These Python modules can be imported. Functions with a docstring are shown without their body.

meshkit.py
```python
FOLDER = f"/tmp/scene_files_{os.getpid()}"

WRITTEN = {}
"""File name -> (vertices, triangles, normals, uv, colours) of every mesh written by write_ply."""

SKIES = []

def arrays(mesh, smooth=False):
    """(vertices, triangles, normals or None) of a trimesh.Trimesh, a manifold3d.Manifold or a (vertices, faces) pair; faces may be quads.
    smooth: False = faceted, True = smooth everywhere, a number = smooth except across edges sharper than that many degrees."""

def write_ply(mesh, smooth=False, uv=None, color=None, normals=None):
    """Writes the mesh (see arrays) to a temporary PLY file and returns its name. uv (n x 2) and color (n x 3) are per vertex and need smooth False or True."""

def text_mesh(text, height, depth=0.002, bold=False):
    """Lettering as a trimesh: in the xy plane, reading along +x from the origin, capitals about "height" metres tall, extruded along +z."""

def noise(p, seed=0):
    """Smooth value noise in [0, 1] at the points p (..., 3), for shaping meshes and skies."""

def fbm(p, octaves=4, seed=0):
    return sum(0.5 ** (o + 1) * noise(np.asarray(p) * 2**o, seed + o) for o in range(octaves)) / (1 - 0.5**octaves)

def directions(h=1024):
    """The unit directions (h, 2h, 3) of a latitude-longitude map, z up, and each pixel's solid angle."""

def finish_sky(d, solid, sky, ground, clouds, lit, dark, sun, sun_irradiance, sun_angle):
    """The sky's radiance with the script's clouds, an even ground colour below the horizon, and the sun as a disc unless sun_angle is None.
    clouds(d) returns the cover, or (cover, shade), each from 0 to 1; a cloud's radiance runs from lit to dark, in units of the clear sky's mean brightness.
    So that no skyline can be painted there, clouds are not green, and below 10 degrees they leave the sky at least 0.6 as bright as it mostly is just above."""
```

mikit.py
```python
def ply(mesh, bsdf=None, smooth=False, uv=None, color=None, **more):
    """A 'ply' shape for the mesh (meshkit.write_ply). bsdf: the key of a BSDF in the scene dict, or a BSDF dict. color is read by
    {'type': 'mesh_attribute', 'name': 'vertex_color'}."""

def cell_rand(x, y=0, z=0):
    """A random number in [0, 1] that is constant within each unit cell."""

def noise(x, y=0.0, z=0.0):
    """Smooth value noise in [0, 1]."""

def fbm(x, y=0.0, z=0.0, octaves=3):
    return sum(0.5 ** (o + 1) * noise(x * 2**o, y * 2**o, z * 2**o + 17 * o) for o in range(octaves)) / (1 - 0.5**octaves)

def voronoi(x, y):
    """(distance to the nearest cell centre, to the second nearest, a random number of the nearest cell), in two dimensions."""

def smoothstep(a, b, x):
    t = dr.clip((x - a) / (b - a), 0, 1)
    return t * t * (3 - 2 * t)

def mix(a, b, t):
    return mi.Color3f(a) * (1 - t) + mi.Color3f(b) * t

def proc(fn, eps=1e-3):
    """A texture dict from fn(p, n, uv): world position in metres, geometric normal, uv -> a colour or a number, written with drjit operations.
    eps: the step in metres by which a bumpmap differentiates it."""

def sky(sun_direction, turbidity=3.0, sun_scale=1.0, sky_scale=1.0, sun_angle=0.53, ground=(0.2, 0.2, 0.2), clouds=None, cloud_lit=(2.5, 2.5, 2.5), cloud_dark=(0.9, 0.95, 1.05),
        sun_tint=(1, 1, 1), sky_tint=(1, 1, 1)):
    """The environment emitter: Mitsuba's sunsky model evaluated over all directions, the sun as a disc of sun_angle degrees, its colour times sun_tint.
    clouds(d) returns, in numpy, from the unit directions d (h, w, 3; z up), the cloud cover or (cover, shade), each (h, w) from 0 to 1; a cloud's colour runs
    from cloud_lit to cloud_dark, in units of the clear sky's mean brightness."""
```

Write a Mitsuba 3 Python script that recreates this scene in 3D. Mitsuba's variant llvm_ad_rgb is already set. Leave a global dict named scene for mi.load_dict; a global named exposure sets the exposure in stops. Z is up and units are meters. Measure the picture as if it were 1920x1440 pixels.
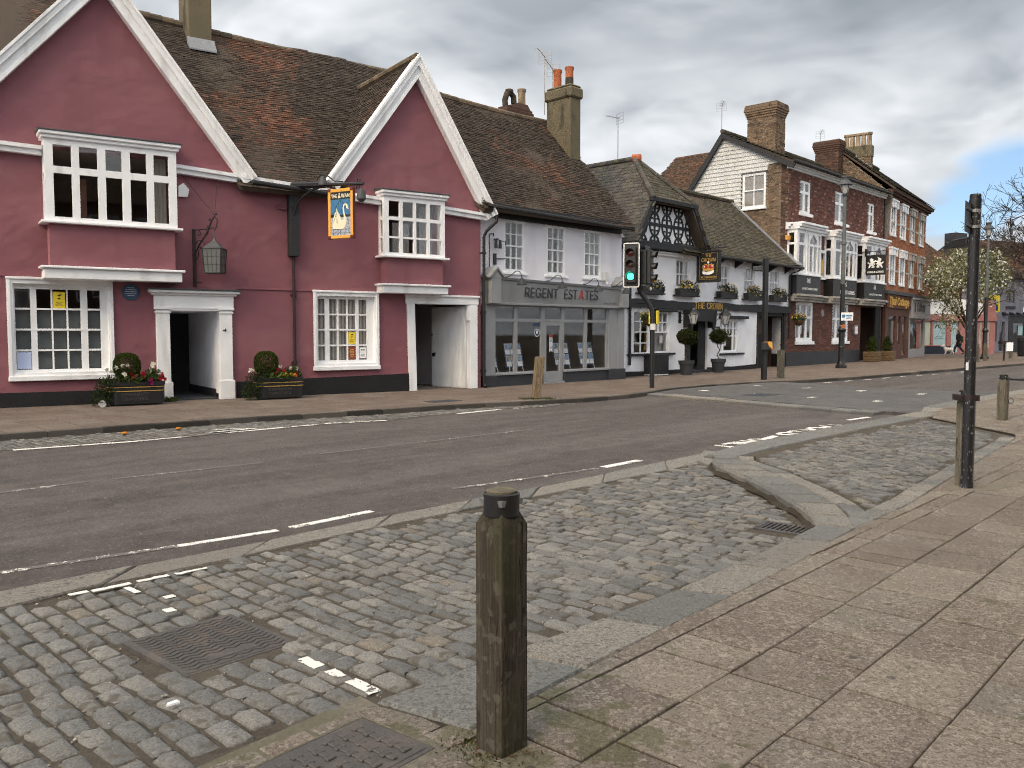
import math, random
import numpy as np, trimesh, shapely
import mitsuba as mi, drjit as dr
import mikit, meshkit
from mikit import noise, fbm, voronoi, cell_rand, smoothstep, mix
from shapely.geometry import Polygon, Point, LineString, box as sbox
from shapely.ops import unary_union
from scipy.spatial import ConvexHull

T = mi.ScalarTransform4f
rng = np.random.default_rng(11)
scene, labels, used = {}, {}, set()

# ------------------------------------------------------------------ camera, sky, exposure
exposure = 2.68
PITCH = math.atan(96 / 1600)
scene['camera'] = {'type': 'perspective', 'fov': math.degrees(2 * math.atan(960 / 1600)), 'fov_axis': 'x', 'near_clip': 0.05, 'far_clip': 6000.0,
                   'to_world': T().look_at(origin=[0, 0, 1.6], target=[0, math.cos(PITCH), 1.6 - math.sin(PITCH)], up=[0, 0, 1])}


SUN = np.array([-0.50, -0.80, 0.80]) / np.linalg.norm([-0.50, -0.80, 0.80])


def clouds(d):
    # one sheet of broken stratocumulus: noise on a flat layer overhead; thick grey banks and thin white gaps, brighter
    # towards the veiled sun (forward scattering), with one rift of blue low down the street
    z = np.maximum(d[..., 2], 0) + 0.15
    q = np.stack([d[..., 0] / z * 1.25 + 3.1, d[..., 1] / z * 1.25 + 1.7, np.full(z.shape, 0.4)], -1)
    q = q + (meshkit.fbm(q * 1.1, 4, 31) - 0.5)[..., None] * 0.9
    n = meshkit.fbm(q * 0.95, 6, SEED) - 0.5
    puff = meshkit.fbm(q * 3.3, 5, 9) - 0.5
    el = np.degrees(np.arcsin(np.clip(d[..., 2], -1, 1)))
    az = np.degrees(np.arctan2(d[..., 0], d[..., 1]))
    bank = 1 / (1 + np.exp(-(el - 18.0 - 16 * n + 10 * puff * -1 - np.maximum(-az + 2, 0) * .45) / 1.2))
    thick = 0.41 + 2.3 * n + 1.9 * puff + 0.62 * bank
    thick = np.clip(thick, 0, 1) * (0.45 + 0.55 / (1 + np.exp(-(el - 10.5) / 1.2)))
    glow = np.clip((d @ SUN + 0.55) / 1.3, 0, 1)
    shade = (0.55 + 0.43 * thick) * (1 - 0.85 * glow)
    rift = np.exp(-((az - 28.5) / 4.2) ** 2 - ((el - 7.6 - (az - 28.5) * .35) / 2.9) ** 2)
    cover = 1 - np.clip(rift * 2.6 - 0.75 - 2.2 * puff - 0.6 * n, 0, 1)
    return np.clip(cover, 0, 1), shade


SEED = 71
scene['sky'] = mikit.sky(SUN, turbidity=3.0, sun_scale=0.30, sun_angle=28.0, clouds=clouds, sky_scale=0.72, cloud_lit=(4.3, 4.36, 4.42), cloud_dark=(0.56, 0.66, 0.77), sun_tint=(1.0, 0.97, 0.93))


# ------------------------------------------------------------------ scene book-keeping
def numbered(k):
    if k not in used:
        used.add(k)
        return k
    i = 1
    while f'{k}_{i:03d}' in used:
        i += 1
    k = f'{k}_{i:03d}'
    used.add(k)
    return k


def tag(key, label=None, cat=None, group=None, kind=None):
    e = labels.setdefault(key, {})
    for n, v in (('label', label), ('category', cat), ('group', group), ('kind', kind)):
        if v:
            e[n] = v
    return key


def thing(name, label, cat, group=None):
    return tag(numbered(name), label, cat, group)


class Fr:
    """local frame: s along the facade, d into the building, z up"""

    def __init__(s, A=(0, 0), e=(1, 0), z=0.0):
        e = np.array(e, float)
        e /= np.hypot(*e)
        s.e, s.D, s.A, s.z = e, np.array([-e[1], e[0]]), np.array(A, float), z

    def w(s, v):
        v = np.asarray(v, float)
        xy = s.A + v[..., :1] * s.e + v[..., 1:2] * s.D
        return np.concatenate([xy, v[..., 2:3] + s.z], -1)

    def at(s, ls, ld, rot=0.0, z=0.0):
        c, n = math.cos(rot), math.sin(rot)
        return Fr(s.A + ls * s.e + ld * s.D, s.e * c + s.D * n, s.z + z)


W = Fr()
_cb = {}


def _template():
    p = []
    for sx in (0, 1):
        for sy in (0, 1):
            for sz in (0, 1):
                for k in range(3):
                    p.append(((sx, sy, sz), k))
    q = []
    for c, k in p:
        v = [0.1 if x == 0 else 0.9 for x in c]
        v[k] = c[k]
        q.append(v)
    h = ConvexHull(np.array(q))
    f = h.simplices.copy()
    for i, t in enumerate(f):
        a, b, c = (np.array(q[j]) for j in t)
        if np.dot(np.cross(b - a, c - a), h.equations[i, :3]) < 0:
            f[i] = t[::-1]
    return p, f


CT, CF = _template()
BOXF = np.array([[0, 1, 3], [0, 3, 2], [4, 6, 7], [4, 7, 5], [0, 4, 5], [0, 5, 1], [2, 3, 7], [2, 7, 6], [0, 2, 6], [0, 6, 4], [1, 5, 7], [1, 7, 3]])


class MB:
    def __init__(s, fr=W):
        s.fr, s.V, s.F, s.U, s.n = fr, [], [], [], 0

    def add(s, v, f, uv=(0.5, 0.5)):
        v, f = np.asarray(v, float), np.asarray(f, int)
        if f.shape[1] == 4:
            f = np.vstack([f[:, [0, 1, 2]], f[:, [0, 2, 3]]])
        s.V.append(v)
        s.F.append(f + s.n)
        s.U.append(np.broadcast_to(np.asarray(uv, float), (len(v), 2)))
        s.n += len(v)
        return s

    def box(s, s0, s1, d0, d1, z0, z1, c=0.0, uv=(0.5, 0.5)):
        a, b = np.array([min(s0, s1), min(d0, d1), min(z0, z1)]), np.array([max(s0, s1), max(d0, d1), max(z0, z1)])
        if c <= 0:
            v = np.array([[x, y, z] for x in (a[0], b[0]) for y in (a[1], b[1]) for z in (a[2], b[2])])
            return s.add(v, BOXF, uv)
        c = min(c, 0.45 * (b - a).min())
        v = []
        for cn, k in CT:
            p = [a[i] + c if cn[i] == 0 else b[i] - c for i in range(3)]
            p[k] = b[k] if cn[k] else a[k]
            v.append(p)
        return s.add(np.array(v), CF, uv)

    def hexa(s, p, uv=(0.5, 0.5)):
        """8 points: bottom four round, top four round"""
        return s.add(p, [[0, 3, 2, 1], [4, 5, 6, 7], [0, 1, 5, 4], [1, 2, 6, 5], [2, 3, 7, 6], [3, 0, 4, 7]], uv)

    def poly(s, pg, d0, d1, uv=(0.5, 0.5)):
        """shapely polygon in (s, z), extruded from d0 to d1"""
        for g in getattr(pg, 'geoms', [pg]):
            if g.is_empty or g.area < 1e-7:
                continue
            m = trimesh.creation.extrude_polygon(g, abs(d1 - d0), engine='earcut')
            v = np.array(m.vertices)
            s.add(np.stack([v[:, 0], min(d0, d1) + v[:, 2], v[:, 1]], -1), np.array(m.faces)[:, ::-1], uv)
        return s

    def flat(s, pg, z0, z1, uv=(0.5, 0.5)):
        """shapely polygon in (x, y), extruded upwards"""
        for g in getattr(pg, 'geoms', [pg]):
            if g.is_empty or g.area < 1e-7:
                continue
            m = trimesh.creation.extrude_polygon(g, z1 - z0, engine='earcut')
            v = np.array(m.vertices)
            v[:, 2] += z0
            s.add(v, np.array(m.faces), uv)
        return s

    def tube(s, pts, r, n=8, cap=True, uv=(0.5, 0.5), flatten=None):
        pts = np.asarray(pts, float)
        r = np.broadcast_to(np.asarray(r, float), (len(pts),))
        t = np.gradient(pts, axis=0) if len(pts) > 2 else np.repeat((pts[1] - pts[0])[None], 2, 0)
        t /= np.linalg.norm(t, axis=1, keepdims=True) + 1e-12
        u = np.cross(t[0], [0, 0, 1] if abs(t[0][2]) < 0.9 else [1, 0, 0])
        u /= np.linalg.norm(u)
        v = []
        ang = np.arange(n) * 2 * np.pi / n + np.pi / n
        for i in range(len(pts)):
            u = u - t[i] * (u @ t[i])
            u /= np.linalg.norm(u) + 1e-12
            w = np.cross(t[i], u)
            v.append(pts[i] + r[i] * (np.cos(ang)[:, None] * u + np.sin(ang)[:, None] * w))
        v = np.vstack(v)
        k = np.arange(n)
        f = [np.stack([i * n + k, i * n + (k + 1) % n, (i + 1) * n + (k + 1) % n, (i + 1) * n + k], 1) for i in range(len(pts) - 1)]
        s.add(v, np.vstack(f), uv)
        if cap:
            for i, q in ((0, pts[0]), (len(pts) - 1, pts[-1])):
                ring = v[i * n:(i + 1) * n]
                ff = np.stack([k, (k + 1) % n, np.full(n, n)], 1)
                s.add(np.vstack([ring, q]), ff if i else ff[:, ::-1], uv)
        return s

    def lathe(s, prof, c=(0, 0, 0), n=16, uv=(0.5, 0.5), sq=0.0, sx=1.0, sy=1.0, rot=0.0):
        """profile of (r, z) round a vertical axis at c"""
        prof = np.asarray(prof, float)
        a = np.arange(n) * 2 * np.pi / n + rot
        v = np.concatenate([np.stack([np.cos(a) * r * sx + c[0], np.sin(a) * r * sy + c[1], np.full(n, z + c[2])], 1) for r, z in prof])
        k = np.arange(n)
        f = np.vstack([np.stack([i * n + k, i * n + (k + 1) % n, (i + 1) * n + (k + 1) % n, (i + 1) * n + k], 1) for i in range(len(prof) - 1)])
        s.add(v, f, uv)
        for i, o in ((0, -1), (len(prof) - 1, 1)):
            if prof[i][0] > 1e-4:
                ring = v[i * n:(i + 1) * n]
                ff = np.stack([k, (k + 1) % n, np.full(n, n)], 1)
                s.add(np.vstack([ring, [[c[0], c[1], prof[i][1] + c[2]]]]), ff[:, ::o], uv)
        return s

    def text(s, txt, h, s0, z0, d, width=None, center=False, bold=False, depth=0.006, shear=0.0, uv=(0.5, 0.5)):
        m = meshkit.text_mesh(txt, h, depth, bold)
        v = np.array(m.vertices)
        v[:, 0] -= v[:, 0].min()
        k = width / v[:, 0].max() if width else 1.0
        v[:, 0] = v[:, 0] * k + shear * v[:, 1]
        if center:
            v[:, 0] -= v[:, 0].max() / 2
        return s.add(np.stack([s0 + v[:, 0], d - v[:, 2], z0 + v[:, 1]], -1), np.array(m.faces), uv)

    def arr(s):
        return s.fr.w(np.vstack(s.V)), np.vstack(s.F), np.vstack(s.U)

    def out(s, name, m, parent=None, smooth=False, kind=None, label=None, cat=None, group=None, exact=None, **more):
        v, f, u = s.arr()
        key = exact or numbered((parent + '__' if parent else '') + name)
        if smooth not in (False, True):
            scene[key] = mikit.ply((v, f), m, smooth=smooth, **more)
        else:
            scene[key] = mikit.ply((v, f), m, smooth=smooth, uv=u, **more)
        if kind or label or cat or group:
            tag(key, label, cat, group, kind)
        return key


def sph(c, r, n=10, sz=1.0):
    """profile of a ball for lathe"""
    a = np.linspace(-np.pi / 2, np.pi / 2, n)
    return [(max(1e-5, r * math.cos(x)), r * sz * math.sin(x)) for x in a]


# ------------------------------------------------------------------ materials
def C3(*c):
    return mi.Color3f(*c)


def M(name, color, rough=0.8, spec=0.3, metal=0.0, bump=None, bump_scale=1.0, eps=2e-3, **more):
    col = mikit.proc(color) if callable(color) else {'type': 'rgb', 'value': list(color)}
    b = {'type': 'principled', 'base_color': col, 'roughness': mikit.proc(rough) if callable(rough) else rough, 'specular': spec, 'metallic': metal, **more}
    if bump:
        b = {'type': 'bumpmap', 'arbitrary': mikit.proc(bump, eps=eps), 'scale': bump_scale, 'bsdf': b}
    scene[name] = {'type': 'twosided', 'bsdf': b}


def mott(base, amp=0.15, k=1.2, fine=0.08, kf=30.0, tint=None, tk=0.5):
    """a base colour with broad mottling and a fine grain"""
    def fn(p, n, uv):
        a = fbm(p.x * k, p.y * k, p.z * k, 3) - 0.5
        b = noise(p.x * kf, p.y * kf, p.z * kf) - 0.5
        c = C3(*base) * (1 + 2 * amp * a + 2 * fine * b)
        if tint is not None:
            t = smoothstep(0.5, 0.75, fbm(p.x * tk + 9, p.y * tk, p.z * tk * 0.6, 4))
            c = mix(c, C3(*tint), t * 0.6)
        return c
    return fn


def stained(base, dirt, k=2.0, amount=0.5, lo=0.55, hi=0.8, vert=0.25):
    """paint with weathering runs: noise stretched downwards, with a grain of its own"""
    def fn(p, n, uv):
        r = fbm(p.x * k * 2.2, p.y * k * 2.2, p.z * k * vert, 4)
        g = noise(p.x * 45, p.y * 45, p.z * 45)
        t = smoothstep(lo, hi, r + 0.12 * (g - 0.5))
        c = C3(*base) * (0.94 + 0.12 * noise(p.x * 3, p.y * 3, p.z * 3))
        return mix(c, C3(*dirt), t * amount)
    return fn


def idtone(a, b, p0=0.0, p1=1.0, br=0.25, speck=0.0, kf=90.0, spot=None, kspot=25.0, lo=0.68, hi=0.8, patch=0.0, kp=0.5, third=None):
    """a piece's own tone between a and b (from its id), its own brightness, speckle, and spots of lichen or dirt"""
    def fn(p, n, uv):
        t = uv.x
        if patch:
            t = t * (1 - patch) + patch * smoothstep(0.3, 0.7, fbm(p.x * kp, p.y * kp, p.z * kp, 3))
        c = mix(C3(*a), C3(*b), smoothstep(p0, p1, t)) * (1 + br * (2 * uv.y - 1))
        if third is not None:
            c = mix(c, C3(*third), smoothstep(0.955, 0.965, cell_rand(uv.x * 977, uv.y * 991)))
        if speck:
            c = c * (1 + speck * (noise(p.x * kf, p.y * kf, p.z * kf) + noise(p.x * kf * 2.3, p.y * kf * 2.3, p.z * kf * 2.3) - 1))
        if spot is not None:
            c = mix(c, C3(*spot), smoothstep(lo, hi, fbm(p.x * kspot, p.y * kspot, p.z * kspot, 3)))
        return c
    return fn


def pink_fn(p, n, uv):
    c = mix(C3(.205, .083, .100), C3(.228, .098, .114), smoothstep(.35, .7, fbm(p.x * .5 + 3, p.y * .5, p.z * .7, 4)))
    runs = smoothstep(.56, .74, fbm(p.x * 3.2, p.y * 3.2, p.z * .35, 4))
    c = mix(c, C3(.165, .068, .078), runs * .35)
    dust = smoothstep(.58, .72, fbm(p.x * 2.1 + 5, p.y * 2.1, p.z * 2.6, 5))
    c = mix(c, C3(.25, .125, .135), dust * .35)
    return c * (.95 + .10 * noise(p.x * 60, p.y * 60, p.z * 60))


M('pink_render', pink_fn, .9, .2, bump=lambda p, n, uv: fbm(p.x * 2.2, p.y * 2.2, p.z * 2.2, 3) * .045 + fbm(p.x * 9, p.y * 9, p.z * 9, 4) * .012 + noise(p.x * 70, p.y * 70, p.z * 70) * .0015, eps=4e-3)
M('pink_old', mott((.205, .082, .100), .08, .7, .05, 60, tint=(.225, .094, .112), tk=.35), .9, .2, bump=lambda p, n, uv: fbm(p.x * 9, p.y * 9, p.z * 9, 4) * .010 + noise(p.x * 70, p.y * 70, p.z * 70) * .0012)
M('white_paint', stained((.74, .75, .76), (.46, .46, .44), 1.6, .55), .45, .5)
M('white_wall', stained((.70, .71, .74), (.50, .50, .50), .8, .5), .85, .2, bump=lambda p, n, uv: fbm(p.x * 8, p.y * 8, p.z * 8, 4) * .012)
M('lilac_wall', stained((.68, .67, .71), (.54, .53, .56), .8, .5), .85, .2, bump=lambda p, n, uv: fbm(p.x * 6, p.y * 6, p.z * 6, 3) * .008)
M('black_plinth', mott((.013, .013, .014), .3, 2, .2, 40), .7, .3)
M('black_paint', mott((.012, .012, .013), .2, 3, .1, 40), .4, .5)
M('black_timber', lambda p, n, uv: C3(.018, .019, .021) * (.7 + .6 * noise(p.x * 8, p.y * 8, p.z * 30)), .65, .4)
M('brown_iron', mott((.022, .014, .014), .3, 5, .2, 60), .6, .4)
M('concrete', mott((.125, .115, .094), .2, 4, .25, 90, tint=(.085, .082, .055), tk=3.5), .95, .1)
M('grey_shop', stained((.245, .253, .26), (.19, .195, .20), 1.5, .4), .5, .4)
M('tile', idtone((.046, .037, .030), (.128, .060, .039), .50, 1.05, .40, .25, 45, spot=(.15, .14, .105), kspot=26, lo=.70, hi=.78, patch=.62, kp=.42), .9, .15)
M('tile_brown', idtone((.060, .044, .032), (.12, .060, .038), .4, 1.0, .3, .25, 45, spot=(.14, .13, .10), kspot=22, lo=.70, hi=.78, patch=.3, kp=.5), .9, .15)
M('slate', idtone((.052, .049, .045), (.078, .070, .062), .0, 1.0, .25, .2, 40, spot=(.085, .083, .05), kspot=9, lo=.55, hi=.75), .75, .3)
M('slate_moss', idtone((.056, .052, .040), (.080, .073, .054), .0, 1.0, .22, .25, 40, spot=(.045, .040, .032), kspot=6, lo=.55, hi=.75), .9, .15)
M('ridge', idtone((.10, .085, .062), (.15, .11, .075), 0, 1, .25, .3, 40), .9, .15)
M('sett', idtone((.104, .105, .103), (.142, .138, .128), .2, .9, .17, .60, 130, spot=(.082, .075, .064), kspot=17, lo=.58, hi=.74, third=(.142, .128, .108)), .8, .25,
  bump=lambda p, n, uv: fbm(p.x * 45, p.y * 45, p.z * 45, 3) * .006, eps=1.5e-3)
M('joint_dirt', lambda p, n, uv: mix(C3(.050, .042, .033), C3(.030, .026, .020), fbm(p.x * 14, p.y * 14, 0, 3)) * (.75 + .5 * noise(p.x * 160, p.y * 160, 0)), .95, .1)
M('dirt', lambda p, n, uv: mix(C3(.080, .070, .057), C3(.045, .040, .033), fbm(p.x * 14, p.y * 14, p.z * 5, 4)) * (.75 + .5 * noise(p.x * 160, p.y * 160, 0)), .95, .1,
  bump=lambda p, n, uv: fbm(p.x * 40, p.y * 40, 0, 3) * .010)


def flag_fn(p, n, uv):
    base = mix(C3(.158, .138, .117), C3(.141, .127, .109), smoothstep(.2, .8, uv.x)) * (.90 + .20 * uv.y)
    worn = fbm(p.x * 1.3 + uv.x * 5, p.y * 1.3, 0, 3)
    g = noise(p.x * 48, p.y * 48, 0) * .6 + noise(p.x * 120, p.y * 120, 3) * .4
    red = smoothstep(.44, .56, g * .6 + worn * .30 + .20 * uv.y - .03)
    c = mix(base, C3(.088, .066, .055), red * .62 * smoothstep(.30, .60, worn))
    pale = smoothstep(.56, .70, g + .25 * (fbm(p.x * 3, p.y * 3, 2, 3) - .5))
    c = mix(c, C3(.27, .245, .21), pale * .50)
    dark = smoothstep(.60, .74, noise(p.x * 85 + 9, p.y * 85, 5))
    c = mix(c, C3(.055, .047, .038), dark * .45)
    moss = smoothstep(.52, .66, fbm(p.x * 9 + 2, p.y * 9, 4, 4) + .42 * dr.exp(-(dr.square(p.x + .02) * 3.0 + dr.square(p.y - 3.35) * 5.0)) - .20)
    c = mix(c, C3(.062, .064, .030), moss * .6)
    stain = smoothstep(.60, .72, fbm(p.x * .9 + 11, p.y * .9, 7, 4))
    c = mix(c, C3(.098, .082, .070), stain * .45)
    gum = smoothstep(.028, .020, voronoi(p.x * 1.15, p.y * 1.15)[0])
    c = mix(c, C3(.045, .042, .038), gum * .7)
    return c * (.74 + .52 * noise(p.x * 230, p.y * 230, 0))


def flag_bump(p, n, uv):
    g = noise(p.x * 62, p.y * 62, 0) * .6 + noise(p.x * 140, p.y * 140, 3) * .4
    return smoothstep(.35, .65, g) * .0030 + noise(p.x * 230, p.y * 230, 0) * .0012


M('flag', flag_fn, .9, .15, bump=flag_bump, eps=1.5e-3)
M('kerb_granite', idtone((.110, .111, .106), (.152, .142, .126), .3, .8, .10, .80, 95, spot=(.078, .074, .066), kspot=34, lo=.60, hi=.76), .85, .2,
  bump=lambda p, n, uv: fbm(p.x * 55, p.y * 55, p.z * 55, 2) * .004, eps=1.5e-3)


def road_fn(p, n, uv):
    # coordinates along and across the street
    a, b = p.x * .69 + p.y * .724, p.x * .724 - p.y * .69
    big = fbm(a * .14, b * .5, 0, 4)
    c = mix(C3(.054, .0465, .0435), C3(.068, .060, .0565), big)
    track = smoothstep(.50, .72, fbm(a * .10 + 4, b * 1.25, 2, 3))
    c = mix(c, C3(.086, .078, .074), track * .45)
    dark = smoothstep(.60, .78, fbm(a * .30 + 3, b * 1.6 + 8, 5, 4))
    c = mix(c, C3(.034, .030, .028), dark * .3)
    worn = fbm(p.x * 5, p.y * 5, 2, 4)
    c = c * (.72 + .56 * worn)
    streak = smoothstep(.52, .66, fbm(a * .45 + 2, b * 3.2, 8, 4))
    c = mix(c, C3(.105, .097, .092), streak * .24)
    agg = noise(p.x * 95, p.y * 95, 0)
    coarse = noise(p.x * 34, p.y * 34, 5)
    c = c * (.86 + .28 * coarse)
    agg2 = noise(p.x * 210, p.y * 210, 1)
    c = c * (.66 + .42 * agg + .26 * agg2)
    chip = smoothstep(.84, .9, noise(p.x * 58, p.y * 58, 7))
    return mix(c, C3(.15, .14, .13), chip * .55)


M('asphalt', road_fn, .85, .25, bump=lambda p, n, uv: noise(p.x * 95, p.y * 95, 0) * .003 + noise(p.x * 210, p.y * 210, 1) * .0015)


def pave_fn(p, n, uv):
    a, b = p.x * .69 + p.y * .724, p.x * .724 - p.y * .69
    row = dr.floor(b / .45)
    u = a / .6 + cell_rand(row, 3, 1) * 7
    fu, fb = u - dr.floor(u), b / .45 - row
    joint = dr.maximum(smoothstep(.03, .01, dr.minimum(fu, 1 - fu)), smoothstep(.035, .012, dr.minimum(fb, 1 - fb)))
    t = cell_rand(dr.floor(u), row, 5)
    c = mix(C3(.092, .070, .058), C3(.112, .094, .080), t) * (.8 + .4 * fbm(p.x * 2, p.y * 2, 0, 4)) * (.85 + .3 * noise(p.x * 40, p.y * 40, 0))
    return mix(c, C3(.042, .035, .030), joint * .75)


M('far_paving', pave_fn, .9, .15)


def block_fn(p, n, uv):
    a, b = p.x * .69 + p.y * .724, p.x * .724 - p.y * .69
    row = dr.floor(a / .105)
    u = b / .21 + .5 * (row - 2 * dr.floor(row / 2))
    fu, fb = u - dr.floor(u), a / .105 - row
    joint = dr.maximum(smoothstep(.05, .02, dr.minimum(fu, 1 - fu)), smoothstep(.10, .04, dr.minimum(fb, 1 - fb)))
    t = cell_rand(dr.floor(u), row, 5)
    c = mix(C3(.058, .058, .060), C3(.085, .082, .079), t) * (.75 + .5 * fbm(p.x * 1.1, p.y * 1.1, 0, 4))
    return mix(c, C3(.05, .046, .042), joint * .6)


M('block_paving', block_fn, .85, .2)


def worn_paint(p, n, uv):
    w = fbm(p.x * 22, p.y * 22, 0, 4) * .65 + noise(p.x * 110, p.y * 110, 0) * .35
    big = fbm(p.x * 2.2, p.y * 2.2, 4, 3)
    t = smoothstep(.40, .50, w + (big - .5) * .8 + (uv.x - .5))
    return mix(C3(.105, .096, .09), C3(.60, .59, .55), t)


M('road_paint', worn_paint, .7, .3)
M('iron_cover', lambda p, n, uv: mix(C3(.060, .056, .053), C3(.080, .069, .062), smoothstep(.45, .7, fbm(p.x * 7, p.y * 7, 0, 4))) * (.8 + .4 * noise(p.x * 150, p.y * 150, 0)), .6, .4)
M('grate_iron', mott((.055, .052, .052), .2, 9, .2, 90), .55, .5)


def grain(a, b, kx=60.0, kz=2.2, green=None):
    def fn(p, n, uv):
        g = fbm(p.x * kx + 3, p.y * kx, p.z * kz, 4)
        s = noise(p.x * kx * 2.4, p.y * kx * 2.4, p.z * kz * 5)
        c = mix(C3(*a), C3(*b), smoothstep(.3, .7, g * .7 + s * .3))
        split = fbm(p.x * 26 + 7, p.y * 26, p.z * 1.1, 3)
        c = mix(c, C3(.010, .008, .006), smoothstep(.016, .006, dr.abs(split - .5)) * .8)
        knot = smoothstep(.70, .78, noise(p.x * 22 + 4, p.y * 22, p.z * 9))
        c = mix(c, C3(*a) * .6, knot * .6)
        lich = smoothstep(.60, .70, fbm(p.x * 38, p.y * 38 + 5, p.z * 22, 3))
        c = mix(c, C3(.105, .100, .078), lich * .45)
        if green is not None:
            m = smoothstep(.50, .70, fbm(p.x * 9 + 2, p.y * 9, p.z * 2.5, 4))
            c = mix(c, C3(*green), m * .7)
        return c * (.85 + .3 * noise(p.x * 240, p.y * 240, p.z * 60))
    return fn


M('old_oak', grain((.034, .028, .021), (.060, .052, .040), 130, 1.6, green=(.036, .037, .019)), .85, .2, bump=lambda p, n, uv: fbm(p.x * 90, p.y * 90, p.z * 3, 3) * .006, eps=1.5e-3)
M('grey_oak', grain((.085, .076, .060), (.155, .140, .112), green=(.075, .078, .045)), .9, .15)
M('pale_oak', grain((.120, .088, .055), (.235, .180, .120)), .9, .15)
M('cap_top', mott((.095, .085, .062), .4, 18, .3, 90), .9, .15)
M('brick_red', idtone((.094, .043, .036), (.148, .072, .055), 0, 1, .25, .3, 40, third=(.06, .05, .052)), .9, .15)
M('brick_stock', idtone((.132, .092, .064), (.190, .136, .092), 0, 1, .28, .3, 40, spot=(.075, .058, .042), kspot=5, lo=.56, hi=.72, third=(.09, .05, .04)), .9, .15)
M('brick_dark', idtone((.055, .036, .030), (.105, .060, .044), 0, 1, .3, .3, 40), .9, .15)
M('brick_header', idtone((.20, .13, .12), (.26, .18, .165), 0, 1, .2, .3, 40), .9, .15)
M('mortar', mott((.19, .165, .135), .2, 5, .2, 60), .95, .1)
M('mortar_dark', mott((.105, .078, .062), .2, 5, .2, 60), .95, .1)
M('kerb_dark', idtone((.040, .037, .033), (.075, .068, .060), 0, 1, .2, .4, 60), .85, .2)
M('stone', stained((.36, .335, .30), (.16, .15, .13), 1.5, .8, .45, .7), .85, .2)
M('old_render', lambda p, n, uv: mix(mix(C3(.150, .128, .082), C3(.105, .092, .066), fbm(p.x * 2, p.y * 2, p.z * .8, 4)), C3(.055, .050, .038), smoothstep(.52, .72, fbm(p.x * 5 + 7, p.y * 5, p.z * 1.4, 4))), .95, .1)
M('lead', mott((.20, .21, .225), .2, 3, .1, 30), .6, .4)
M('lead_dark', mott((.060, .064, .070), .2, 3, .1, 30), .6, .4)
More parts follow.
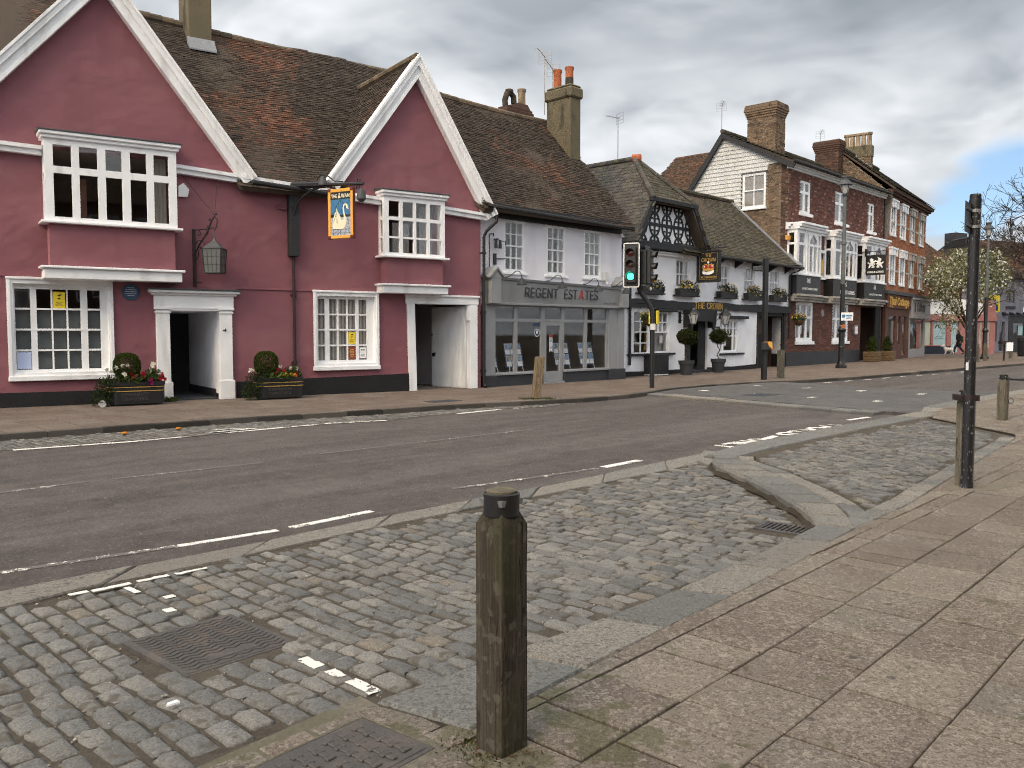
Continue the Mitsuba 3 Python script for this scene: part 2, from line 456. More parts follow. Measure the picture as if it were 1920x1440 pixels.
M('terracotta', mott((.36, .115, .055), .25, 6, .15, 40), .85, .2)
M('pot_buff', stained((.30, .23, .155), (.11, .095, .075), 4, .8, .45, .7), .85, .2)
M('pot_sooty', mott((.055, .045, .035), .4, 6, .2, 40), .9, .2)
M('boarding', stained((.48, .49, .48), (.34, .34, .32), .9, .5, .48, .75, .5), .7, .3)
M('galv', (.30, .31, .32), .45, .5, .7)
M('grey_paint', mott((.095, .105, .105), .2, 3, .1, 40), .5, .4)
M('lamp_green', mott((.050, .066, .062), .2, 3, .1, 40), .5, .4)


def peeling(p, n, uv):
    t = smoothstep(.66, .71, fbm(p.x * 75, p.y * 75, p.z * 26, 4) + .16 * (fbm(p.x * 4 + 3, p.y * 4, p.z * 1.4, 2) - .5))
    return mix(C3(.012, .012, .014), C3(.17, .185, .20), t)


M('peeling_black', peeling, .4, .5)
M('gold', (.55, .36, .10), .35, .6, .5)
M('gold_paint', (.50, .30, .07), .5, .4)
M('yellow', (.70, .55, .03), .5, .4)
M('orange_frame', (.72, .36, .06), .5, .4)
M('maroon', (.12, .02, .012), .5, .4)
M('sign_blue', (.045, .17, .33), .5, .4)
M('sign_ice', (.36, .41, .47), .5, .4)
M('sign_cream', (.74, .68, .50), .5, .4)
M('sign_black', (.012, .012, .012), .4, .5)
M('sign_white', (.75, .75, .74), .5, .4)
M('sign_red', (.33, .02, .02), .5, .4)
M('letter_dark', (.022, .025, .030), .4, .5)
M('letter_red', (.36, .045, .050), .4, .5)
M('paper', mott((.70, .71, .73), .05, 5, .03, 30), .8, .2)
M('paper_blue', (.46, .53, .72), .8, .2)
M('photo_print', lambda p, n, uv: mix(mix(C3(.18, .33, .60), C3(.30, .26, .20), smoothstep(.42, .58, noise(p.x * 9, p.y * 9, p.z * 16))), C3(.09, .14, .06), smoothstep(.6, .72, noise(p.x * 14 + 5, p.y * 14, p.z * 14))), .5, .4)
M('blue_board', (.022, .050, .105), .5, .4)
M('plaque_blue', (.030, .065, .120), .5, .4)
M('plaque_brown', (.055, .028, .024), .5, .4)
M('interior', mott((.26, .245, .22), .2, 1, .05, 20), .9, .1)
M('interior_dark', mott((.20, .185, .165), .2, 1, .05, 20), .9, .1)
M('curtain', lambda p, n, uv: C3(.50, .48, .45) * (.72 + .28 * dr.sin((p.x * .83 + p.y * .56) * 62 + 3 * noise(p.x * 4, p.y * 4, p.z * .6))), .95, .1)
M('drape_grey', (.27, .28, .28), .95, .1)
M('blind_grey', (.105, .120, .124), .9, .1)
M('drape_yellow', (.50, .27, .015), .9, .1)
M('menu_red', (.20, .05, .03), .6, .3)
M('purple_wall', stained((.20, .20, .24), (.13, .13, .15), 1, .5), .8, .2)
M('salmon', stained((.33, .150, .138), (.25, .115, .105), 1.2, .5), .7, .3)
M('film_blue', mott((.33, .47, .50), .06, 1, .03, 20), .5, .4)
M('film_cream', mott((.46, .49, .40), .06, 1, .03, 20), .5, .4)
M('oakley_grey', stained((.27, .26, .26), (.2, .19, .19), 1.2, .5), .6, .3)
M('navy', (.02, .028, .042), .6, .3)
M('thai_wood', mott((.075, .028, .018), .3, 4, .15, 50), .5, .4)
M('charcoal', mott((.035, .037, .042), .2, 2, .1, 40), .6, .3)
M('barrel', mott((.016, .017, .019), .2, 5, .1, 40), .55, .4)
M('planter_wood', grain((.10, .065, .035), (.18, .12, .07), 30, 8), .9, .15)
M('planter_black', mott((.012, .012, .013), .2, 4, .1, 40), .45, .5)
M('terrac_pot', mott((.10, .045, .025), .2, 5, .1, 40), .85, .2)
M('soil', mott((.03, .022, .016), .3, 20, .3, 90), .95, .1)
M('bark', mott((.060, .048, .036), .3, 8, .2, 50), .95, .1)
M('twig', (.048, .038, .032), .9, .1)
M('coat_black', mott((.012, .012, .015), .2, 6, .1, 60), .9, .2)
M('coat_green', (.030, .036, .020), .9, .2)
M('jeans', (.020, .024, .036), .9, .2)
M('skin', (.42, .24, .17), .6, .4)
M('hair', (.03, .02, .014), .7, .3)
M('fur_white', mott((.62, .59, .52), .12, 20, .1, 80), .95, .1)
M('leaf_litter', (.42, .17, .03), .8, .2)
M('cctv', (.55, .55, .53), .5, .4)
M('moss', lambda p, n, uv: mix(C3(.030, .036, .012), C3(.075, .070, .030), noise(p.x * 60, p.y * 60, p.z * 60)), .95, .1)
scene['glass'] = {'type': 'thindielectric', 'int_ior': 1.5}
for nm, a, b in (('leaf_topiary', (.020, .035, .008), (.060, .080, .018)), ('leaf_ivy', (.016, .026, .012), (.042, .056, .026)), ('leaf_bay', (.018, .025, .010), (.050, .056, .020)),
                 ('leaf_spring', (.105, .118, .050), (.20, .21, .095)), ('leaf_bed', (.026, .048, .016), (.07, .10, .03)), ('petal_white', (.62, .60, .44), (.74, .72, .60)), ('petal_cream', (.58, .58, .47), (.72, .71, .60)),
                 ('petal_red', (.22, .01, .015), (.36, .02, .03)), ('petal_yellow', (.55, .40, .03), (.70, .52, .05)), ('petal_orange', (.55, .20, .03), (.60, .28, .06)), ('petal_magenta', (.26, .01, .11), (.38, .03, .18))):
    def leaf_fn(p, n, uv, a=a, b=b):
        return mix(C3(*a), C3(*b), uv.x) * (.7 + .6 * uv.y)
    scene[nm] = {'type': 'principledthin', 'base_color': mikit.proc(leaf_fn), 'roughness': .6, 'diff_trans': .5, 'spec_trans': 0.0}
# ------------------------------------------------------------------ many small pieces: tiles, bricks, setts, flags
def emit_pieces(parent, name, V, F, U, m, keep, smooth=False):
    """V (n, k, 3) world; the nearest KEEP pieces become parts of their own, the rest one part of kind stuff"""
    n = len(V)
    if n == 0:
        return
    order = np.argsort(np.linalg.norm(V.mean(1) - np.array([0, 0, 1.6]), axis=1))
    k = V.shape[1]
    for i in order[:keep]:
        key = numbered(f'{parent}__{name}')
        scene[key] = mikit.ply((V[i], F), m, smooth=smooth, uv=np.repeat(U[i][None], k, 0))
    rest = order[keep:]
    if len(rest):
        v = V[rest].reshape(-1, 3)
        f = (F[None] + (np.arange(len(rest)) * k)[:, None, None]).reshape(-1, 3)
        key = numbered(f'{parent}__{name}')
        scene[key] = mikit.ply((v, f), m, smooth=smooth, uv=np.repeat(U[rest], k, 0))
        tag(key, kind='stuff')


def courses(parent, name, O, u, v, poly, pw, ph, m, thick=0.012, gap=0.006, keep=0, wedge=False, lap=1.55, jit=0.004, wave=0.0, seed=0, half=True, pick=None, mats=None, sag=None):
    """pieces in courses on the plane O + a u + b v; poly is in (a, b). pick(i, j) -> index into mats"""
    r = np.random.default_rng(seed + 100)
    u, v = np.asarray(u, float), np.asarray(v, float)
    u, v = u / np.linalg.norm(u), v / np.linalg.norm(v)
    nrm = np.cross(u, v)
    a0, b0, a1, b1 = poly.bounds
    js = np.arange(math.floor(b0 / ph), math.ceil(b1 / ph) + 1)
    iz = np.arange(math.floor(a0 / pw) - 1, math.ceil(a1 / pw) + 1)
    I, J = np.meshgrid(iz, js, indexing='ij')
    I, J = I.ravel(), J.ravel()
    ca = (I + 0.5 + (0.5 * (J % 2) if half else 0)) * pw + r.normal(0, jit, len(I)) * 0.5
    cb = J * ph
    ok = shapely.contains_xy(poly, ca, cb + ph / 2)
    I, J, ca, cb = I[ok], J[ok], ca[ok], cb[ok]
    n = len(ca)
    hw = (pw - gap) / 2 * (1 + r.normal(0, 0.01, n))
    lo = cb + (gap / 2 if not wedge else r.normal(0, jit, n))
    hi = cb + (ph - gap / 2 if not wedge else ph * lap)
    lift = r.normal(0, jit * 0.6, n)
    tw = r.normal(0, jit * 0.8, n)
    A = np.stack([ca - hw, ca + hw], 1)
    if not wedge:
        A = np.clip(A, a0, a1)
    V = np.zeros((n, 8, 3))
    for x in (0, 1):
        for y in (0, 1):
            for z in (0, 1):
                b = (hi if y else lo + (tw if x else -tw) * (1 if wedge else .3))
                if wedge:
                    h = (z * thick) + (thick * 1.05 if y == 0 else -thick * 0.75) + lift
                else:
                    h = np.where(z == 1, thick + lift, -0.02)
                w = 0
                if wave:
                    q = np.stack([A[:, x] * 0.45, b * 0.45, np.full(n, seed * 1.7)], -1)
                    w = wave * (meshkit.fbm(q, 3, seed) - 0.5) * 2
                if sag is not None:
                    w = w + sag(A[:, x], b)
                V[:, x * 4 + y * 2 + z] = np.asarray(O) + A[:, x][:, None] * u + b[:, None] * v + (h + w)[:, None] * nrm
    U = r.random((n, 2))
    if pick is None:
        emit_pieces(parent, name, V, BOXF, U, m, keep)
    else:
        which = np.array([pick(i, j) for i, j in zip(I, J)])
        for q, mm in enumerate(mats):
            emit_pieces(parent, name, V[which == q], BOXF, U[which == q], mm, keep if q == 0 else 0)


def sett_mesh(n, r, L, Wd, round_=0.012, h=0.07):
    """n rounded stones; L, Wd arrays. returns V (n, 25, 3) local and faces"""
    V = np.zeros((n, 25, 3))
    ang = [(-1, -1, 1, 0), (-1, -1, 0, 1)]
    base = np.array([[-1, -.72], [-.84, -1], [.84, -1], [1, -.72], [1, .72], [.84, 1], [-.84, 1], [-1, .72]])
    for k in range(8):
        jx, jy = 1 + r.normal(0, .035, n), 1 + r.normal(0, .06, n)
        x, y = base[k, 0] * L / 2 * jx, base[k, 1] * Wd / 2 * jy
        V[:, k] = np.stack([x * 1.0, y * 1.0, np.full(n, -h)], -1)
        V[:, 8 + k] = np.stack([x, y, -round_ * (1.1 + r.normal(0, .25, n))], -1)
        f = 1 - round_ * 1.5 / (L / 2) * abs(base[k, 0]), 1 - round_ * 1.5 / (Wd / 2) * abs(base[k, 1])
        V[:, 16 + k] = np.stack([x * f[0], y * f[1], r.normal(0, .0022, n)], -1)
    V[:, 24] = np.stack([r.normal(0, .012, n), r.normal(0, .008, n), .004 + r.normal(0, .0025, n)], -1)
    F = []
    for a in (0, 8):
        for k in range(8):
            q = (k + 1) % 8
            F += [[a + k, a + q, a + 8 + q], [a + k, a + 8 + q, a + 8 + k]]
    F += [[16 + k, 16 + (k + 1) % 8, 24] for k in range(8)]
    return V, np.array(F)


def lay_setts(parent, poly, ang, zf, Lm=0.205, Wm=0.118, keep=300, seed=1, holes=None, m='sett', proud=0.0, fan=None):
    r = np.random.default_rng(seed)
    c, s = math.cos(ang), math.sin(ang)
    P = np.array(poly.exterior.coords)
    a, b = P[:, 0] * c + P[:, 1] * s, -P[:, 0] * s + P[:, 1] * c
    A, B, L, Wd = [], [], [], []
    y = b.min()
    while y < b.max():
        w = Wm * (1 + r.normal(0, .05))
        x = a.min() - r.random() * Lm
        while x < a.max():
            l = Lm * min(1.3, max(.62, 1 + r.normal(0, .13)))
            A.append(x + l / 2)
            B.append(y + w / 2 + r.normal(0, .004))
            L.append(l - .016)
            Wd.append(w * (1 + r.normal(0, .04)) - .016)
            x += l
        y += w
    A, B, L, Wd = map(np.array, (A, B, L, Wd))
    B = B + .03 * np.sin(A * 1.9 + seed) + .012 * np.sin(A * 5.1)
    X, Y = A * c - B * s, A * s + B * c
    ok = shapely.contains_xy(poly.buffer(-.045), X, Y)
    for h in holes or []:
        ok &= ~shapely.contains_xy(h.buffer(.05), X, Y)
    X, Y, L, Wd = X[ok], Y[ok], L[ok], Wd[ok]
    n = len(X)
    V, F = sett_mesh(n, r, L, Wd)
    rot = ang + r.normal(0, .024, n)
    tx, ty = r.normal(0, .022, n), r.normal(0, .03, n)
    V[..., 2] += V[..., 0] * tx[:, None] + V[..., 1] * ty[:, None]
    cr, sr = np.cos(rot)[:, None], np.sin(rot)[:, None]
    x, yy = V[..., 0] * cr - V[..., 1] * sr + X[:, None], V[..., 0] * sr + V[..., 1] * cr + Y[:, None]
    z = V[..., 2] + zf(X, Y)[:, None] + r.normal(0, .0045, n)[:, None] + proud
    emit_pieces(parent, 'sett', np.stack([x, yy, z], -1), F, r.random((n, 2)), m, keep, smooth=True)
    return np.stack([X, Y, z[:, 24], rot, L, Wd], -1)


FR_F = np.array([[0, 1, 5], [0, 5, 4], [1, 2, 6], [1, 6, 5], [2, 3, 7], [2, 7, 6], [3, 0, 4], [3, 4, 7], [4, 5, 9], [4, 9, 8], [5, 6, 10], [5, 10, 9], [6, 7, 11], [6, 11, 10], [7, 4, 8], [7, 8, 11], [8, 9, 10], [8, 10, 11]])


def frustum(q, z0, z1, c):
    """quad (4, 2) counter-clockwise with a chamfered top; z1 a number or four"""
    q = np.asarray(q, float)
    z1 = np.broadcast_to(np.asarray(z1, float), (4,))
    z0 = np.broadcast_to(np.asarray(z0, float), (4,))
    m = q.mean(0)
    e = q - m
    ins = m + e * (1 - c * 1.5 / (np.linalg.norm(e, axis=1, keepdims=True) + 1e-9))
    return np.concatenate([np.column_stack([q, z0]), np.column_stack([q, z1 - c]), np.column_stack([ins, z1])])


def stones_along(parent, left, right, z0, z1, m, lengths=(.7, 1.0), gap=.010, c=.012, seed=0, name='kerb_stone', keep=300, zl=None, zr=None):
    """kerb stones between two polylines that run the same way (right is on the right hand); z1 a function of (x, y) or a number"""
    r = np.random.default_rng(seed)
    Ls, Rs = LineString(left), LineString(right)
    t, cuts = 0.0, [0.0]
    while t < Ls.length - lengths[0] * .5:
        t += r.uniform(*lengths)
        cuts.append(min(1.0, t / Ls.length))
    cuts[-1] = 1.0
    Q = []
    for a, b in zip(cuts[:-1], cuts[1:]):
        ga = gap / 2 / Ls.length
        pts = [Rs.interpolate(a + ga, True), Rs.interpolate(b - ga, True), Ls.interpolate(b - ga, True), Ls.interpolate(a + ga, True)]
        q = np.array([[p.x, p.y] for p in pts])
        zz = [z1(x, y) if callable(z1) else z1 for x, y in q]
        Q.append(frustum(q, z0, np.array(zz) + r.normal(0, .003), c))
    emit_pieces(parent, name, np.array(Q), FR_F, r.random((len(Q), 2)), m, keep)


def offset_line(pts, w):
    """the line W metres to the left of a polyline"""
    pts = np.asarray(pts, float)
    t = np.gradient(pts, axis=0)
    t /= np.linalg.norm(t, axis=1, keepdims=True)
    return pts + w * np.stack([-t[:, 1], t[:, 0]], 1)


def draped(poly, zf, step=.25):
    """triangulated sheet over a polygon whose height follows zf"""
    x0, y0, x1, y1 = poly.bounds
    V, F, n = [], [], 0
    for x in np.arange(x0, x1, step):
        for y in np.arange(y0, y1, step):
            g = poly.intersection(sbox(x, y, x + step, y + step))
            for p in getattr(g, 'geoms', [g]):
                if p.is_empty or p.geom_type != 'Polygon' or p.area < 1e-8:
                    continue
                c = np.array(p.convex_hull.exterior.coords)[:-1]
                if not p.exterior.is_ccw:
                    pass
                c = np.array(shapely.geometry.polygon.orient(p.convex_hull).exterior.coords)[:-1]
                V.append(np.column_stack([c, zf(c[:, 0], c[:, 1])]))
                F += [[n, n + i, n + i + 1] for i in range(1, len(c) - 1)]
                n += len(c)
    return np.vstack(V), np.array(F)


# ------------------------------------------------------------------ the ground
EDGE_OUT = [(-9.0, -1.6), (-6.0, 2.1), (-3.38, 5.54), (-2.98, 5.92), (-2.21, 6.67), (-1.52, 7.45), (-0.83, 8.2), (0.23, 9.25), (1.5, 10.65), (2.81, 12.08), (4.56, 13.97), (6.6, 16.4), (8.75, 18.85), (14.69, 24.94), (24, 34), (42, 50), (80, 80)]
EDGE_IN = [(-8.7, -1.9), (-5.7, 1.8), (-3.15, 5.16), (-2.76, 5.70), (-2.02, 6.46), (-1.40, 7.14), (-0.72, 7.86), (0.30, 8.86), (1.51, 10.08), (2.62, 11.2)]
FAR_KERB = [(-22, .5), (-15, 7.0), (-8.06, 13.36), (-5.21, 15.96), (-2.87, 17.62), (-1.2, 19.0), (0.5, 19.98), (1.82, 20.85), (3.04, 22.05), (3.86, 23.26), (4.62, 24.61), (6.28, 26.39), (8.2, 28.0), (9.4, 28.5), (10.5, 29.3), (12.36, 30.86), (17.83, 36.09), (25.54, 43.45), (38, 54.5), (75, 88)]
PK_BACK = [(-6.03, -2.5), (-0.17, 3.36), (0.42, 4.07), (1.12, 4.85), (1.85, 5.68), (2.82, 6.92)]
PK_BAY = [(-6.25, -2.28), (-0.59, 3.62), (0.21, 4.40), (0.93, 5.12), (1.66, 5.94), (2.54, 7.02)]
NOSE_OUT = [(2.54, 7.02), (2.66, 7.51), (2.66, 8.09), (2.60, 9.45), (2.47, 10.26), (2.50, 10.70), (2.66, 11.06)]
NOSE_IN = [(2.82, 6.92), (3.00, 7.55), (3.06, 8.17), (3.01, 9.80), (2.86, 10.43), (2.86, 10.80), (2.96, 11.05)]
RAISED_EDGE = [(2.96, 11.05), (3.65, 11.88), (5.45, 13.78), (7.85, 16.16), (9.0, 17.35)]
RAISED_BACK = [(2.82, 6.92), (3.68, 7.86), (5.24, 9.86), (7.31, 12.45), (7.75, 13.05)]
ROAD_Z = -0.10


def smooth_line(pts, n=5):
    """the polyline rounded off (corner cutting)"""
    q = np.array(pts, float)
    for _ in range(3):
        q = np.vstack([q[:1], np.stack([.75 * q[:-1] + .25 * q[1:], .25 * q[:-1] + .75 * q[1:]], 1).reshape(-1, 2), q[-1:]])
    return [tuple(x) for x in q]


NOSE_OUT, NOSE_IN = smooth_line(NOSE_OUT), smooth_line(NOSE_IN)


def zbay(x, y):
    x, y = np.asarray(x, float), np.asarray(y, float)
    dist = -((x - y) * .7071 + 2.95)
    t = np.clip(dist / 1.7, 0, 1)
    t = t * t * (3 - 2 * t)
    a = (x + y) * .7071
    e = np.clip((a - 4.3) / 1.9, 0, 1)
    ze = -0.10 * e * e * (3 - 2 * e)
    return ze * (1 - t) + ROAD_Z * t


MB().box(-3000, 3000, -3000, 3000, -0.60, -0.16).out('ground', 'dirt', kind='structure')
road_poly = Polygon(EDGE_OUT[:9] + [(2.9, 11.6), (5.0, 13.7), (7.3, 16.2), (8.9, 17.6), (14.75, 23.9), (24.1, 33.5), (42, 49.6), (80, 79.6)] + FAR_KERB[::-1])
MB().flat(road_poly, -0.155, ROAD_Z).out('road', 'asphalt', kind='structure')

# far pavement with its granite kerb
bk = offset_line(FAR_KERB, .15)
MB().flat(Polygon([tuple(p) for p in bk] + [(60, 130), (-60, 60)]), -0.155, -.003).out('far_pavement', 'far_paving', kind='structure')
stones_along('far_pavement', bk, FAR_KERB, -.155, lambda x, y: 0.0, 'kerb_dark', (.8, 1.0), seed=3, c=.015, keep=60)
# sett strip along the far kerb
strip_edge = [(-14.5, 5.6), (-7.21, 12.32), (-5.86, 13.45), (-4.58, 14.78), (-2.43, 16.55), (-1.18, 17.9), (-0.06, 19.05), (0.9, 19.75), (1.72, 20.62), (2.4, 21.35)]
strip = Polygon([(-22, .3), (-15, 6.9), (-8.04, 13.30), (-5.19, 15.90), (-2.87, 17.56), (-1.2, 18.94), (0.5, 19.92), (1.82, 20.79)] + strip_edge[::-1])
MB().flat(strip, -.14, ROAD_Z + .004).out('parking_strip', 'dirt', kind='structure')
strip_v = Polygon([p for p in strip.exterior.coords if p[0] > -14.9]).intersection(sbox(-9.5, 8, 5, 30))
lay_setts('parking_strip', strip_v if strip_v.geom_type == 'Polygon' else max(strip_v.geoms, key=lambda g: g.area), math.radians(-46), lambda x, y: np.full(len(x), ROAD_Z + .012), .205, .115, keep=150, seed=21)

# crossing table of grey blocks with a band of pale setts in front
table = Polygon([(3.95, 23.35), (4.70, 24.6), (6.36, 26.3), (8.3, 27.9), (9.0, 28.3), (11.0, 24.6), (14.0, 23.4), (9.35, 18.4), (8.2, 17.2), (7.75, 17.75)])
MB().flat(table, -.13, -.030).out('crossing', 'block_paving', kind='structure')
stones_along('crossing', [(3.95, 23.35), (5.2, 21.3), (6.5, 19.4), (7.75, 17.75)], [(3.62, 22.95), (4.85, 20.95), (6.15, 19.05), (7.4, 17.4)], -.13, lambda x, y: -.030, 'kerb_granite', (.5, .8), seed=9, name='edge_stone', c=.02, keep=40)
MB().box(-.45, .45, -.35, .35, 0, .004).out('manhole_cover', 'iron_cover', cat='manhole cover', label='flat dark cover set in the grey block crossing in mid road') if False else None

# near side: flush kerb between road and bay
stones_along('road', EDGE_OUT[:9] + [(2.70, 11.96)], EDGE_IN, -.16, lambda x, y: ROAD_Z + .006, 'kerb_granite', (.75, 1.35), seed=4, keep=60)

bay_poly = Polygon(EDGE_IN[1:] + [(2.52, 10.9), (2.45, 10.26), (2.57, 9.45), (2.63, 8.09), (2.62, 7.51), (2.52, 7.04)] + PK_BAY[::-1][1:-1] + [(-3.6, .55)])
v, f = draped(bay_poly.buffer(.03), lambda x, y: zbay(x, y) - .014, .3)
scene['sett_bay'] = mikit.ply((v, f), 'dirt')
used.add('sett_bay')
tag('sett_bay', kind='structure')
stones_along('near_pavement', offset_line([(8.8, 17.15), (9.4, 18.3), (14.9, 23.9), (24.1, 33.3)], .5), [(8.8, 17.15), (9.4, 18.3), (14.9, 23.9), (24.1, 33.3)], -.15, lambda x, y: .0, 'kerb_granite', (.8, 1.2), seed=31, c=.02, keep=40) 
MH1 = Polygon([(-2.14, 4.58), (-1.68, 5.04), (-1.17, 4.56), (-1.60, 4.08)])
GUL = Polygon([(2.10, 7.36), (2.30, 7.62), (2.56, 7.28), (2.35, 7.00)])
bay_setts = lay_setts('sett_bay', bay_poly.intersection(sbox(-5.5, 0.6, 4, 14)), math.radians(-45.5), zbay, .215, .128, keep=300, seed=5, holes=[MH1, GUL])

# kerb along the pavement, rising round the nose
near_z = lambda x, y: .004
stones_along('near_pavement', PK_BAY[1:], PK_BACK[1:], -.16, near_z, 'kerb_granite', (.62, .98), seed=6, c=.016)
stones_along('near_pavement', NOSE_OUT, NOSE_IN, -.16, lambda x, y: .008, 'kerb_granite', (.36, .55), seed=8, c=.03)
stones_along('near_pavement', offset_line(RAISED_EDGE, .50), RAISED_EDGE, -.16, lambda x, y: .0 if x > 2.9 else -.03, 'kerb_granite', (.8, 1.2), seed=10, c=.02)

MB().flat(Polygon([(2.50, 10.75), (2.97, 11.0), (3.2, 11.6), (2.75, 12.1), (2.42, 11.1)]), -.15, -.072, uv=(.6, .5)).out('kerb_stone', 'kerb_granite', 'near_pavement')
nd = NOSE_OUT[:-6]
nv = []
for x, y in nd:
    nv.append([x - .006, y, -.058 + .014 * math.sin(9 * y) + .008 * math.sin(23 * y)])
for i, (x, y) in enumerate(nd):
    nv.append([x - .05 - .02 * math.sin(y * 7), y - .01, float(zbay(x - .05, y)) + .004])
scene['near_pavement__gutter_dirt'] = mikit.ply((np.array(nv), np.array([[i, i + 1, i + 1 + len(nd)] for i in range(len(nd) - 1)] + [[i, i + 1 + len(nd), i + len(nd)] for i in range(len(nd) - 1)])), 'joint_dirt')
used.add('near_pavement__gutter_dirt')
# raised panel of setts with its border
raised = Polygon(NOSE_IN[1:] + RAISED_EDGE[1:4] + [(7.85, 13.3), (7.62, 12.98)] + RAISED_BACK[::-1][1:])
MB().flat(raised.buffer(.02), -.15, -.022).out('raised_setts', 'dirt', kind='structure')
inner = raised.buffer(-.22)
lay_setts('raised_setts', inner, math.radians(-71), lambda x, y: np.zeros(len(x)), .215, .122, keep=300, seed=12)
rb = [(p[0], p[1]) for p in RAISED_BACK]
stones_along('raised_setts', [tuple(p) for p in offset_line(rb, .20)][0:], rb, -.1, lambda x, y: .0, 'kerb_granite', (.28, .5), seed=13, name='border_sett', c=.012)
ni = [tuple(p) for p in offset_line(NOSE_IN[1:], -.19)]
stones_along('raised_setts', NOSE_IN[1:], ni, -.1, lambda x, y: .0, 'kerb_granite', (.25, .4), seed=14, name='border_sett', c=.012)

# near pavement of flags in courses along the street
bed = Polygon([(-6.25, -2.28), (-0.60, 3.60), (-0.17, 3.36), (2.82, 6.92)] + RAISED_BACK[1:] + [(7.95, 13.45), (7.9, 16.0), (8.6, 17.3), (9.3, 18.3), (14.9, 23.9), (24.1, 33.3), (42, 49.3), (80, 79.3), (90, 60), (30, -20), (2, -10)])
MB().flat(bed, -.15, -.004).out('near_pavement', 'joint_dirt', kind='structure', exact='near_pavement')
c47, s47 = math.cos(math.radians(47.5)), math.sin(math.radians(47.5))
r = np.random.default_rng(17)
MH2 = Polygon([(-.30, 3.20), (-.62, 3.46), (-1.10, 2.86), (-.78, 2.60)])
POSTS = [Point(-.04, 3.2).buffer(.10, quad_segs=2)]
flag_area = bed.buffer(-.012).intersection(sbox(-4, .4, 16, 24)).difference(MH2.buffer(.01))
Q = []
b = -7.09
row = 0
near_b = [.46] * 10 + [.16, .43] + [.46] * 40
while b < 9 and row < len(near_b):
    w = near_b[row]
    x = -2 - r.random()
    while x < 30:
        l = r.choice([.22, .30, .40, .45, .60]) if row != 10 else r.choice([.6, .9])
        xx = np.array([x + .007, x + l - .007]) + r.normal(0, .0015, 2)
        yy = np.array([b + .0045, b + w - .0045]) + r.normal(0, .0015, 2)
        # a runs along the street, b to its right
        P = [(ax * c47 + bx * s47, ax * s47 - bx * c47) for ax, bx in ((xx[0], yy[0]), (xx[0], yy[1]), (xx[1], yy[1]), (xx[1], yy[0]))]
        pg = Polygon(P)
        if pg.centroid.y > .5 and flag_area.intersects(pg):
            g = pg.intersection(flag_area)
            if g.geom_type == 'Polygon' and g.area > .004:
                if g.area > .995 * pg.area:
                    q = np.array(P)
                else:
                    h = np.array(shapely.geometry.polygon.orient(g.minimum_rotated_rectangle if g.area > .9 * pg.area else g).simplify(.02).exterior.coords)[:-1]
                    q = h if len(h) == 4 else None
                    if q is None:
                        Q.append(('p', g))
                        x += l
                        continue
                q = np.array(shapely.geometry.polygon.orient(Polygon(q)).exterior.coords)[:4]
                Q.append(('q', frustum(q, -.05, np.maximum(.001, .004 + r.normal(0, .0018) + r.normal(0, .0011, 4)), .004)))
        x += l
    b += w
    row += 1
QV = np.array([q for k, q in Q if k == 'q'])
emit_pieces('near_pavement', 'flagstone', QV, FR_F, r.random((len(QV), 2)), 'flag', 300)
for k, g in Q:
    if k == 'p':
        MB().flat(g.buffer(-.003), -.05, .003, uv=r.random(2)).out('flagstone', 'flag', 'near_pavement')


MB().flat(MH2.buffer(.17, join_style=2).difference(MH2.buffer(.004)).difference(Polygon([(-.75, 3.75), (.3, 3.75), (.3, 3.0), (-.23, 3.24)])), -.08, .002).out('concrete_surround', 'concrete', 'near_pavement')


# ------------------------------------------------------------------ road markings (worn paint, 4 mm above the road)
def stripe(mb, p, q, w, uv=(.5, .5), z=ROAD_Z + .004):
    p, q = np.array(p, float), np.array(q, float)
    t = (q - p) / np.linalg.norm(q - p)
    n = np.array([-t[1], t[0]]) * w / 2
    mb.flat(Polygon([p - n, q - n, q + n, p + n]), z - .003, z + .001, uv=uv)


mk = MB()
for p, q, w, u in (((-2.66, 6.72), (-2.02, 7.26), .08, .56), ((-3.9, 5.75), (-2.66, 6.72), .08, .24), ((-1.93, 7.36), (-1.34, 8.05), .09, .58), ((-0.64, 9.22), (0.35, 10.02), .07, .22), ((0.35, 10.02), (1.06, 10.62), .08, .46), ((1.16, 10.72), (1.70, 11.30), .12, .62)):
    stripe(mk, p, q, w, (u, .5))
mk.out('edge_line', 'road_paint', 'road')
mk = MB()
FL = [(-7.21, 12.25), (-5.86, 13.26), (-4.58, 14.68), (-3.60, 15.70), (-3.50, 15.86), (-2.43, 16.44), (-1.14, 17.80), (-0.25, 18.82), (0.05, 19.05), (0.95, 19.70), (1.75, 20.95), (2.9, 22.1)]
for i, u in ((0, .66), (1, .34), (2, .56), (4, .60), (6, .60), (8, .36), (10, .56)):
    stripe(mk, FL[i], FL[i + 1], .10, (u, .5), ROAD_Z + .010)
stripe(mk, (-5.2, 14.75), (-4.65, 14.95), .07, (.6, .5), ROAD_Z + .022)
stripe(mk, (-5.1, 14.35), (-4.5, 14.98), .07, (.6, .5), ROAD_Z + .022)
mk.out('parking_line', 'road_paint', 'road')
mk = MB()
for p, q, u in (((-6.4, 7.9), (-4.85, 9.66), .24), ((-4.63, 9.85), (-3.25, 11.1), .24), ((-2.7, 11.9), (0.4, 15.0), .10)):
    stripe(mk, p, q, .08, (u, .5))
mk.out('centre_line', 'road_paint', 'road')
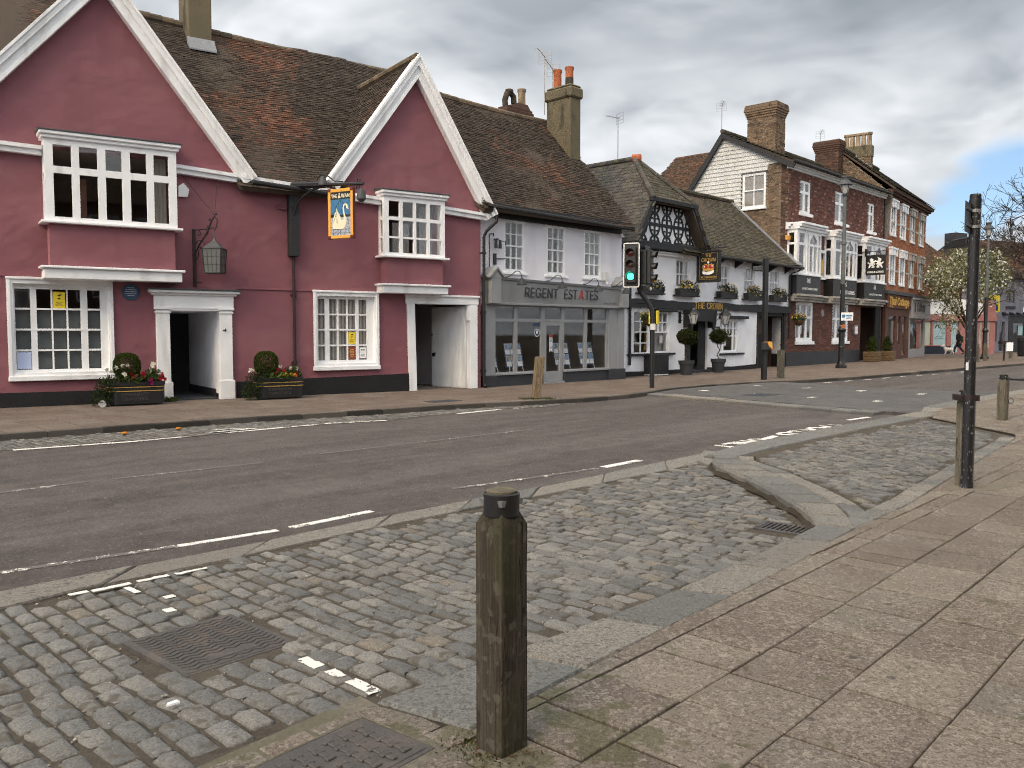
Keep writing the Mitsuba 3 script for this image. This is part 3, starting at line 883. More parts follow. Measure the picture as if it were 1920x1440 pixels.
for word, end in (('TAXIS', (6.10, 15.86)), ('ONLY', (3.98, 13.60))):
    ms = MB(Fr(end, (-.70, -.714)))
    m = meshkit.text_mesh(word, .46, .004, True)
    vv = np.array(m.vertices)
    vv[:, 0] -= vv[:, 0].min()
    vv[:, 0] *= (2.35 if word == 'TAXIS' else 1.35) / vv[:, 0].max()
    fr = Fr(end, (-.70, -.714))
    up = np.array([.714, -.70])
    P = np.array(end) + vv[:, :1] * fr.e + (vv[:, 1:2] - .1) * up
    key = numbered('road__lettering')
    scene[key] = mikit.ply((np.column_stack([P, ROAD_Z + .002 + vv[:, 2]]), np.array(m.faces)), 'road_paint', uv=np.full((len(vv), 2), .60))
    tag(key, label=f'worn white road lettering reading {word}')
mk = MB()
stripe(mk, (4.02, 13.55), (4.35, 14.0), .12, (.6, .5))
stripe(mk, (6.55, 16.55), (7.2, 17.15), .10, (.6, .5))
mk.out('taxi_bay_line', 'road_paint', 'road')
mk = MB()
for i in range(9):
    stripe(mk, (10.6 + i * 1.1, 28.95 + i * .99), (10.95 + i * 1.1, 29.25 + i * .99), .09, (.55, .5))
    if i % 2 == 0:
        x, y = 5.3 + .55 * i, 23.9 - .62 * i
        stripe(mk, (x, y), (x + .22, y + .2), .18, (.56, .5), -.026)
        stripe(mk, (x + 2.2, y + 2.4), (x + 2.42, y + 2.6), .18, (.5, .5), -.026)
mk.out('stud_line', 'road_paint', 'road')

# painted bay marks on the setts: thin coats lying on single stones
mk = MB()


def coat(px, py, qx, qy, w, seed):
    r = np.random.default_rng(seed)
    p, q = np.array([px, py]), np.array([qx, qy])
    t = (q - p) / np.linalg.norm(q - p)
    n = np.array([-t[1], t[0]])
    L = np.linalg.norm(q - p)
    k = max(3, int(L / .03))
    up = [p + t * L * i / k + n * (w / 2 + r.normal(0, .005)) for i in range(k + 1)]
    dn = [p + t * L * i / k - n * (w / 2 + r.normal(0, .005)) for i in range(k + 1)]
    vv, ff, m = [], [], 0
    for i in range(k):
        q4 = np.array([up[i], dn[i], dn[i + 1], up[i + 1]])
        z = zbay(q4[:, 0], q4[:, 1]) + .012
        mk.hexa(np.vstack([np.column_stack([q4, z - .004]), np.column_stack([q4, z])]), (.64, .5))


def on_stone(x, y, fl, fw, seed):
    """a worn coat of paint lying on the stone nearest to (x, y)"""
    r = np.random.default_rng(seed)
    X, Y, z, rot, L, Wd = bay_setts[np.argmin(np.hypot(bay_setts[:, 0] - x, bay_setts[:, 1] - y))]
    k = 9
    t = np.linspace(-1, 1, k)
    up = np.stack([t * L * fl / 2, Wd * fw / 2 * (1 + r.normal(0, .10, k))], 1)
    dn = np.stack([t * L * fl / 2, -Wd * fw / 2 * (1 + r.normal(0, .10, k))], 1)
    c, s = math.cos(rot), math.sin(rot)
    q = np.vstack([up, dn])
    P = np.column_stack([X + q[:, 0] * c - q[:, 1] * s, Y + q[:, 0] * s + q[:, 1] * c, np.full(2 * k, z + .001)])
    mk.add(P, [[i, i + k, i + k + 1] for i in range(k - 1)] + [[i, i + k + 1, i + 1] for i in range(k - 1)], (.60, .5))


for i, (a, b, c, d, w) in enumerate(((-2.86, 5.42, -2.78, 5.50, .045), (-2.75, 5.50, -2.58, 5.68, .05), (-2.55, 5.72, -2.40, 5.87, .045), (-2.36, 5.90, -2.20, 6.06, .04))):
    coat(a, b, c, d, w, i)
for i, (x, y, fl, fw) in enumerate(((-2.47, 5.53, .9, .45), (-2.27, 5.36, .45, .62), (-2.02, 5.12, .5, .6), (-1.02, 4.17, .75, .62), (-.84, 3.95, .55, .5), (-.67, 3.74, .85, .6))):
    on_stone(x, y, fl, fw, i + 40)
mk.out('bay_mark', 'road_paint', 'sett_bay')
# ------------------------------------------------------------------ building helpers
def split(a, b, n, bar):
    w = (b - a - bar * (n - 1)) / n
    return [(a + i * (w + bar), a + i * (w + bar) + w) for i in range(n)]


def window(parent, fr, s0, s1, z0, z1, xs, zs, d=0.05, t=0.05, rim=0.0, m='white_paint', sill=None, name='window', glass='glass', rails=(), cells=None, label=None, tilt=.004):
    """glazed window: frame with its bars, one pane per opening, and a sill (overhang s, out, height)"""
    r = np.random.default_rng(int(abs(s0 * 1000 + z0 * 77)) + 3)
    cells = cells or [(a, b, c, e) for a, b in xs for c, e in zs]
    hole = unary_union([sbox(a, c, b, e) for a, b, c, e in cells])
    mb = MB(fr).poly(sbox(s0, z0, s1, z1).difference(hole), d, d + t)
    if rim:
        mb.box(s0, s0 + rim, d - .022, d, z0, z1).box(s1 - rim, s1, d - .022, d, z0, z1).box(s0 + rim, s1 - rim, d - .02, d, z1 - rim, z1).box(s0 + rim, s1 - rim, d - .02, d, z0, z0 + rim)
    for a, b, z in rails:
        mb.box(a, b, d - .018, d + .001, z - .022, z + .022)
    key = mb.out(name, m, parent, label=label)
    if sill:
        ov, out, h = sill
        MB(fr).box(s0 - ov, s1 + ov, -out, d + t, z0 - h, z0, .008).out('sill', m, key)
    for a, b, c, e in cells:
        j = r.normal(0, tilt, 4)
        MB(fr).add([[a - .004, d + t * .5 + j[0], c - .004], [b + .004, d + t * .5 + j[1], c - .004], [b + .004, d + t * .5 + j[2], e + .004], [a - .004, d + t * .5 + j[0] + j[2] - j[1], e + .004]],
                   [[0, 1, 2], [0, 2, 3]]).out('pane', glass, key)
    return key


def room(parent, fr, s0, s1, d0, d1, z0, z1, m='interior', name='room'):
    """the inside of a storey: floor, ceiling, side and back walls"""
    t = .08
    MB(fr).box(s0, s1, d1, d1 + t, z0, z1).box(s0, s1, d0, d1, z0 - t, z0).box(s0, s1, d0, d1, z1, z1 + t).box(s0 - t, s0, d0, d1 + t, z0 - t, z1 + t).box(s1, s1 + t, d0, d1 + t, z0 - t, z1 + t).out(name, m, parent)


def wall(parent, fr, pg, holes, m, t=.3, d0=0.0, name='wall'):
    return MB(fr).poly(pg.difference(unary_union(holes)) if holes else pg, d0, d0 + t).out(name, m, parent)


def plane_frame(fr, O, u, v):
    """world origin and axes of a plane given in a local frame"""
    w = lambda q: fr.w(np.asarray(q, float))
    O0 = w(O)
    U = w(np.add(O, u)) - O0
    Vv = w(np.add(O, v)) - O0
    return O0, U / np.linalg.norm(U), Vv / np.linalg.norm(Vv)


def slab(poly, O, u, v, n0, n1):
    n = np.cross(u, v)
    V, F, k = [], [], 0
    for g in getattr(poly, 'geoms', [poly]):
        m = trimesh.creation.extrude_polygon(g, n1 - n0, engine='earcut')
        q = np.array(m.vertices)
        V.append(np.asarray(O) + q[:, :1] * u + q[:, 1:2] * v + (n0 + q[:, 2:3]) * n)
        F.append(np.array(m.faces) + k)
        k += len(q)
    return np.vstack(V), np.vstack(F)


def roof(parent, fr, O, u, v, poly, m, pw=.165, ph=.10, keep=0, thick=.014, wave=.03, seed=0, key=None, under='tile_dark', name='tile', jit=.005, sag=None, lap=1.55):
    """roof slope: a deck with overlapping tiles laid on it"""
    O0, U, Vv = plane_frame(fr, O, u, v)
    vv, ff = slab(poly, O0, U, Vv, -.16, -.05)
    key = key or numbered(parent + '__roof')
    k2 = key if key not in scene else numbered(key + '__deck')
    scene[k2] = mikit.ply((vv, ff), under)
    courses(key, name, O0, U, Vv, poly, pw, ph, m, thick, .004, keep, wedge=True, jit=jit, wave=wave, seed=seed, sag=sag, lap=lap)
    return key


def ridge_tiles(parent, fr, p, q, m='ridge', n=None, r=.11, name='ridge_tile', keep=40, sagf=None):
    p, q = np.asarray(p, float), np.asarray(q, float)
    L = np.linalg.norm(q - p)
    n = n or max(2, int(L / .32))
    V = []
    for i in range(n):
        a, b = p + (q - p) * i / n, p + (q - p) * (i + .97) / n
        mb = MB(fr)
        dz = np.array([0, 0, (sagf(i / n) if sagf else 0)])
        mb.tube([a + dz, b + dz], [r, r * 1.06], 8, True, uv=rng.random(2))
        v, f, u = mb.arr()
        V.append((v, u[0]))
    emit_pieces(parent, name, np.array([v for v, _ in V]), f, np.array([u for _, u in V]), m, keep)


def downpipe(label, fr, s, z0, z1, m='black_paint', r=.038, d=-.07, head=None, top=None, shoe=True):
    k = thing('drainpipe', label, 'drainpipe')
    pts = ([] if top is None else top) + [(s, d, z1), (s, d, z0 + .12)] + ([(s, d - .09, z0 + .03)] if shoe else [])
    MB(fr).tube(pts, r, 10).out('pipe', m, k, smooth=40)
    z = z0 + .5
    while z < z1:
        mb = MB(fr).lathe([(r * 1.35, -.04), (r * 1.35, .04)], (s, d, z), 10).box(s - r * 2, s + r * 2, d + .01, -.002, z - .02, z + .02)
        mb.out('bracket', m, k, smooth=40)
        z += 1.7
    return k


M('milk_glass', (.42, .43, .43), .3, .5)
M('frosted', (.10, .105, .10), .35, .5)
M('tile_dark', (.075, .060, .048), .95, .1)
M('gutter_black', mott((.012, .012, .012), .2, 4, .1, 40), .5, .4)

# ------------------------------------------------------------------ the pink pub with two gables
FP = Fr((-10.91, 18.13), (.829, .559))
P = thing('pink_pub', 'pink rendered pub with two white edged gables and white sash windows', 'pub')
wall_pg = Polygon([(-5, -.05), (12.06, -.05), (12.06, 5.2), (9.97, 8.72), (7.62, 5.28), (5.2, 5.42), (2.19, 9.35), (-1.2, 5.62), (-5, 5.7)])
h = [sbox(.29, .73, 2.17, 2.67), sbox(3.40, -.1, 4.66, 2.16), sbox(7.08, .79, 8.72, 2.57), sbox(9.93, -.1, 11.70, 2.42), sbox(1.0, 4.0, 3.5, 5.62), sbox(8.9, 3.72, 10.6, 5.2)]
wall(P, FP, wall_pg, h, 'pink_render', .30)
MB(FP).poly(Polygon([(-5, -.04), (3.1, -.04), (3.1, .30), (-5, .34)]), -.035, .02).out('plinth', 'black_plinth', P)
MB(FP).poly(Polygon([(5.0, -.04), (9.72, -.04), (9.72, .48), (5.0, .40)]), -.035, .02).out('plinth', 'black_plinth', P)
MB(FP).box(11.95, 12.06, .02, 9.0, -.05, 5.1).box(-5, -4.9, .31, 9, -.05, 5.1).box(-4.8, 11.9, 9.0, 9.2, 0, 5.1).out('side_wall', 'pink_render', P)
room(P, FP, -4, 3.2, .32, 4.5, .05, 2.72, 'interior_dark')
room(P, FP, 6.2, 9.2, .32, 4.5, .05, 2.72, 'interior_dark')
room(P, FP, -4, 6.2, .32, 4.5, 3.0, 5.60, 'interior_dark')
room(P, FP, 6.5, 11.8, .32, 4.5, 3.0, 5.45, 'interior_dark')
# string course and fascias
MB(FP).box(5.06, 6.98, -.03, .02, 2.66, 2.70, .008).box(-5, .2, -.03, .02, 2.80, 2.84, .008).out('string_course', 'pink_render', P)
mb = MB(FP)
for s0, s1, z0, z1 in ((-5, .92, 5.72, 5.585), (3.62, 8.86, 5.50, 5.19), (10.66, 12.2, 5.12, 5.02)):
    for o, a, b in ((-.16, -.02, .09), (-.22, .09, .17)):
        mb.hexa([[s0, .0, z0 - .17 + a], [s1, .0, z1 - .17 + a], [s1, o, z1 - .17 + a], [s0, o, z0 - .17 + a], [s0, .0, z0 - .17 + b], [s1, .0, z1 - .17 + b], [s1, o, z1 - .17 + b], [s0, o, z0 - .17 + b]])
mb.out('fascia', 'white_paint', P)


# gables: bargeboards, verge roofs
def barge(fr, parent, foot, apex, sgn, w=.30):
    f, a = np.array(foot, float), np.array(apex, float)
    t = (a - f) / np.linalg.norm(a - f)
    n = np.array([-t[1], t[0]]) * sgn
    q = lambda o0, o1: Polygon([f + n * o0, a + np.array([0, 1]) * (o0 / abs(n[1])), a + np.array([0, 1]) * (o1 / abs(n[1])), f + n * o1])
    MB(fr).poly(q(-w, -.10), -.20, -.02).poly(q(-.12, .0), -.27, -.02).poly(q(-.01, .045), -.31, .02).poly(q(-w - .02, -w + .035), -.225, -.02).out('bargeboard', 'white_paint', parent)


barge(FP, P, (5.47, 5.36), (2.19, 9.64), -1, .28)
barge(FP, P, (-1.36, 5.50), (2.19, 9.64), 1, .31)
barge(FP, P, (12.44, 5.00), (9.97, 9.03), -1, .28)
barge(FP, P, (7.36, 5.46), (9.97, 9.03), 1, .30)

MAINSL = .97
sg = lambda a, b: -.10 * np.sin(np.clip((a - 4) / 9, 0, 1) * np.pi) * np.clip(b / 7, 0, 1) + .05 * np.sin(a * .9)
O, u, v = (-6, -.35, 5.14), (1, 0, 0), (0, 1, MAINSL)
sl = math.hypot(1, MAINSL)


def main_poly(s0, s1, dr0, dr1):
    return Polygon([(s0 + 6, 0), (s1 + 6, 0), (s1 + 6, dr1 * sl), (s0 + 6, dr0 * sl)])


# cut the main slope where the two gable roofs stand in front of it
cut1 = Polygon([(-1.1 + 6, 0), (5.15 + 6, 0), (2.19 + 6, 4.45 * sl)])
cut2 = Polygon([(7.75 + 6, 0), (12.0 + 6, 0), (9.97 + 6, 3.85 * sl)])
mp = main_poly(-6, 12.3, 6.2, 5.15).difference(cut1).difference(cut2)
rk = roof(P, FP, O, u, v, mp, 'tile', keep=300, seed=1, wave=.05, sag=sg)
# gable roofs: left and right slopes
for s0, s1, z0, z1, apex, back in ((-1.30, 5.42, 5.50, 5.40, (2.19, 9.62), 4.9), (7.40, 12.40, 5.50, 5.05, (9.97, 9.02), 4.1)):
    for (fs, fz), sg_ in (((s0, z0), 1), ((s1, z1), -1)):
        L = math.hypot(apex[0] - fs, apex[1] - fz)
        vdir = ((apex[0] - fs), 0, (apex[1] - fz))
        if sg_ == 1:
            pg = Polygon([(-back, L), (0.18, L), (0.18, 0), (-.2, 0)])
            roof(P, FP, (fs, 0, fz), (0, -1, 0), vdir, pg, 'tile', key=rk, seed=int(fs * 7) + 30, wave=.03)
        else:
            pg = Polygon([(-.18, 0), (.2, 0), (back, L), (-.18, L)])
            roof(P, FP, (fs, 0, fz), (0, 1, 0), vdir, pg, 'tile', key=rk, seed=int(fs * 7) + 31, wave=.03)
    ridge_tiles(rk, FP, (apex[0], -.15, apex[1] + .04), (apex[0], back - .05, apex[1] + .06), keep=12)
zr = lambda s: 5.14 + MAINSL * ((6.2 + (5.15 - 6.2) * (s + 6) / 18.3) + 0)
ridge_tiles(rk, FP, (-6, 5.85, zr(-6)), (12.3, 4.8, zr(12.3)), keep=40, sagf=lambda t: -.10 * math.sin(min(1, max(0, (t * 18.3 - 10) / 9)) * math.pi))
back = Polygon([(0, 0), (18.3, 0), (18.3, 6.5), (0, 7.5)])
O0, U, Vv = plane_frame(FP, (12.3, 10.2, 5.0), (-1, 0, 0), (0, -1, .98))
vv, ff = slab(back, O0, U, Vv, -.15, -.05)
scene[numbered(rk + '__back_slope')] = mikit.ply((vv, ff), 'tile_brown')
# rendered chimney
ch = MB(FP).box(5.14, 5.78, 4.48, 5.6, 9.3, 13.2, .02).out('chimney', 'old_render', P)
MB(FP).hexa([[5.08, 4.20, 9.56], [5.84, 4.20, 9.56], [5.84, 4.47, 9.80], [5.08, 4.47, 9.80], [5.08, 4.20, 9.60], [5.84, 4.20, 9.60], [5.84, 4.47, 9.98], [5.08, 4.47, 9.98]]).out('flashing', 'lead', ch)
# eaves gutter between the gables
MB(FP).tube([(5.35, -.42, 5.22), (7.45, -.42, 5.10)], .06, 8).out('gutter', 'gutter_black', P, smooth=40)


# oriel bays
def oriel(fr, s0, s1, out, zb, zs, zt, xs, rows, side, mould, lean=.0):
    key = numbered(P + '__bay_window')
    cells = [(a, b, c, e) for a, b in xs for c, e in rows]
    MB(fr).box(s0 + .06, s1 - .06, -out + .03, .02, zb, zs).out('apron', 'pink_render', key)
    fw = window(key, fr, s0, s1, zs, zt - .12, None, None, d=-out, t=.07, cells=cells, name='front_frame')
    mb = MB(fr).box(s0 - .10, s1 + .10, -out - .10, .02, zs - .055, zs - .001, .01)
    mb.out('sill', 'white_paint', key)
    mb = MB(fr).box(s0 - .05, s1 + .05, -out - .06, .02, zt - .12, zt - .05, .01).box(s0 - .09, s1 + .09, -out - .11, .02, zt - .049, zt + .03, .015)
    mb.out('cornice', 'white_paint', key)
    MB(fr).hexa([[s0 - .11, .02, zt + .03], [s0 - .11, -out - .13, zt + .03], [s1 + .11, -out - .13, zt + .03], [s1 + .11, .02, zt + .03], [s0 - .11, .02, zt + .12], [s0 - .11, -out - .13, zt + .055], [s1 + .11, -out - .13, zt + .055], [s1 + .11, .02, zt + .12]]).out('lead_roof', 'lead_dark', key)
    # side lights
    for sx, f2 in ((s0, fr.at(s0, .02, -math.pi / 2)), (s1, fr.at(s1, -out, math.pi / 2))):
        w = out + .02
        window(key, f2, .0, w - .005, zs, zt - .12, None, None, d=.003, t=.05, cells=[(.10, w - .12, c, e) for c, e in side], name='side_frame')
    mb = MB(fr).box(s0 - .07, s1 + .06, -out - .07, .0, mould[0], mould[1] - .055, .01).box(s0 - .13, s1 + .12, -out - .14, .0, mould[1] - .054, mould[1], .012)
    mb.out('moulding', 'white_paint', key)
    MB(fr).box(s0 + .03, s1 - .03, -out + .08, .3, zs - .01, zs).box(s0 + .03, s1 - .03, -out + .08, .3, zt - .13, zt - .12).out('board', 'white_paint', key)
    return key


b1 = oriel(FP, .93, 3.60, .45, 2.99, 3.99, 5.84, [(1.10, 1.45), (1.60, 1.96), (2.12, 2.45), (2.62, 2.96), (3.11, 3.43)], [(4.08, 5.00), (5.15, 5.60)], [(4.08, 5.00), (5.15, 5.60)], (2.76, 3.03))
b2 = oriel(FP, 8.84, 10.68, .36, 2.91, 3.66, 5.34, [(8.98, 9.29), (9.39, 9.71), (9.79, 10.12), (10.21, 10.56)], [(3.74, 4.12), (4.17, 4.60), (4.69, 5.10)], [(3.74, 4.12), (4.17, 4.60), (4.69, 5.10)], (2.66, 2.91))
for sx, z0, z1, m in ((10.15, 3.7, 5.1, 'drape_grey'), (9.33, 3.7, 4.6, 'drape_grey')):
    MB(FP).add([[sx - .0 + i * .05, .16 + .03 * (i % 2), z] for i in range(11) for z in (z0, z1)], [[2 * i, 2 * i + 2, 2 * i + 3, 2 * i + 1] for i in range(10)]).out('curtain', m, b2)
MB(FP).add([[3.05 + i * .05, -.05 + .03 * (i % 2), z] for i in range(9) for z in (4.05, 5.6)], [[2 * i, 2 * i + 2, 2 * i + 3, 2 * i + 1] for i in range(8)]).out('curtain', 'interior', b1)
MB(FP).box(1.62, 1.80, .10, .14, 4.05, 5.0).out('panel', 'thai_wood', b1)


# ground floor windows with deep white surrounds
def tripartite(fr, s0, s1, z0, z1, xs, zs, mid, low):
    k = window(P, fr, s0 + .10, s1 - .08, z0 + .14, z1 - .12, xs, zs, d=.10, t=.05, rails=[(mid[0], mid[1], mid[2])])
    mb = MB(fr).poly(Polygon([(s0, z0), (s1 + .02, z0), (s1, z1), (s0, z1)]).difference(sbox(s0 + .10, z0 + .14, s1 - .08, z1 - .12)), -.045, .14)
    mb.box(s0 - .03, s1 + .03, -.085, .0, z1 - .035, z1 + .02, .008).box(s0 - .02, s0 + .055, -.075, -.044, z0, z1 - .04, .006).box(s1 - .055, s1 + .02, -.075, -.044, z0, z1 - .04, .006)
    mb.box(s0 - .03, s1 + .04, -.10, .0, z0 - .04, z0 + .07, .01)
    mb.out('surround', 'white_paint', k)
    return k


w1 = tripartite(FP, .20, 2.24, .60, 2.78, [(.34, .63), (.75, 1.03), (1.06, 1.33), (1.36, 1.61), (1.75, 2.01)], [(.80, 1.20), (1.24, 1.65), (1.69, 2.10), (2.14, 2.55)], (.66, 1.70, 1.67), 0)
MB(FP).box(.28, 2.06, .21, .225, .74, 2.11).out('blind', 'blind_grey', w1)
w2 = tripartite(FP, 6.99, 8.79, .66, 2.68, [(7.12, 7.34), (7.46, 7.68), (7.72, 7.95), (7.98, 8.20), (8.29, 8.52)], [(.88, 1.25), (1.29, 1.66), (1.70, 2.06), (2.10, 2.48)], (7.38, 8.26, 1.68), 0)
n = 40
MB(FP).add([[7.08 + 1.5 * i / n, .24 + .022 * math.sin(i * 1.7) + .01 * math.sin(i * .6), z] for i in range(n + 1) for z in (.75, 2.6)], [[2 * i, 2 * i + 2, 2 * i + 3, 2 * i + 1] for i in range(n)]).out('net_curtain', 'curtain', w2, smooth=True)
for lab, s0, s1, z0, z1, m, d in (('yellow notice in the top row of the left ground floor pub window', 1.07, 1.31, 2.14, 2.50, 'yellow', .108), ('pale blue paper sheet in the lowest left pane of the pub window', .35, .62, .82, 1.18, 'paper_blue', .108),
                                  ('yellow notice in the pub window left of the carriage entrance', 7.99, 8.18, 1.30, 1.62, 'yellow', .108), ('dark brown poster under the yellow notice in the pub window', 7.99, 8.20, .90, 1.24, 'menu_red', .108), ('white notice in the bottom right pane beside the carriage entrance', 8.31, 8.50, .92, 1.21, 'paper', .108)):
    k = thing('window_notice', lab, 'notice')
    MB(FP).box(s0, s1, d, d + .003, z0, z1).out('sheet', m, k)
    ink = MB(FP)
    w_ = s1 - s0
    hh = z1 - z0
    if m in ('yellow', 'paper'):
        for i, f in enumerate((.34, .28, .22, .16)):
            ink.box(s0 + w_ * (.18 + .04 * (i % 2)), s1 - w_ * (.16 + .05 * (i % 3)), d - .002, d - .0005, z0 + hh * f, z0 + hh * (f + .025))
        if m == 'yellow':
            ink.poly(Polygon([(s0 + w_ * .38, z0 + hh * .78), (s0 + w_ * .68, z0 + hh * .88), (s0 + w_ * .72, z0 + hh * .80), (s0 + w_ * .52, z0 + hh * .72)]), d - .002, d - .0005).box(s0 + w_ * .38, s1 - w_ * .38, d - .002, d - .0005, z0 + hh * .55, z0 + hh * .63)
        else:
            ink.box(s0 + w_ * .2, s1 - w_ * .2, d - .002, d - .0005, z0 + hh * .72, z0 + hh * .82)
        ink.out('print', 'letter_dark', k)
    elif m == 'menu_red':
        for i in range(5):
            ink.box(s0 + w_ * (.25 - .03 * i % .1), s1 - w_ * .25, d - .002, d - .0005, z0 + hh * (.2 + .13 * i), z0 + hh * (.26 + .13 * i))
        ink.out('print', 'gold_paint', k)

# doorcase and white passage
dk = numbered(P + '__doorcase')
mb = MB(FP)
for s0, s1 in ((3.16, 3.46), (4.60, 4.90)):
    mb.box(s0, s1, -.09, .02, .45, 2.14, .008).box(s0 - .035, s1 + .035, -.13, .02, -.03, .45, .012).box(s0 - .02, s1 + .02, -.12, .02, 2.06, 2.11, .008).box(s0 - .04, s1 + .04, -.145, .02, 2.14, 2.20, .01)
mb.box(3.12, 4.94, -.10, .02, 2.20, 2.48, .008).box(3.06, 5.0, -.16, .02, 2.48, 2.53, .01).box(3.0, 5.06, -.24, .02, 2.53, 2.60, .014).box(3.40, 4.66, -.115, .02, 2.12, 2.165, .006).box(3.36, 4.70, -.135, .02, 2.165, 2.20, .006)
mb.out('surround', 'white_paint', dk)
MB(FP).box(2.96, 5.10, -.29, .02, 2.605, 2.63).out('lead_cover', 'lead_dark', dk)
MB(FP).box(4.601, 4.68, .02, 3.0, .12, 2.2).box(3.36, 3.459, .02, 3.0, .12, 2.2).box(3.40, 4.66, .02, 3.0, 2.121, 2.2).out('passage', 'white_wall', P)
MB(FP).box(3.40, 4.66, .0, 3.0, -.04, .03).box(3.3, 4.7, 3.0, 3.1, 0, 2.2).box(4.585, 4.602, .35, 3.0, .03, .22).out('passage_floor', 'charcoal', P)
MB(FP).lathe([(.03, -.012), (.03, .012)], (4.70, -.095, 1.66), 10).box(4.72, 4.745, -.11, -.085, 1.64, 1.70).out('bell_push', 'black_paint', dk)

# carriage entrance
ck = numbered(P + '__carriage_entrance')
mb = MB(FP)
mb.hexa([[9.72, -.05, -.04], [9.95, -.05, -.04], [9.95, .30, -.04], [9.72, .30, -.04], [9.66, -.05, 2.40], [9.89, -.05, 2.40], [9.95, .30, 2.40], [9.66, .30, 2.40]])
mb.box(11.68, 11.93, -.05, .30, -.04, 2.40, .01).box(9.62, 11.96, -.06, .30, 2.40, 2.62, .01).box(9.60, 11.98, -.11, .02, 2.60, 2.66, .01).box(11.60, 11.70, -.03, .1, 1.95, 2.40, .01)
mb.out('frame', 'white_paint', ck)
MB(FP).box(9.78, 9.90, .3, 4.6, -.04, 2.6).box(9.8, 11.8, .3, 4.6, 2.45, 2.6).box(9.8, 11.8, 4.6, 4.7, 0, 2.6).box(11.70, 11.8, 1.6, 4.6, -.04, 2.6).out('passage_wall', 'brick_dark', ck)
fd = FP.at(11.64, .14, math.radians(107))
dl = MB(fd).box(0, 1.35, -.03, .03, .0, 2.36).out('door', 'white_paint', ck)
for i in range(9):
    MB(fd).box(.01 + i * .149, .01 + i * .149 + .141, .029, .042, .02, 2.34, .006).out('plank', 'white_paint', dl)
MB(fd).box(1.20, 1.30, .04, .075, .90, 1.0).box(1.28, 1.345, .04, .07, 1.52, 1.56).lathe(sph((0, 0, 0), .022, 6), (1.17, .07, 1.0), 8).out('latch', 'black_paint', dl)

# iron tie post with the long sign arm
k = thing('sign_bracket', 'black timber post and long iron arm that carries the swan sign', 'sign bracket')
MB(FP).box(6.33, 6.57, -.22, -.002, 3.52, 5.28, .01).out('post', 'black_timber', k)
A0, A1 = np.array([6.43, -.2, 5.27]), np.array([7.42, -2.10, 5.14])
ax = lambda t: A0 + (A1 - A0) * t
MB(FP).tube([ax(-.05), ax(.48)], .085, 8).tube([ax(.45), ax(1.03)], .042, 8).out('arm', 'black_paint', k, smooth=40)
MB(FP).tube([A0 + (0, 0, -.75), A0 + (.05, -.09, -.5), ax(.12) + (0, 0, -.32), ax(.28) + (0, 0, -.13), ax(.42) + (0, 0, -.05)], .03, 8).out('brace', 'black_paint', k, smooth=40)
MB(FP).tube([ax(.35) + (0, 0, .05), ax(.36) + (.02, 0, .16), ax(.42) + (.02, 0, .26), ax(.52) + (.02, 0, .2), ax(.62) + (0, 0, .08), ax(.74) + (0, 0, .06)], .016, 6).tube([ax(.94) + (0, 0, .03), ax(.95) + (0, 0, .13), ax(.99) + (0, 0, .10), ax(.97) + (0, 0, .04)], .014, 6).tube([ax(.98) + (0, 0, -.02), ax(.97) + (0, 0, -.10), ax(.93) + (0, 0, -.11), ax(.94) + (0, 0, -.05)], .014, 6).out('scroll', 'black_paint', k, smooth=40)
MB(FP).lathe([(.02, .22), (.06, .2), (.12, .05), (.115, 0), (.05, 0)], ax(.45) + (0, 0, -.02), 10).out('shade', 'lead_dark', k, smooth=40)
k = thing('sign_lamp', 'small grey lamp hanging at the end of the swan sign arm', 'lamp')
MB(FP).tube([ax(1.0), ax(1.0) + (0, 0, -.12)], .012, 6).lathe([(.03, .12), (.07, .10), (.10, .02), (.11, -.12), (.06, -.18), (.02, -.19)], ax(1.0) + (0, 0, -.24), 12).out('shade', 'lead_dark', k, smooth=40)


# pub sign with a swan
def board_frame(t0, t1, z_off):
    p, q = ax(t0), ax(t1)
    g0, g1 = FP.w(p), FP.w(q)
    return Fr(g0[:2], (g1 - g0)[:2], 0), np.hypot(*(g1 - g0)[:2]), p[2] + z_off


SF, SW, SZ = board_frame(.545, .885, -.14)
k = thing('swan_sign', 'hanging pub sign with a white swan on blue in an orange frame', 'sign')
sh = 1.17
tlt = .0
mb = MB(SF).box(0, SW, -.03, .03, SZ - sh, SZ)
mb.out('board', 'sign_ice', k)
mb = MB(SF)
for a, b, c, e in ((-.02, .06, SZ - sh, SZ), (SW - .06, SW + .02, SZ - sh, SZ), (.06, SW - .06, SZ - .07, SZ + .01), (.06, SW - .06, SZ - sh - .01, SZ - sh + .06)):
    mb.box(a, b, -.045, .045, c, e, .008)
mb.out('frame', 'orange_frame', k)
mb = MB(SF)
for a, c in ((-.03, SZ - .06), (SW - .07, SZ - .06), (-.03, SZ - sh - .02), (SW - .07, SZ - sh - .02)):
    mb.box(a, a + .10, -.052, .052, c, c + .08, .008)
mb.box(SW + .018, SW + .028, -.04, .04, SZ - sh, SZ).box(-.028, -.018, -.04, .04, SZ - sh, SZ)
mb.out('corner', 'maroon', k)
X = lambda x: .06 + x * (SW - .12)
Zz = lambda y: SZ - sh + .06 + y * (sh - .13)
pgz = lambda pts: Polygon([(X(a), Zz(b)) for a, b in pts]).buffer(0)
MB(SF).poly(pgz([(0, .83), (1, .83), (1, 1), (0, 1)]), -.034, -.02).poly(pgz([(0, .42), (1, .42), (1, .47), (0, .49)]), -.036, -.02).out('dark_panel', 'sign_black', k)
MB(SF).poly(pgz([(0, .46), (1, .46), (1, .83), (0, .83)]), -.033, -.02).out('sky_panel', 'sign_blue', k)
mb = MB(SF)
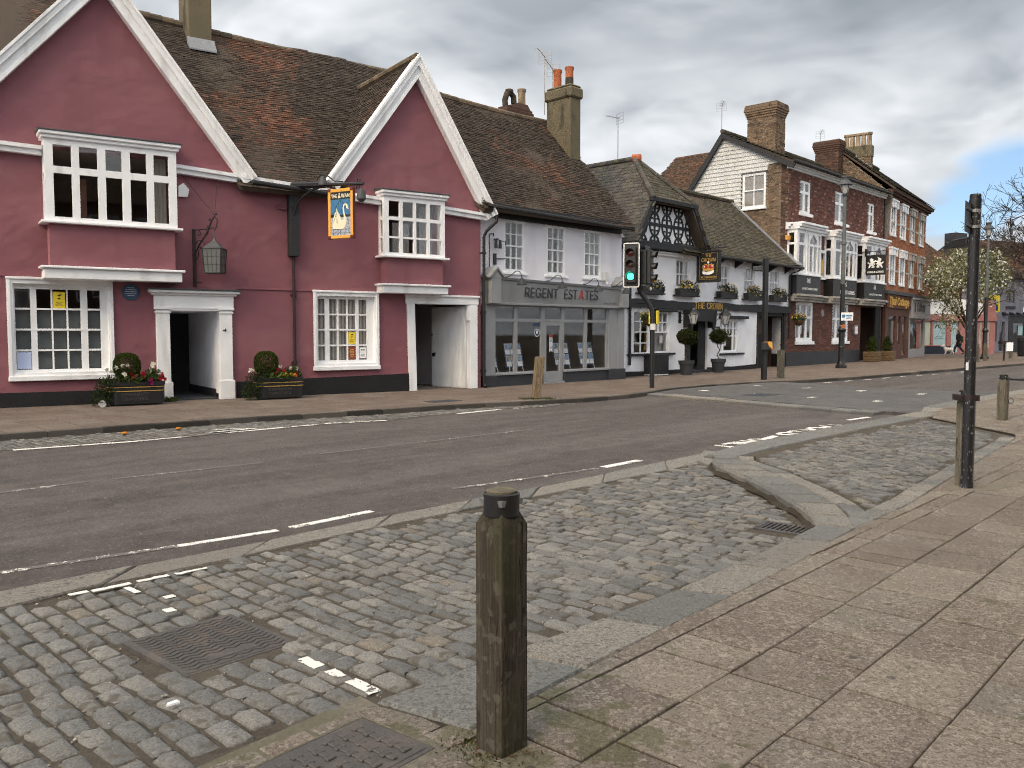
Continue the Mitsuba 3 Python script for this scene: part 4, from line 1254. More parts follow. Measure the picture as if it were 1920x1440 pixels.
for t, x0, w_ in (('THE', .04, .30), ('WAN', .54, .42)):
    mb.text(t, .085, X(x0), Zz(.87), -.034, width=w_ * (SW - .12), bold=True, depth=.004)
mb.poly(pgz([(.38, .86), (.50, .86), (.51, .89), (.47, .91), (.46, .95), (.49, .965), (.44, .98), (.42, .94), (.40, .90)]), -.038, -.034)
mb.out('lettering', 'sign_cream', k)
swan = [(.12, .16), (.62, .14), (.74, .20), (.80, .30), (.80, .38), (.74, .44), (.70, .52), (.68, .60), (.69, .66), (.74, .69), (.79, .67), (.80, .62), (.85, .58), (.87, .555), (.90, .60), (.88, .66), (.83, .71), (.74, .73), (.65, .70), (.62, .62), (.64, .52), (.67, .44), (.66, .37), (.58, .36), (.54, .34), (.50, .42), (.44, .49), (.36, .55), (.30, .64), (.28, .56), (.22, .52), (.17, .44), (.13, .38), (.10, .30), (.08, .22)]
MB(SF).poly(pgz(swan), -.042, -.03).out('swan', 'sign_cream', k)
mb = MB(SF)


def ln(a, b, w=.006, dd=(-.044, -.03)):
    p, q = np.array([X(a[0]), Zz(a[1])]), np.array([X(b[0]), Zz(b[1])])
    mb.poly(LineString([p, q]).buffer(w / 2, cap_style=2), *dd)


for a, b in (((.02, .80), (.35, .60)), ((.98, .80), (.66, .62)), ((.5, .82), (.5, .74)), ((.38, .78), (.46, .52)), ((.62, .78), (.54, .52)), ((.05, .50), (.25, .58)), ((.95, .50), (.78, .56)), ((.0, .14), (1, .14)), ((.12, .0), (.12, .14)), ((.3, .0), (.55, .14)), ((.5, 0), (.5, .14)), ((.68, 0), (.78, .14)), ((.85, .14), (1, .02)), ((.0, .30), (.12, .26)), ((.0, .38), (.14, .36)), ((.82, .28), (1, .24)), ((.80, .36), (1, .34)), ((.72, .46), (1, .43)), ((.0, .2), (.1, .2)), ((.1, .02), (.42, .13)), ((.9, .24), (.86, .42)), ((.82, .20), (1, .16)), ((.0, .07), (1, .05))):
    ln(a, b, dd=(-.037, -.03))
for i in range(5):
    ln((.14 + .035 * i, .28 + .05 * i), (.20 + .03 * i, .38 + .05 * i))
    ln((.30 + .0 * i, .50 - .04 * i), (.36, .44 - .04 * i))
arc = [(.22 + .56 * (i / 12), .60 + .20 * math.sin(math.pi * i / 12)) for i in range(13)]
for a, b in zip(arc[:-1], arc[1:]):
    ln(a, b, .007, (-.037, -.03))
ln((.83, .61), (.88, .57), .018)
mb.out('leading', 'letter_dark', k)
for t in (.62, .84):
    MB(SF).tube([((t - .545) / .34 * SW, 0, SZ - .005), ((t - .545) / .34 * SW, 0, SZ + .15)], .010, 6).out('hanger', 'black_paint', k)

# lantern by the door
k = thing('wall_lantern', 'iron wall lantern with small leaded panes beside the pub doorcase', 'lantern')
MB(FP).box(4.02, 4.09, -.05, -.002, 2.70, 4.05, .006).tube([(4.05, -.05, 2.85), (4.10, -.09, 2.80), (4.2, -.07, 2.79)], .012, 6).out('back_bar', 'brown_iron', k)
hook = (4.40, -.50)
mb = MB(FP).tube([(4.05, -.04, 4.02), (hook[0], hook[1], 4.05)], .014, 6)
mb.tube([(4.06, -.06, 3.45), (4.16, -.2, 3.72), (4.28, -.36, 3.95), (4.36, -.44, 4.22), (4.42, -.50, 4.33), (4.47, -.54, 4.22), (4.45, -.53, 4.08), (4.40, -.50, 3.98)], [.018, .022, .026, .024, .02, .02, .018, .014], 6)
for a in (.25, .6):
    c = np.array([4.05, -.04, 4.02]) * (1 - a) + np.array([hook[0], hook[1], 4.05]) * a
    mb.tube([c, c + (.03, 0, -.06), c + (.05, 0, -.12), c + (.0, 0, -.14), c + (-.02, 0, -.10)], .011, 6)
mb.tube([(4.06, -.06, 3.7), (4.14, -.16, 3.78), (4.22, -.26, 3.74), (4.24, -.28, 3.66)], .012, 6).tube([(4.06, -.05, 3.3), (4.12, -.14, 3.4), (4.12, -.2, 3.55)], .012, 6)
for p in ((4.33, -.42, 4.25), (4.30, -.38, 4.08), (4.45, -.5, 4.38), (4.16, -.22, 3.60)):
    mb.lathe(sph((0, 0, 0), .03, 5), p, 6)
mb.out('bracket', 'brown_iron', k, smooth=40)
LF = FP.at(hook[0], hook[1], math.radians(-33))
w0, w1_ = .185, .215
MB(LF).lathe([(.30, 0), (.29, .015), (.10, .15), (.05, .19), (.015, .26), (.012, .45)], (0, 0, 3.56), 4, rot=math.pi / 4).out('cap', 'lead_dark', k)
mb = MB(LF)
corner = lambda sx, sy, z: (sx * (w0 + (w1_ - w0) * (z - 3.0) / .56), sy * (w0 + (w1_ - w0) * (z - 3.0) / .56), z)
for sx, sy in ((-1, -1), (1, -1), (1, 1), (-1, 1)):
    mb.tube([corner(sx, sy, 3.0), corner(sx, sy, 3.56)], .014, 4)
for z, rr in ((3.0, .014), (3.56, .014), (3.19, .005), (3.37, .005)):
    for (a, b) in (((-1, -1), (1, -1)), ((1, -1), (1, 1)), ((1, 1), (-1, 1)), ((-1, 1), (-1, -1))):
        mb.tube([corner(*a, z), corner(*b, z)], rr, 4)
for f in (-.5, 0, .5):
    for sx, sy in ((f, -1), (f, 1), (-1, f), (1, f)):
        mb.tube([corner(sx, sy, 3.0), corner(sx, sy, 3.56)], .005, 4)
mb.out('cage', 'black_paint', k)
for i, (a, b) in enumerate((((-1, -1), (1, -1)), ((1, -1), (1, 1)), ((1, 1), (-1, 1)), ((-1, 1), (-1, -1)))):
    q = [corner(*a, 3.01), corner(*b, 3.01), corner(*b, 3.55), corner(*a, 3.55)]
    MB(LF).add(np.array(q) * [.97, .97, 1], [[0, 1, 2], [0, 2, 3]]).out('pane', 'frosted', k)
MB(LF).box(-.19, .19, -.19, .19, 2.985, 3.0).out('base', 'black_paint', k)
for lab, a in (('thin stay wire from the lantern bracket up to the white bay', (3.72, -.02, 5.40)), ('thin stay wire from the lantern bracket straight up to the fascia', (4.62, -.05, 5.36))):
    kk = thing('stay_wire', lab, 'wire')
    MB(FP).tube([a, (4.42, -.50, 4.35)], .008, 5).out('wire', 'brown_iron', kk)
k = thing('blue_plaque', 'round blue plaque on the pink wall left of the white doorcase', 'plaque')
fpl = FP.at(2.64, 0)
MB(fpl).poly(Point(0, 2.53).buffer(.185, quad_segs=10), -.02, -.002).poly(Point(0, 2.53).buffer(.185, quad_segs=10).difference(Point(0, 2.53).buffer(.165, quad_segs=10)), -.026, -.02).out('disc', 'plaque_blue', k)
mb = MB(fpl)
for i, w_ in enumerate((.16, .24, .27, .24, .16)):
    mb.box(-w_ / 2, w_ / 2, -.0225, -.02, 2.62 - i * .045, 2.635 - i * .045)
mb.out('lettering', 'sign_ice', k)
k = thing('alarm_box', 'white alarm box on the pink wall beside the upper left bay', 'alarm')
MB(FP).poly(Polygon([(3.72, 4.78), (3.72, 5.02), (3.84, 5.10), (3.96, 4.95), (3.92, 4.78)]), -.09, -.002).out('case', 'white_paint', k)
downpipe('dark drainpipe on the pink wall under the sign post', FP, 6.46, .35, 3.5, 'brown_iron', .036, shoe=False)
downpipe('black drainpipe at the joint of pink pub and grey shop', FP, 12.12, .0, 4.35, 'gutter_black', .045, d=-.09, top=[(12.42, -.32, 4.98), (12.42, -.30, 4.80), (12.18, -.12, 4.52)])
MB(FP).tube([(6.1, -.03, 4.85), (6.05, -.05, 4.75), (6.12, -.05, 4.70), (6.3, -.04, 4.69)], .02, 6).out('vent_pipe', 'pink_render', P)


# ------------------------------------------------------------------ white upper storey over the grey estate agent's shop
FR = Fr((-.83, 25.0), (.706, .709))
R = thing('estate_agent_shop', 'white rendered house over a grey estate agent shopfront with tiled roof', 'shop')
d0 = .15
hs = []
wins = [(.98, 1.87, 3.43, 5.0), (2.87, 3.76, 3.43, 5.0), (4.70, 5.59, 3.43, 5.0)]
wall(R, FR, sbox(-.22, 2.4, 6.72, 5.35), [sbox(*q[:1], q[2], q[1], q[3]) for q in wins], 'lilac_wall', .3, d0)
MB(FR).box(-.22, -.10, d0 + .3, 7.5, 0, 5.3).box(6.6, 6.72, d0 + .3, 7.5, 0, 5.3).box(-.2, 6.7, 7.5, 7.7, 0, 5.3).out('side_wall', 'lilac_wall', R)
room(R, FR, -.08, 6.58, d0 + .31, 4.6, 3.0, 5.25, 'interior_dark')
room(R, FR, -.05, 6.55, .12, 5.0, .12, 2.72, 'interior_dark')
for i, (a, b, c, e) in enumerate(wins):
    xs = split(a + .09, b - .09, 3, .035)
    zz = [(3.53, 3.85), (3.89, 4.21), (4.24, 4.57), (4.60, 4.92)]
    k = window(R, FR, a, b, c, e, xs, zz, d=d0 + .02, t=.05, rim=.05, rails=[(a + .05, b - .05, 4.225)], sill=(.09, -.06, .07))
    if i:
        n = 12
        MB(FR).add([[a + .28 + (.32 if i == 2 else .12) * q / n * 3 * .5, d0 + .14 + .03 * (q % 2), z] for q in range(n) for z in (c, e)], [[2 * q, 2 * q + 2, 2 * q + 3, 2 * q + 1] for q in range(n - 1)]).out('curtain', 'drape_grey', k)
MB(FR).box(-.1, 6.6, .05, .16, 5.0, 5.34).box(-.1, 6.75, -.32, .16, 5.24, 5.34).out('eaves_board', 'black_timber', R)
MB(FR).tube([(-.15, -.36, 5.24), (6.75, -.36, 5.14)], .06, 8).out('gutter', 'gutter_black', R, smooth=40)
O, u, v = (-.35, -.42, 5.20), (1, 0, 0), (0, 1, 1.07)
sl2 = math.hypot(1, 1.07)
pg = Polygon([(.1, 0), (7.1, 0), (7.1, 3.9 * sl2), (.1, 3.9 * sl2)])
rk2 = roof(R, FR, O, u, v, pg, 'tile', keep=300, seed=5, wave=.05, sag=lambda a, b: -.06 * np.sin(np.clip(a / 7, 0, 1) * np.pi))
O0, U, Vv = plane_frame(FR, (6.75, 7.6, 5.0), (-1, 0, 0), (0, -1, 1.07))
scene[numbered(rk2 + '__back_slope')] = mikit.ply(slab(Polygon([(0, 0), (7.0, 0), (7.0, 6.0), (0, 6.0)]), O0, U, Vv, -.15, -.04), 'tile_brown')
ridge_tiles(rk2, FR, (-.25, 3.5, 9.40), (6.75, 3.5, 9.36), sagf=lambda t: -.08 * math.sin(t * math.pi))
MB(FR).poly(Polygon([(-.35, 5.1), (7.6, 5.1), (3.5, 9.2)]), 0, .001) if False else None
fs = FR.at(6.62, 0, math.pi / 2)
MB(fs).poly(Polygon([(.0, 4.9), (7.4, 4.9), (3.5, 9.15)]), -.08, .1).out('gable_wall', 'lilac_wall', R)
# tall rendered stack on the right verge
cx = numbered(R + '__chimney')
MB(FR).box(6.12, 6.68, 2.0, 3.15, 6.6, 9.95, .02).out('stack', 'old_render', cx)
MB(FR).box(6.05, 6.75, 1.92, 3.23, 9.95, 10.32, .05).box(6.10, 6.70, 1.98, 3.17, 10.32, 10.42, .05).out('cap', 'old_render', cx)
for (s_, d_), m in (((6.38, 2.85), 'terracotta'), ((6.42, 2.32), 'terracotta')):
    MB(FR).lathe([(.145, 10.38), (.14, 10.95), (.16, 11.0), (.165, 11.09), (.12, 11.09), (.11, 10.9)], (s_, d_, 0), 14).out('chimney_pot', m, cx, smooth=40)
MB(FR).lathe([(.150, 10.38), (.147, 10.72), (.146, 10.72)], (6.42, 2.32, 0), 14).out('soot', 'pot_sooty', cx, smooth=40)
cx = numbered(R + '__chimney')
mb = MB(FR).box(5.55, 7.0, 4.6, 5.2, 8.0, 9.95, .02).box(5.6, 6.95, 4.65, 5.15, 9.95, 10.05).hexa([[5.65, 4.68, 10.05], [6.9, 4.68, 10.05], [6.9, 5.12, 10.05], [5.65, 5.12, 10.05], [6.3, 4.75, 10.28], [6.8, 4.75, 10.28], [6.8, 5.05, 10.28], [6.3, 5.05, 10.28]])
mb.out('stack', 'brick_dark', cx)
MB(FR).lathe([(.15, 10.2), (.14, 10.72), (.17, 10.76), (.17, 10.86), (.12, 10.86)], (6.62, 4.9, 0), 14).out('chimney_pot', 'pot_buff', cx, smooth=40)
MB(FR).tube([(5.75, 4.9, 10.0), (5.72, 4.9, 10.3), (5.82, 4.9, 10.55), (6.0, 4.9, 10.62), (6.18, 4.9, 10.5), (6.2, 4.9, 10.25)], .11, 10).lathe([(.16, 0), (.15, .1), (.1, .12)], (5.95, 4.9, 10.62), 10).out('arched_pot', 'pot_sooty', cx, smooth=40)

# shopfront
sf = numbered(R + '__shopfront')
MB(FR).box(.04, .47, -.02, .16, .33, 2.45, .01).box(5.82, 6.66, -.02, .16, .36, 2.45, .01).box(.47, 5.82, -.02, .02, 2.40, 2.46).box(6.3, 6.66, -.05, .0, .36, 2.45, .01).out('pilaster', 'grey_shop', sf)
MB(FR).box(.0, .50, -.06, .16, -.03, .33, .01).box(.50, 2.58, .0, .14, -.03, .33, .006).box(3.56, 5.82, .0, .14, -.03, .36, .006).box(5.80, 6.72, -.07, .16, -.03, .36, .01).out('stall_riser', 'charcoal', sf)
MB(FR).hexa([[.10, -.12, 2.46], [6.62, -.12, 2.46], [6.62, .16, 2.46], [.10, .16, 2.46], [.10, -.20, 3.16], [6.62, -.20, 3.04], [6.62, .16, 3.04], [.10, .16, 3.16]]).box(.08, 6.64, -.15, .16, 2.43, 2.50, .01).out('fascia', 'grey_shop', sf)
MB(FR).hexa([[.04, -.24, 3.17], [6.66, -.24, 3.05], [6.66, .16, 3.05], [.04, .16, 3.17], [.04, -.27, 3.24], [6.66, -.27, 3.12], [6.66, .16, 3.16], [.04, .16, 3.28]]).out('cornice', 'grey_shop', sf)
for s_ in (.27, 6.42):
    w_ = .22
    mb = MB(FR).box(s_ - w_ + .02, s_ + w_ - .02, -.27, .16, 2.46, 3.22, .008).poly(Polygon([(s_ - w_, 3.20), (s_ + w_, 3.20), (s_, 3.46)]), -.28, .16)
    mb.poly(Polygon([(s_ - w_ - .07, 3.20), (s_ - w_ - .07, 3.25), (s_, 3.53), (s_ + w_ + .07, 3.25), (s_ + w_ + .07, 3.20), (s_, 3.46)]), -.33, .16)
    mb.out('console', 'grey_shop', sf)
cells = [(.50, 1.29, .42, 1.94), (1.43, 2.48, .42, 1.94), (3.58, 4.58, .42, 1.94), (4.72, 5.74, .42, 1.94), (.50, 1.29, 2.03, 2.39), (1.43, 2.48, 2.03, 2.39), (2.66, 3.44, 2.03, 2.39), (3.58, 4.58, 2.03, 2.39), (4.72, 5.74, 2.03, 2.39)]
window(sf, FR, .47, 5.82, .33, 2.46, None, None, d=.02, t=.07, m='grey_shop', cells=cells + [(2.60, 3.50, .05, 1.95)][:0] + [], name='window_frame') if False else None
fk = MB(FR).poly(sbox(.47, .34, 5.82, 2.44).difference(unary_union([sbox(a, c, b, e) for a, b, c, e in cells] + [sbox(2.58, .0, 3.54, 1.95)])), .02, .09).box(.44, 2.58, -.06, .10, .33, .39, .008).box(3.55, 5.86, -.06, .10, .34, .41, .008).out('window_frame', 'grey_shop', sf)
for a, b, c, e in cells:
    MB(FR).add([[a - .01, .055, c - .01], [b + .01, .055, c - .01], [b + .01, .058, e + .01], [a - .01, .058, e + .01]], [[0, 1, 2], [0, 2, 3]]).out('pane', 'glass', sf)
dr_ = MB(FR).poly(sbox(2.59, .06, 3.53, 1.94).difference(sbox(2.74, .38, 3.38, 1.83)), .03, .09).box(2.57, 3.55, -.05, .10, -.02, .05, .006).out('door', 'grey_shop', sf)
MB(FR).add([[2.73, .06, .37], [3.39, .06, .37], [3.39, .062, 1.84], [2.73, .062, 1.84]], [[0, 1, 2], [0, 2, 3]]).box(3.0, 3.16, .02, .03, .20, .25) .out('pane', 'glass', sf)
mb = MB(FR)
x = 1.46
fz = lambda s: (2.46 + 3.06) / 2 - .01
tw = {'REGENT': (1.56, 1.50), 'EST': (3.36, .62), 'TES': (4.38, .66)}
for t, (s_, w_) in tw.items():
    mb.text(t, .30, s_, 2.68, -.172, width=w_, bold=False, depth=.02)
mb.out('lettering', 'letter_dark', sf, label='dark raised lettering reading REGENT ESTATES with a red A')
MB(FR).text('A', .30, 4.06, 2.68, -.172, width=.27, depth=.02).out('letter', 'letter_red', sf)
MB(FR).text('01442 877878', .065, 5.42, 2.56, -.138, width=.66, depth=.004).out('phone_number', 'letter_dark', sf)
for lab, s_ in (('gooseneck lamp at the left end over the grey shop fascia', .98), ('gooseneck lamp in the middle over the grey shop fascia', 2.78), ('gooseneck lamp right of the middle over the grey shop fascia', 4.55), ('gooseneck lamp at the right end over the grey shop fascia', 6.02)):
    k = thing('gooseneck_lamp', lab, 'lamp', 'gooseneck lamps over the grey shop sign')
    z = 3.19 - .018 * s_
    MB(FR).lathe([(.05, -.02), (.05, .02)], (s_ - .30, -.24, z + .06), 8).tube([(s_ - .30, -.25, z + .06), (s_ - .22, -.34, z + .10), (s_ - .10, -.45, z + .24), (s_ + .0, -.52, z + .24), (s_ + .05, -.55, z + .12), (s_ + .06, -.55, z + .0)], .013, 6).out('arm', 'charcoal', k, smooth=40)
    MB(FR.at(s_ + .06, -.55, 0, z)).lathe([(.02, .05), (.05, .02), (.075, -.03), (.15, -.14), (.155, -.16), (.14, -.16), (.06, -.04)], (0, 0, 0), 14).out('shade', 'charcoal', k, smooth=40)

# window cards on stands
r = np.random.default_rng(44)
for lab, s0, rows, cols in (('left window stand of property cards in the estate agent window', .46, 2, 2), ('second window stand of property cards left of the shop door', 1.36, 2, 3), ('third window stand of property cards right of the shop door', 3.60, 2, 3), ('right hand window stand of property cards in the estate agent window', 4.86, 2, 3)):
    k = thing('card_stand', lab, 'display stand', 'property card stands in the estate agent window')
    fr_ = FR.at(s0, .30, 0)
    Wd = .24 * cols + .06
    tilt = lambda z: .22 * z
    q = lambda a, b, c, e, d: [[a, tilt(c) + d, c], [b, tilt(c) + d, c], [b, tilt(c) + d + .008, c], [a, tilt(c) + d + .008, c], [a, tilt(e) + d, e], [b, tilt(e) + d, e], [b, tilt(e) + d + .008, e], [a, tilt(e) + d + .008, e]]
    MB(fr_).hexa(q(0, Wd, .52, 1.28, .01)).out('back_board', 'blue_board', k)
    for i in range(rows):
        for j in range(cols):
            a, c = .03 + j * .24, .56 + i * .37
            cd = MB(fr_).hexa(q(a, a + .215, c, c + .33, -.004)).out('card', 'paper', k)
            MB(fr_).hexa(q(a + .012, a + .203, c + .15, c + .318, -.008)).out('photo', 'photo_print', cd)
    MB(fr_).tube([(Wd * .85, .1, .55), (Wd * .92, .05, .33)], .012, 6).tube([(Wd * .15, .1, .55), (Wd * .08, .05, .33)], .012, 6).out('leg', 'white_paint', k)
k = thing('door_banner', 'narrow white banner with a red top behind the shop door glass', 'banner')
MB(FR).poly(Polygon([(2.92, .98), (3.0, 1.03), (3.08, .98), (3.08, 1.55), (2.92, 1.55)]), .075, .08).out('sheet', 'paper', k)
MB(FR).box(2.92, 3.08, .070, .074, 1.45, 1.55).out('top', 'sign_red', k)
MB(FR).box(2.94, 3.06, .070, .074, 1.30, 1.42).box(2.94, 3.06, .070, .074, 1.10, 1.16).out('print', 'film_blue', k)
k = thing('window_sticker', 'blue and white round stickers in the window left of the shop door', 'sticker')
MB(FR).poly(Point(2.33, 1.60).buffer(.12, quad_segs=8), .048, .051).out('disc', 'sign_white', k)
MB(FR).box(2.18, 2.44, .048, .051, 1.80, 1.90).box(2.20, 2.44, .048, .051, 1.95, 2.0).poly(Point(2.33, 1.60).buffer(.10, quad_segs=8).difference(Point(2.33, 1.62).buffer(.05)), .045, .048).out('print', 'blue_board', k)
k = thing('cctv_camera', 'white security camera on the lilac wall above the shop fascia', 'camera')
MB(FR).box(5.66, 5.86, .02, .15, 3.36, 3.66, .01).tube([(5.76, .05, 3.36), (5.76, .0, 3.25), (5.9, -.05, 3.27)], .02, 6).lathe(sph(0, .05, 6), (5.76, .02, 3.28), 8).out('body', 'cctv', k)
k = thing('twin_spotlight', 'black twin spotlight bracket on the white wall beside the pink pub', 'wall light')
MB(FR).box(.52, .62, .08, .15, 3.62, 3.95, .01).out('plate', 'charcoal', k)
for s_ in (.49, .66):
    MB(FR).lathe([(.03, .12), (.045, .1), (.055, -.13), (.045, -.13)], (s_, -.02, 4.22), 10).out('spot', 'black_paint', k, smooth=40)
MB(FR).tube([(.57, .13, 4.36), (.57, -.02, 4.36)], .03, 6).tube([(.57, -.02, 4.34), (.9, .0, 4.30), (1.0, .1, 4.2)], .012, 6).tube([(.36, .12, 4.5), (.36, -.05, 4.5), (.36, -.05, 4.42)], .02, 6).tube([(.36, .12, 4.48), (.36, .12, 3.0)], .012, 6).tube([(.62, .12, 3.8), (1.0, .12, 3.82)], .014, 6).out('arm', 'black_paint', k)
# ------------------------------------------------------------------ the white and black inn
FC = Fr((4.09, 31.0), (.688, .726))
C = thing('white_inn', 'white inn with black beams and a black patterned gable over the street', 'pub')
fw = [(.86, 1.82), (3.36, 4.30), (6.46, 7.38), (8.77, 9.68), (11.12, 12.0)]
hs = [sbox(a, 3.36, b, 4.46) for a, b in fw] + [sbox(.56, .84, 2.92, 2.39), sbox(4.02, -.1, 5.74, 2.12), sbox(6.78, .80, 8.22, 2.12)]
ll = Polygon([(-.12, -.05), (9.92, -.05), (9.95, .6), (9.93, 1.6), (9.98, 2.55), (13.1, 2.55), (13.1, 4.78), (-.12, 4.78)])
wall(C, FC, ll, hs, 'white_wall', .3)
MB(FC).poly(Polygon([(-.12, -.04), (4.0, -.04), (4.0, .17), (2.0, .15), (-.12, .19)]), -.03, .01).out('plinth', 'black_plinth', C)
MB(FC).poly(Polygon([(5.74, -.04), (9.98, -.04), (9.98, .21), (8.0, .16), (5.74, .18)]), -.03, .01).out('plinth', 'black_plinth', C)
room(C, FC, 0, 9.8, .32, 4.5, .05, 2.5, 'interior_dark')
room(C, FC, 0, 12.9, .32, 4.5, 2.9, 4.72, 'interior')
MB(FC).box(-.12, .0, .3, 7, 0, 4.75).box(0, 13, 7, 7.2, 0, 4.75).out('side_wall', 'white_wall', C)
# long black beam with an uneven edge
r = np.random.default_rng(3)
xs = np.linspace(-.12, 13.15, 40)
top = [(x, 2.84 + .03 * math.sin(x * 1.3) + r.normal(0, .008)) for x in xs]
bot = [(x, 2.52 + .02 * math.sin(x * .9 + 1) + r.normal(0, .006)) for x in xs]
MB(FC).poly(Polygon(bot + top[::-1]), -.13, .0).out('beam', 'black_timber', C)
MB(FC).text('THE', .26, 4.50, 2.565, -.132, width=.76, bold=False, depth=.02).out('lettering', 'gold_paint', C, label='gold raised lettering, first word THE')
MB(FC).text('CROWN', .26, 5.44, 2.565, -.132, width=1.24, bold=False, depth=.02).out('lettering', 'gold_paint', C, label='gold raised lettering, second word CROWN')
lab = ['leftmost', 'second', 'third', 'fourth', 'rightmost']
leafr = np.random.default_rng(77)


def foliage(mb, c, rad, n, size, r, flat=.5, sq=2.0, shell=.55):
    """leaf-sized folded faces spread through an ellipsoid"""
    c, rad = np.asarray(c, float), np.asarray(rad, float)
    q = r.normal(0, 1, (n, 3))
    q /= (np.abs(q) ** sq).sum(1, keepdims=True) ** (1 / sq)
    q *= (shell + (1 - shell) * r.random((n, 1)) ** .6)
    P_ = c + q * rad
    leaf_at(mb, P_, size, r)


def leaf_at(mb, P_, size, r, narrow=.45, up=.3):
    n = len(P_)
    a = r.normal(0, 1, (n, 3))
    a[:, 2] += up
    a /= np.linalg.norm(a, axis=1, keepdims=True)
    b = np.cross(a, r.normal(0, 1, (n, 3)))
    b /= np.linalg.norm(b, axis=1, keepdims=True)
    k = np.cross(a, b)
    L = size * r.uniform(.6, 1.25, (n, 1))
    Wd = L * narrow
    V = np.stack([P_ - a * L * .5, P_ + b * Wd * .5 + k * L * .08, P_ + a * L * .5, P_ - b * Wd * .5 + k * L * .08], 1)
    U = r.random((n, 2))
    F = (np.array([[0, 1, 2], [0, 2, 3]])[None] + (np.arange(n) * 4)[:, None, None]).reshape(-1, 3)
    mb.V.append(V.reshape(-1, 3))
    mb.F.append(F + mb.n)
    mb.U.append(np.repeat(U, 4, 0))
    mb.n += n * 4


def flowers(mb, P_, size, r, petals=5):
    for p in P_:
        d = r.normal(0, 1, 3) + np.array([.3, -.9, .8])
        d /= np.linalg.norm(d)
        u = np.cross(d, [0, .3, 1.])
        u /= np.linalg.norm(u)
        w = np.cross(d, u)
        V, F = [p], []
        for i in range(petals * 2):
            a = i * math.pi / petals
            rr = size * (.5 if i % 2 == 0 else .28) * r.uniform(.85, 1.15)
            V.append(p + rr * (math.cos(a) * u + math.sin(a) * w) + d * size * .12 * (i % 2 == 0))
        m = petals * 2
        F = [[0, 1 + i, 1 + (i + 1) % m] for i in range(m)]
        mb.add(np.array(V), np.array(F), r.random(2))


def local_pts(fr, s0, s1, d0, d1, z0, z1, n, r):
    return np.stack([r.uniform(s0, s1, n), r.uniform(d0, d1, n), r.uniform(z0, z1, n)], 1)


for i, (a, b) in enumerate(fw):
    xs = split(a + .07, b - .05, 3, .03)
    k = window(C, FC, a, b, 3.36, 4.46, xs, [(3.45, 3.87), (3.92, 4.40)], d=.06, t=.05, rim=.04, rails=[(a + .03, b - .03, 3.895)])
    n = 14
    MB(FC).add([[a + (b - a) * q / (n - 1), .20 + .025 * (q % 2), z] for q in range(n) for z in (3.38, 4.44)], [[2 * q, 2 * q + 2, 2 * q + 3, 2 * q + 1] for q in range(n - 1)]).out('curtain', 'drape_grey' if i < 2 else 'curtain', k)
    MB(FC).box(a - .05, b + .05, -.06, .06, 3.30, 3.36, .01).out('sill', 'white_paint', k)
    ex = .22
    kk = thing('window_box', f'dark window box of white and yellow flowers under the {lab[i]} upper inn window', 'window box', 'flower boxes along the inn')
    s0, s1 = a - .18, b + .32
    MB(FC).poly(Polygon([(s0 + .05, 3.08), (s1 - .08, 3.08), (s1, 3.32), (s0, 3.32)]), -.30, -.06).box(s0 - .06, s1 + .02, -.30, -.0, 3.03, 3.08).out('box', 'barrel', kk)
    mb = MB(FC)
    foliage(mb, ((s0 + s1) / 2, -.20, 3.42), ((s1 - s0) / 2 + .02, .20, .25), 520, .085, leafr, shell=.2)
    foliage(mb, (s1 - .18, -.24, 3.24), (.25, .16, .26), 170, .08, leafr, shell=.2)
    mb.out('foliage', 'leaf_ivy', kk, kind='stuff')
    for m, n_, off in (('petal_cream', 26, .2), ('petal_yellow', 20, .0), ('petal_orange', 10, .0)):
        mb = MB(FC)
        q = leafr.normal(0, 1, (n_, 3))
        q[:, 1] = -abs(q[:, 1])
        q /= np.linalg.norm(q, axis=1, keepdims=True)
        if m == 'petal_orange':
            q[:, 0] = -abs(q[:, 0])
        flowers(mb, np.array([(s0 + s1) / 2 + off * .4, -.20, 3.42]) + q * [(s1 - s0) / 2, .22, .25], .085, leafr)
        mb.out('blossom', m, kk, kind='stuff')

# ground floor windows
k = window(C, FC, .56, 2.92, .84, 2.39, None, None, d=.04, t=.06, rim=.03, cells=[(.62, 1.04, c, e) for c, e in ((.87, 1.20), (1.24, 1.61), (1.65, 2.0), (2.04, 2.36))] + [(1.08, 1.50, c, e) for c, e in ((.87, 1.20), (1.24, 1.61), (1.65, 2.0), (2.04, 2.36))]
           + [(a, b, c, e) for a, b in ((1.94, 2.20), (2.24, 2.49), (2.53, 2.80)) for c, e in ((1.65, 1.98), (2.02, 2.34))] + [(1.66, 2.80, .90, 1.59)] + [(1.62, 1.88, c, e) for c, e in ((1.65, 1.98), (2.02, 2.34))], rails=[(1.55, 2.86, 1.62)])
MB(FC).add([[1.86 + .075 * q, .24 + .03 * (q % 2), z] for q in range(13) for z in (.9, 2.35)], [[2 * q, 2 * q + 2, 2 * q + 3, 2 * q + 1] for q in range(12)]).out('curtain', 'drape_grey', k)
for a, b in ((1.44, 1.62), (1.80, 1.98)):
    n = 6
    MB(FC).add([[a + (b - a) * q / (n - 1) + (.05 * math.sin((z - .9) * 3)), .16 + .03 * (q % 2), z] for q in range(n) for z in (.95, 1.3, 1.62)], sum([[[3 * q + j, 3 * q + 3 + j, 3 * q + 4 + j, 3 * q + 1 + j] for j in (0, 1)] for q in range(n - 1)], [])).out('yellow_drape', 'drape_yellow', k)
MB(FC).box(.28, 3.2, -.12, .02, .75, .83, .01).out('sill', 'black_timber', k)
MB(FC).box(1.85, 3.15, -.24, .02, 2.40, 2.50, .015).out('hood', 'black_timber', k)
kk = thing('window_paper', 'white paper sheet behind the right pane of the big inn window', 'notice')
MB(FC).box(2.45, 2.66, .14, .145, 1.20, 1.50).out('sheet', 'paper', kk)
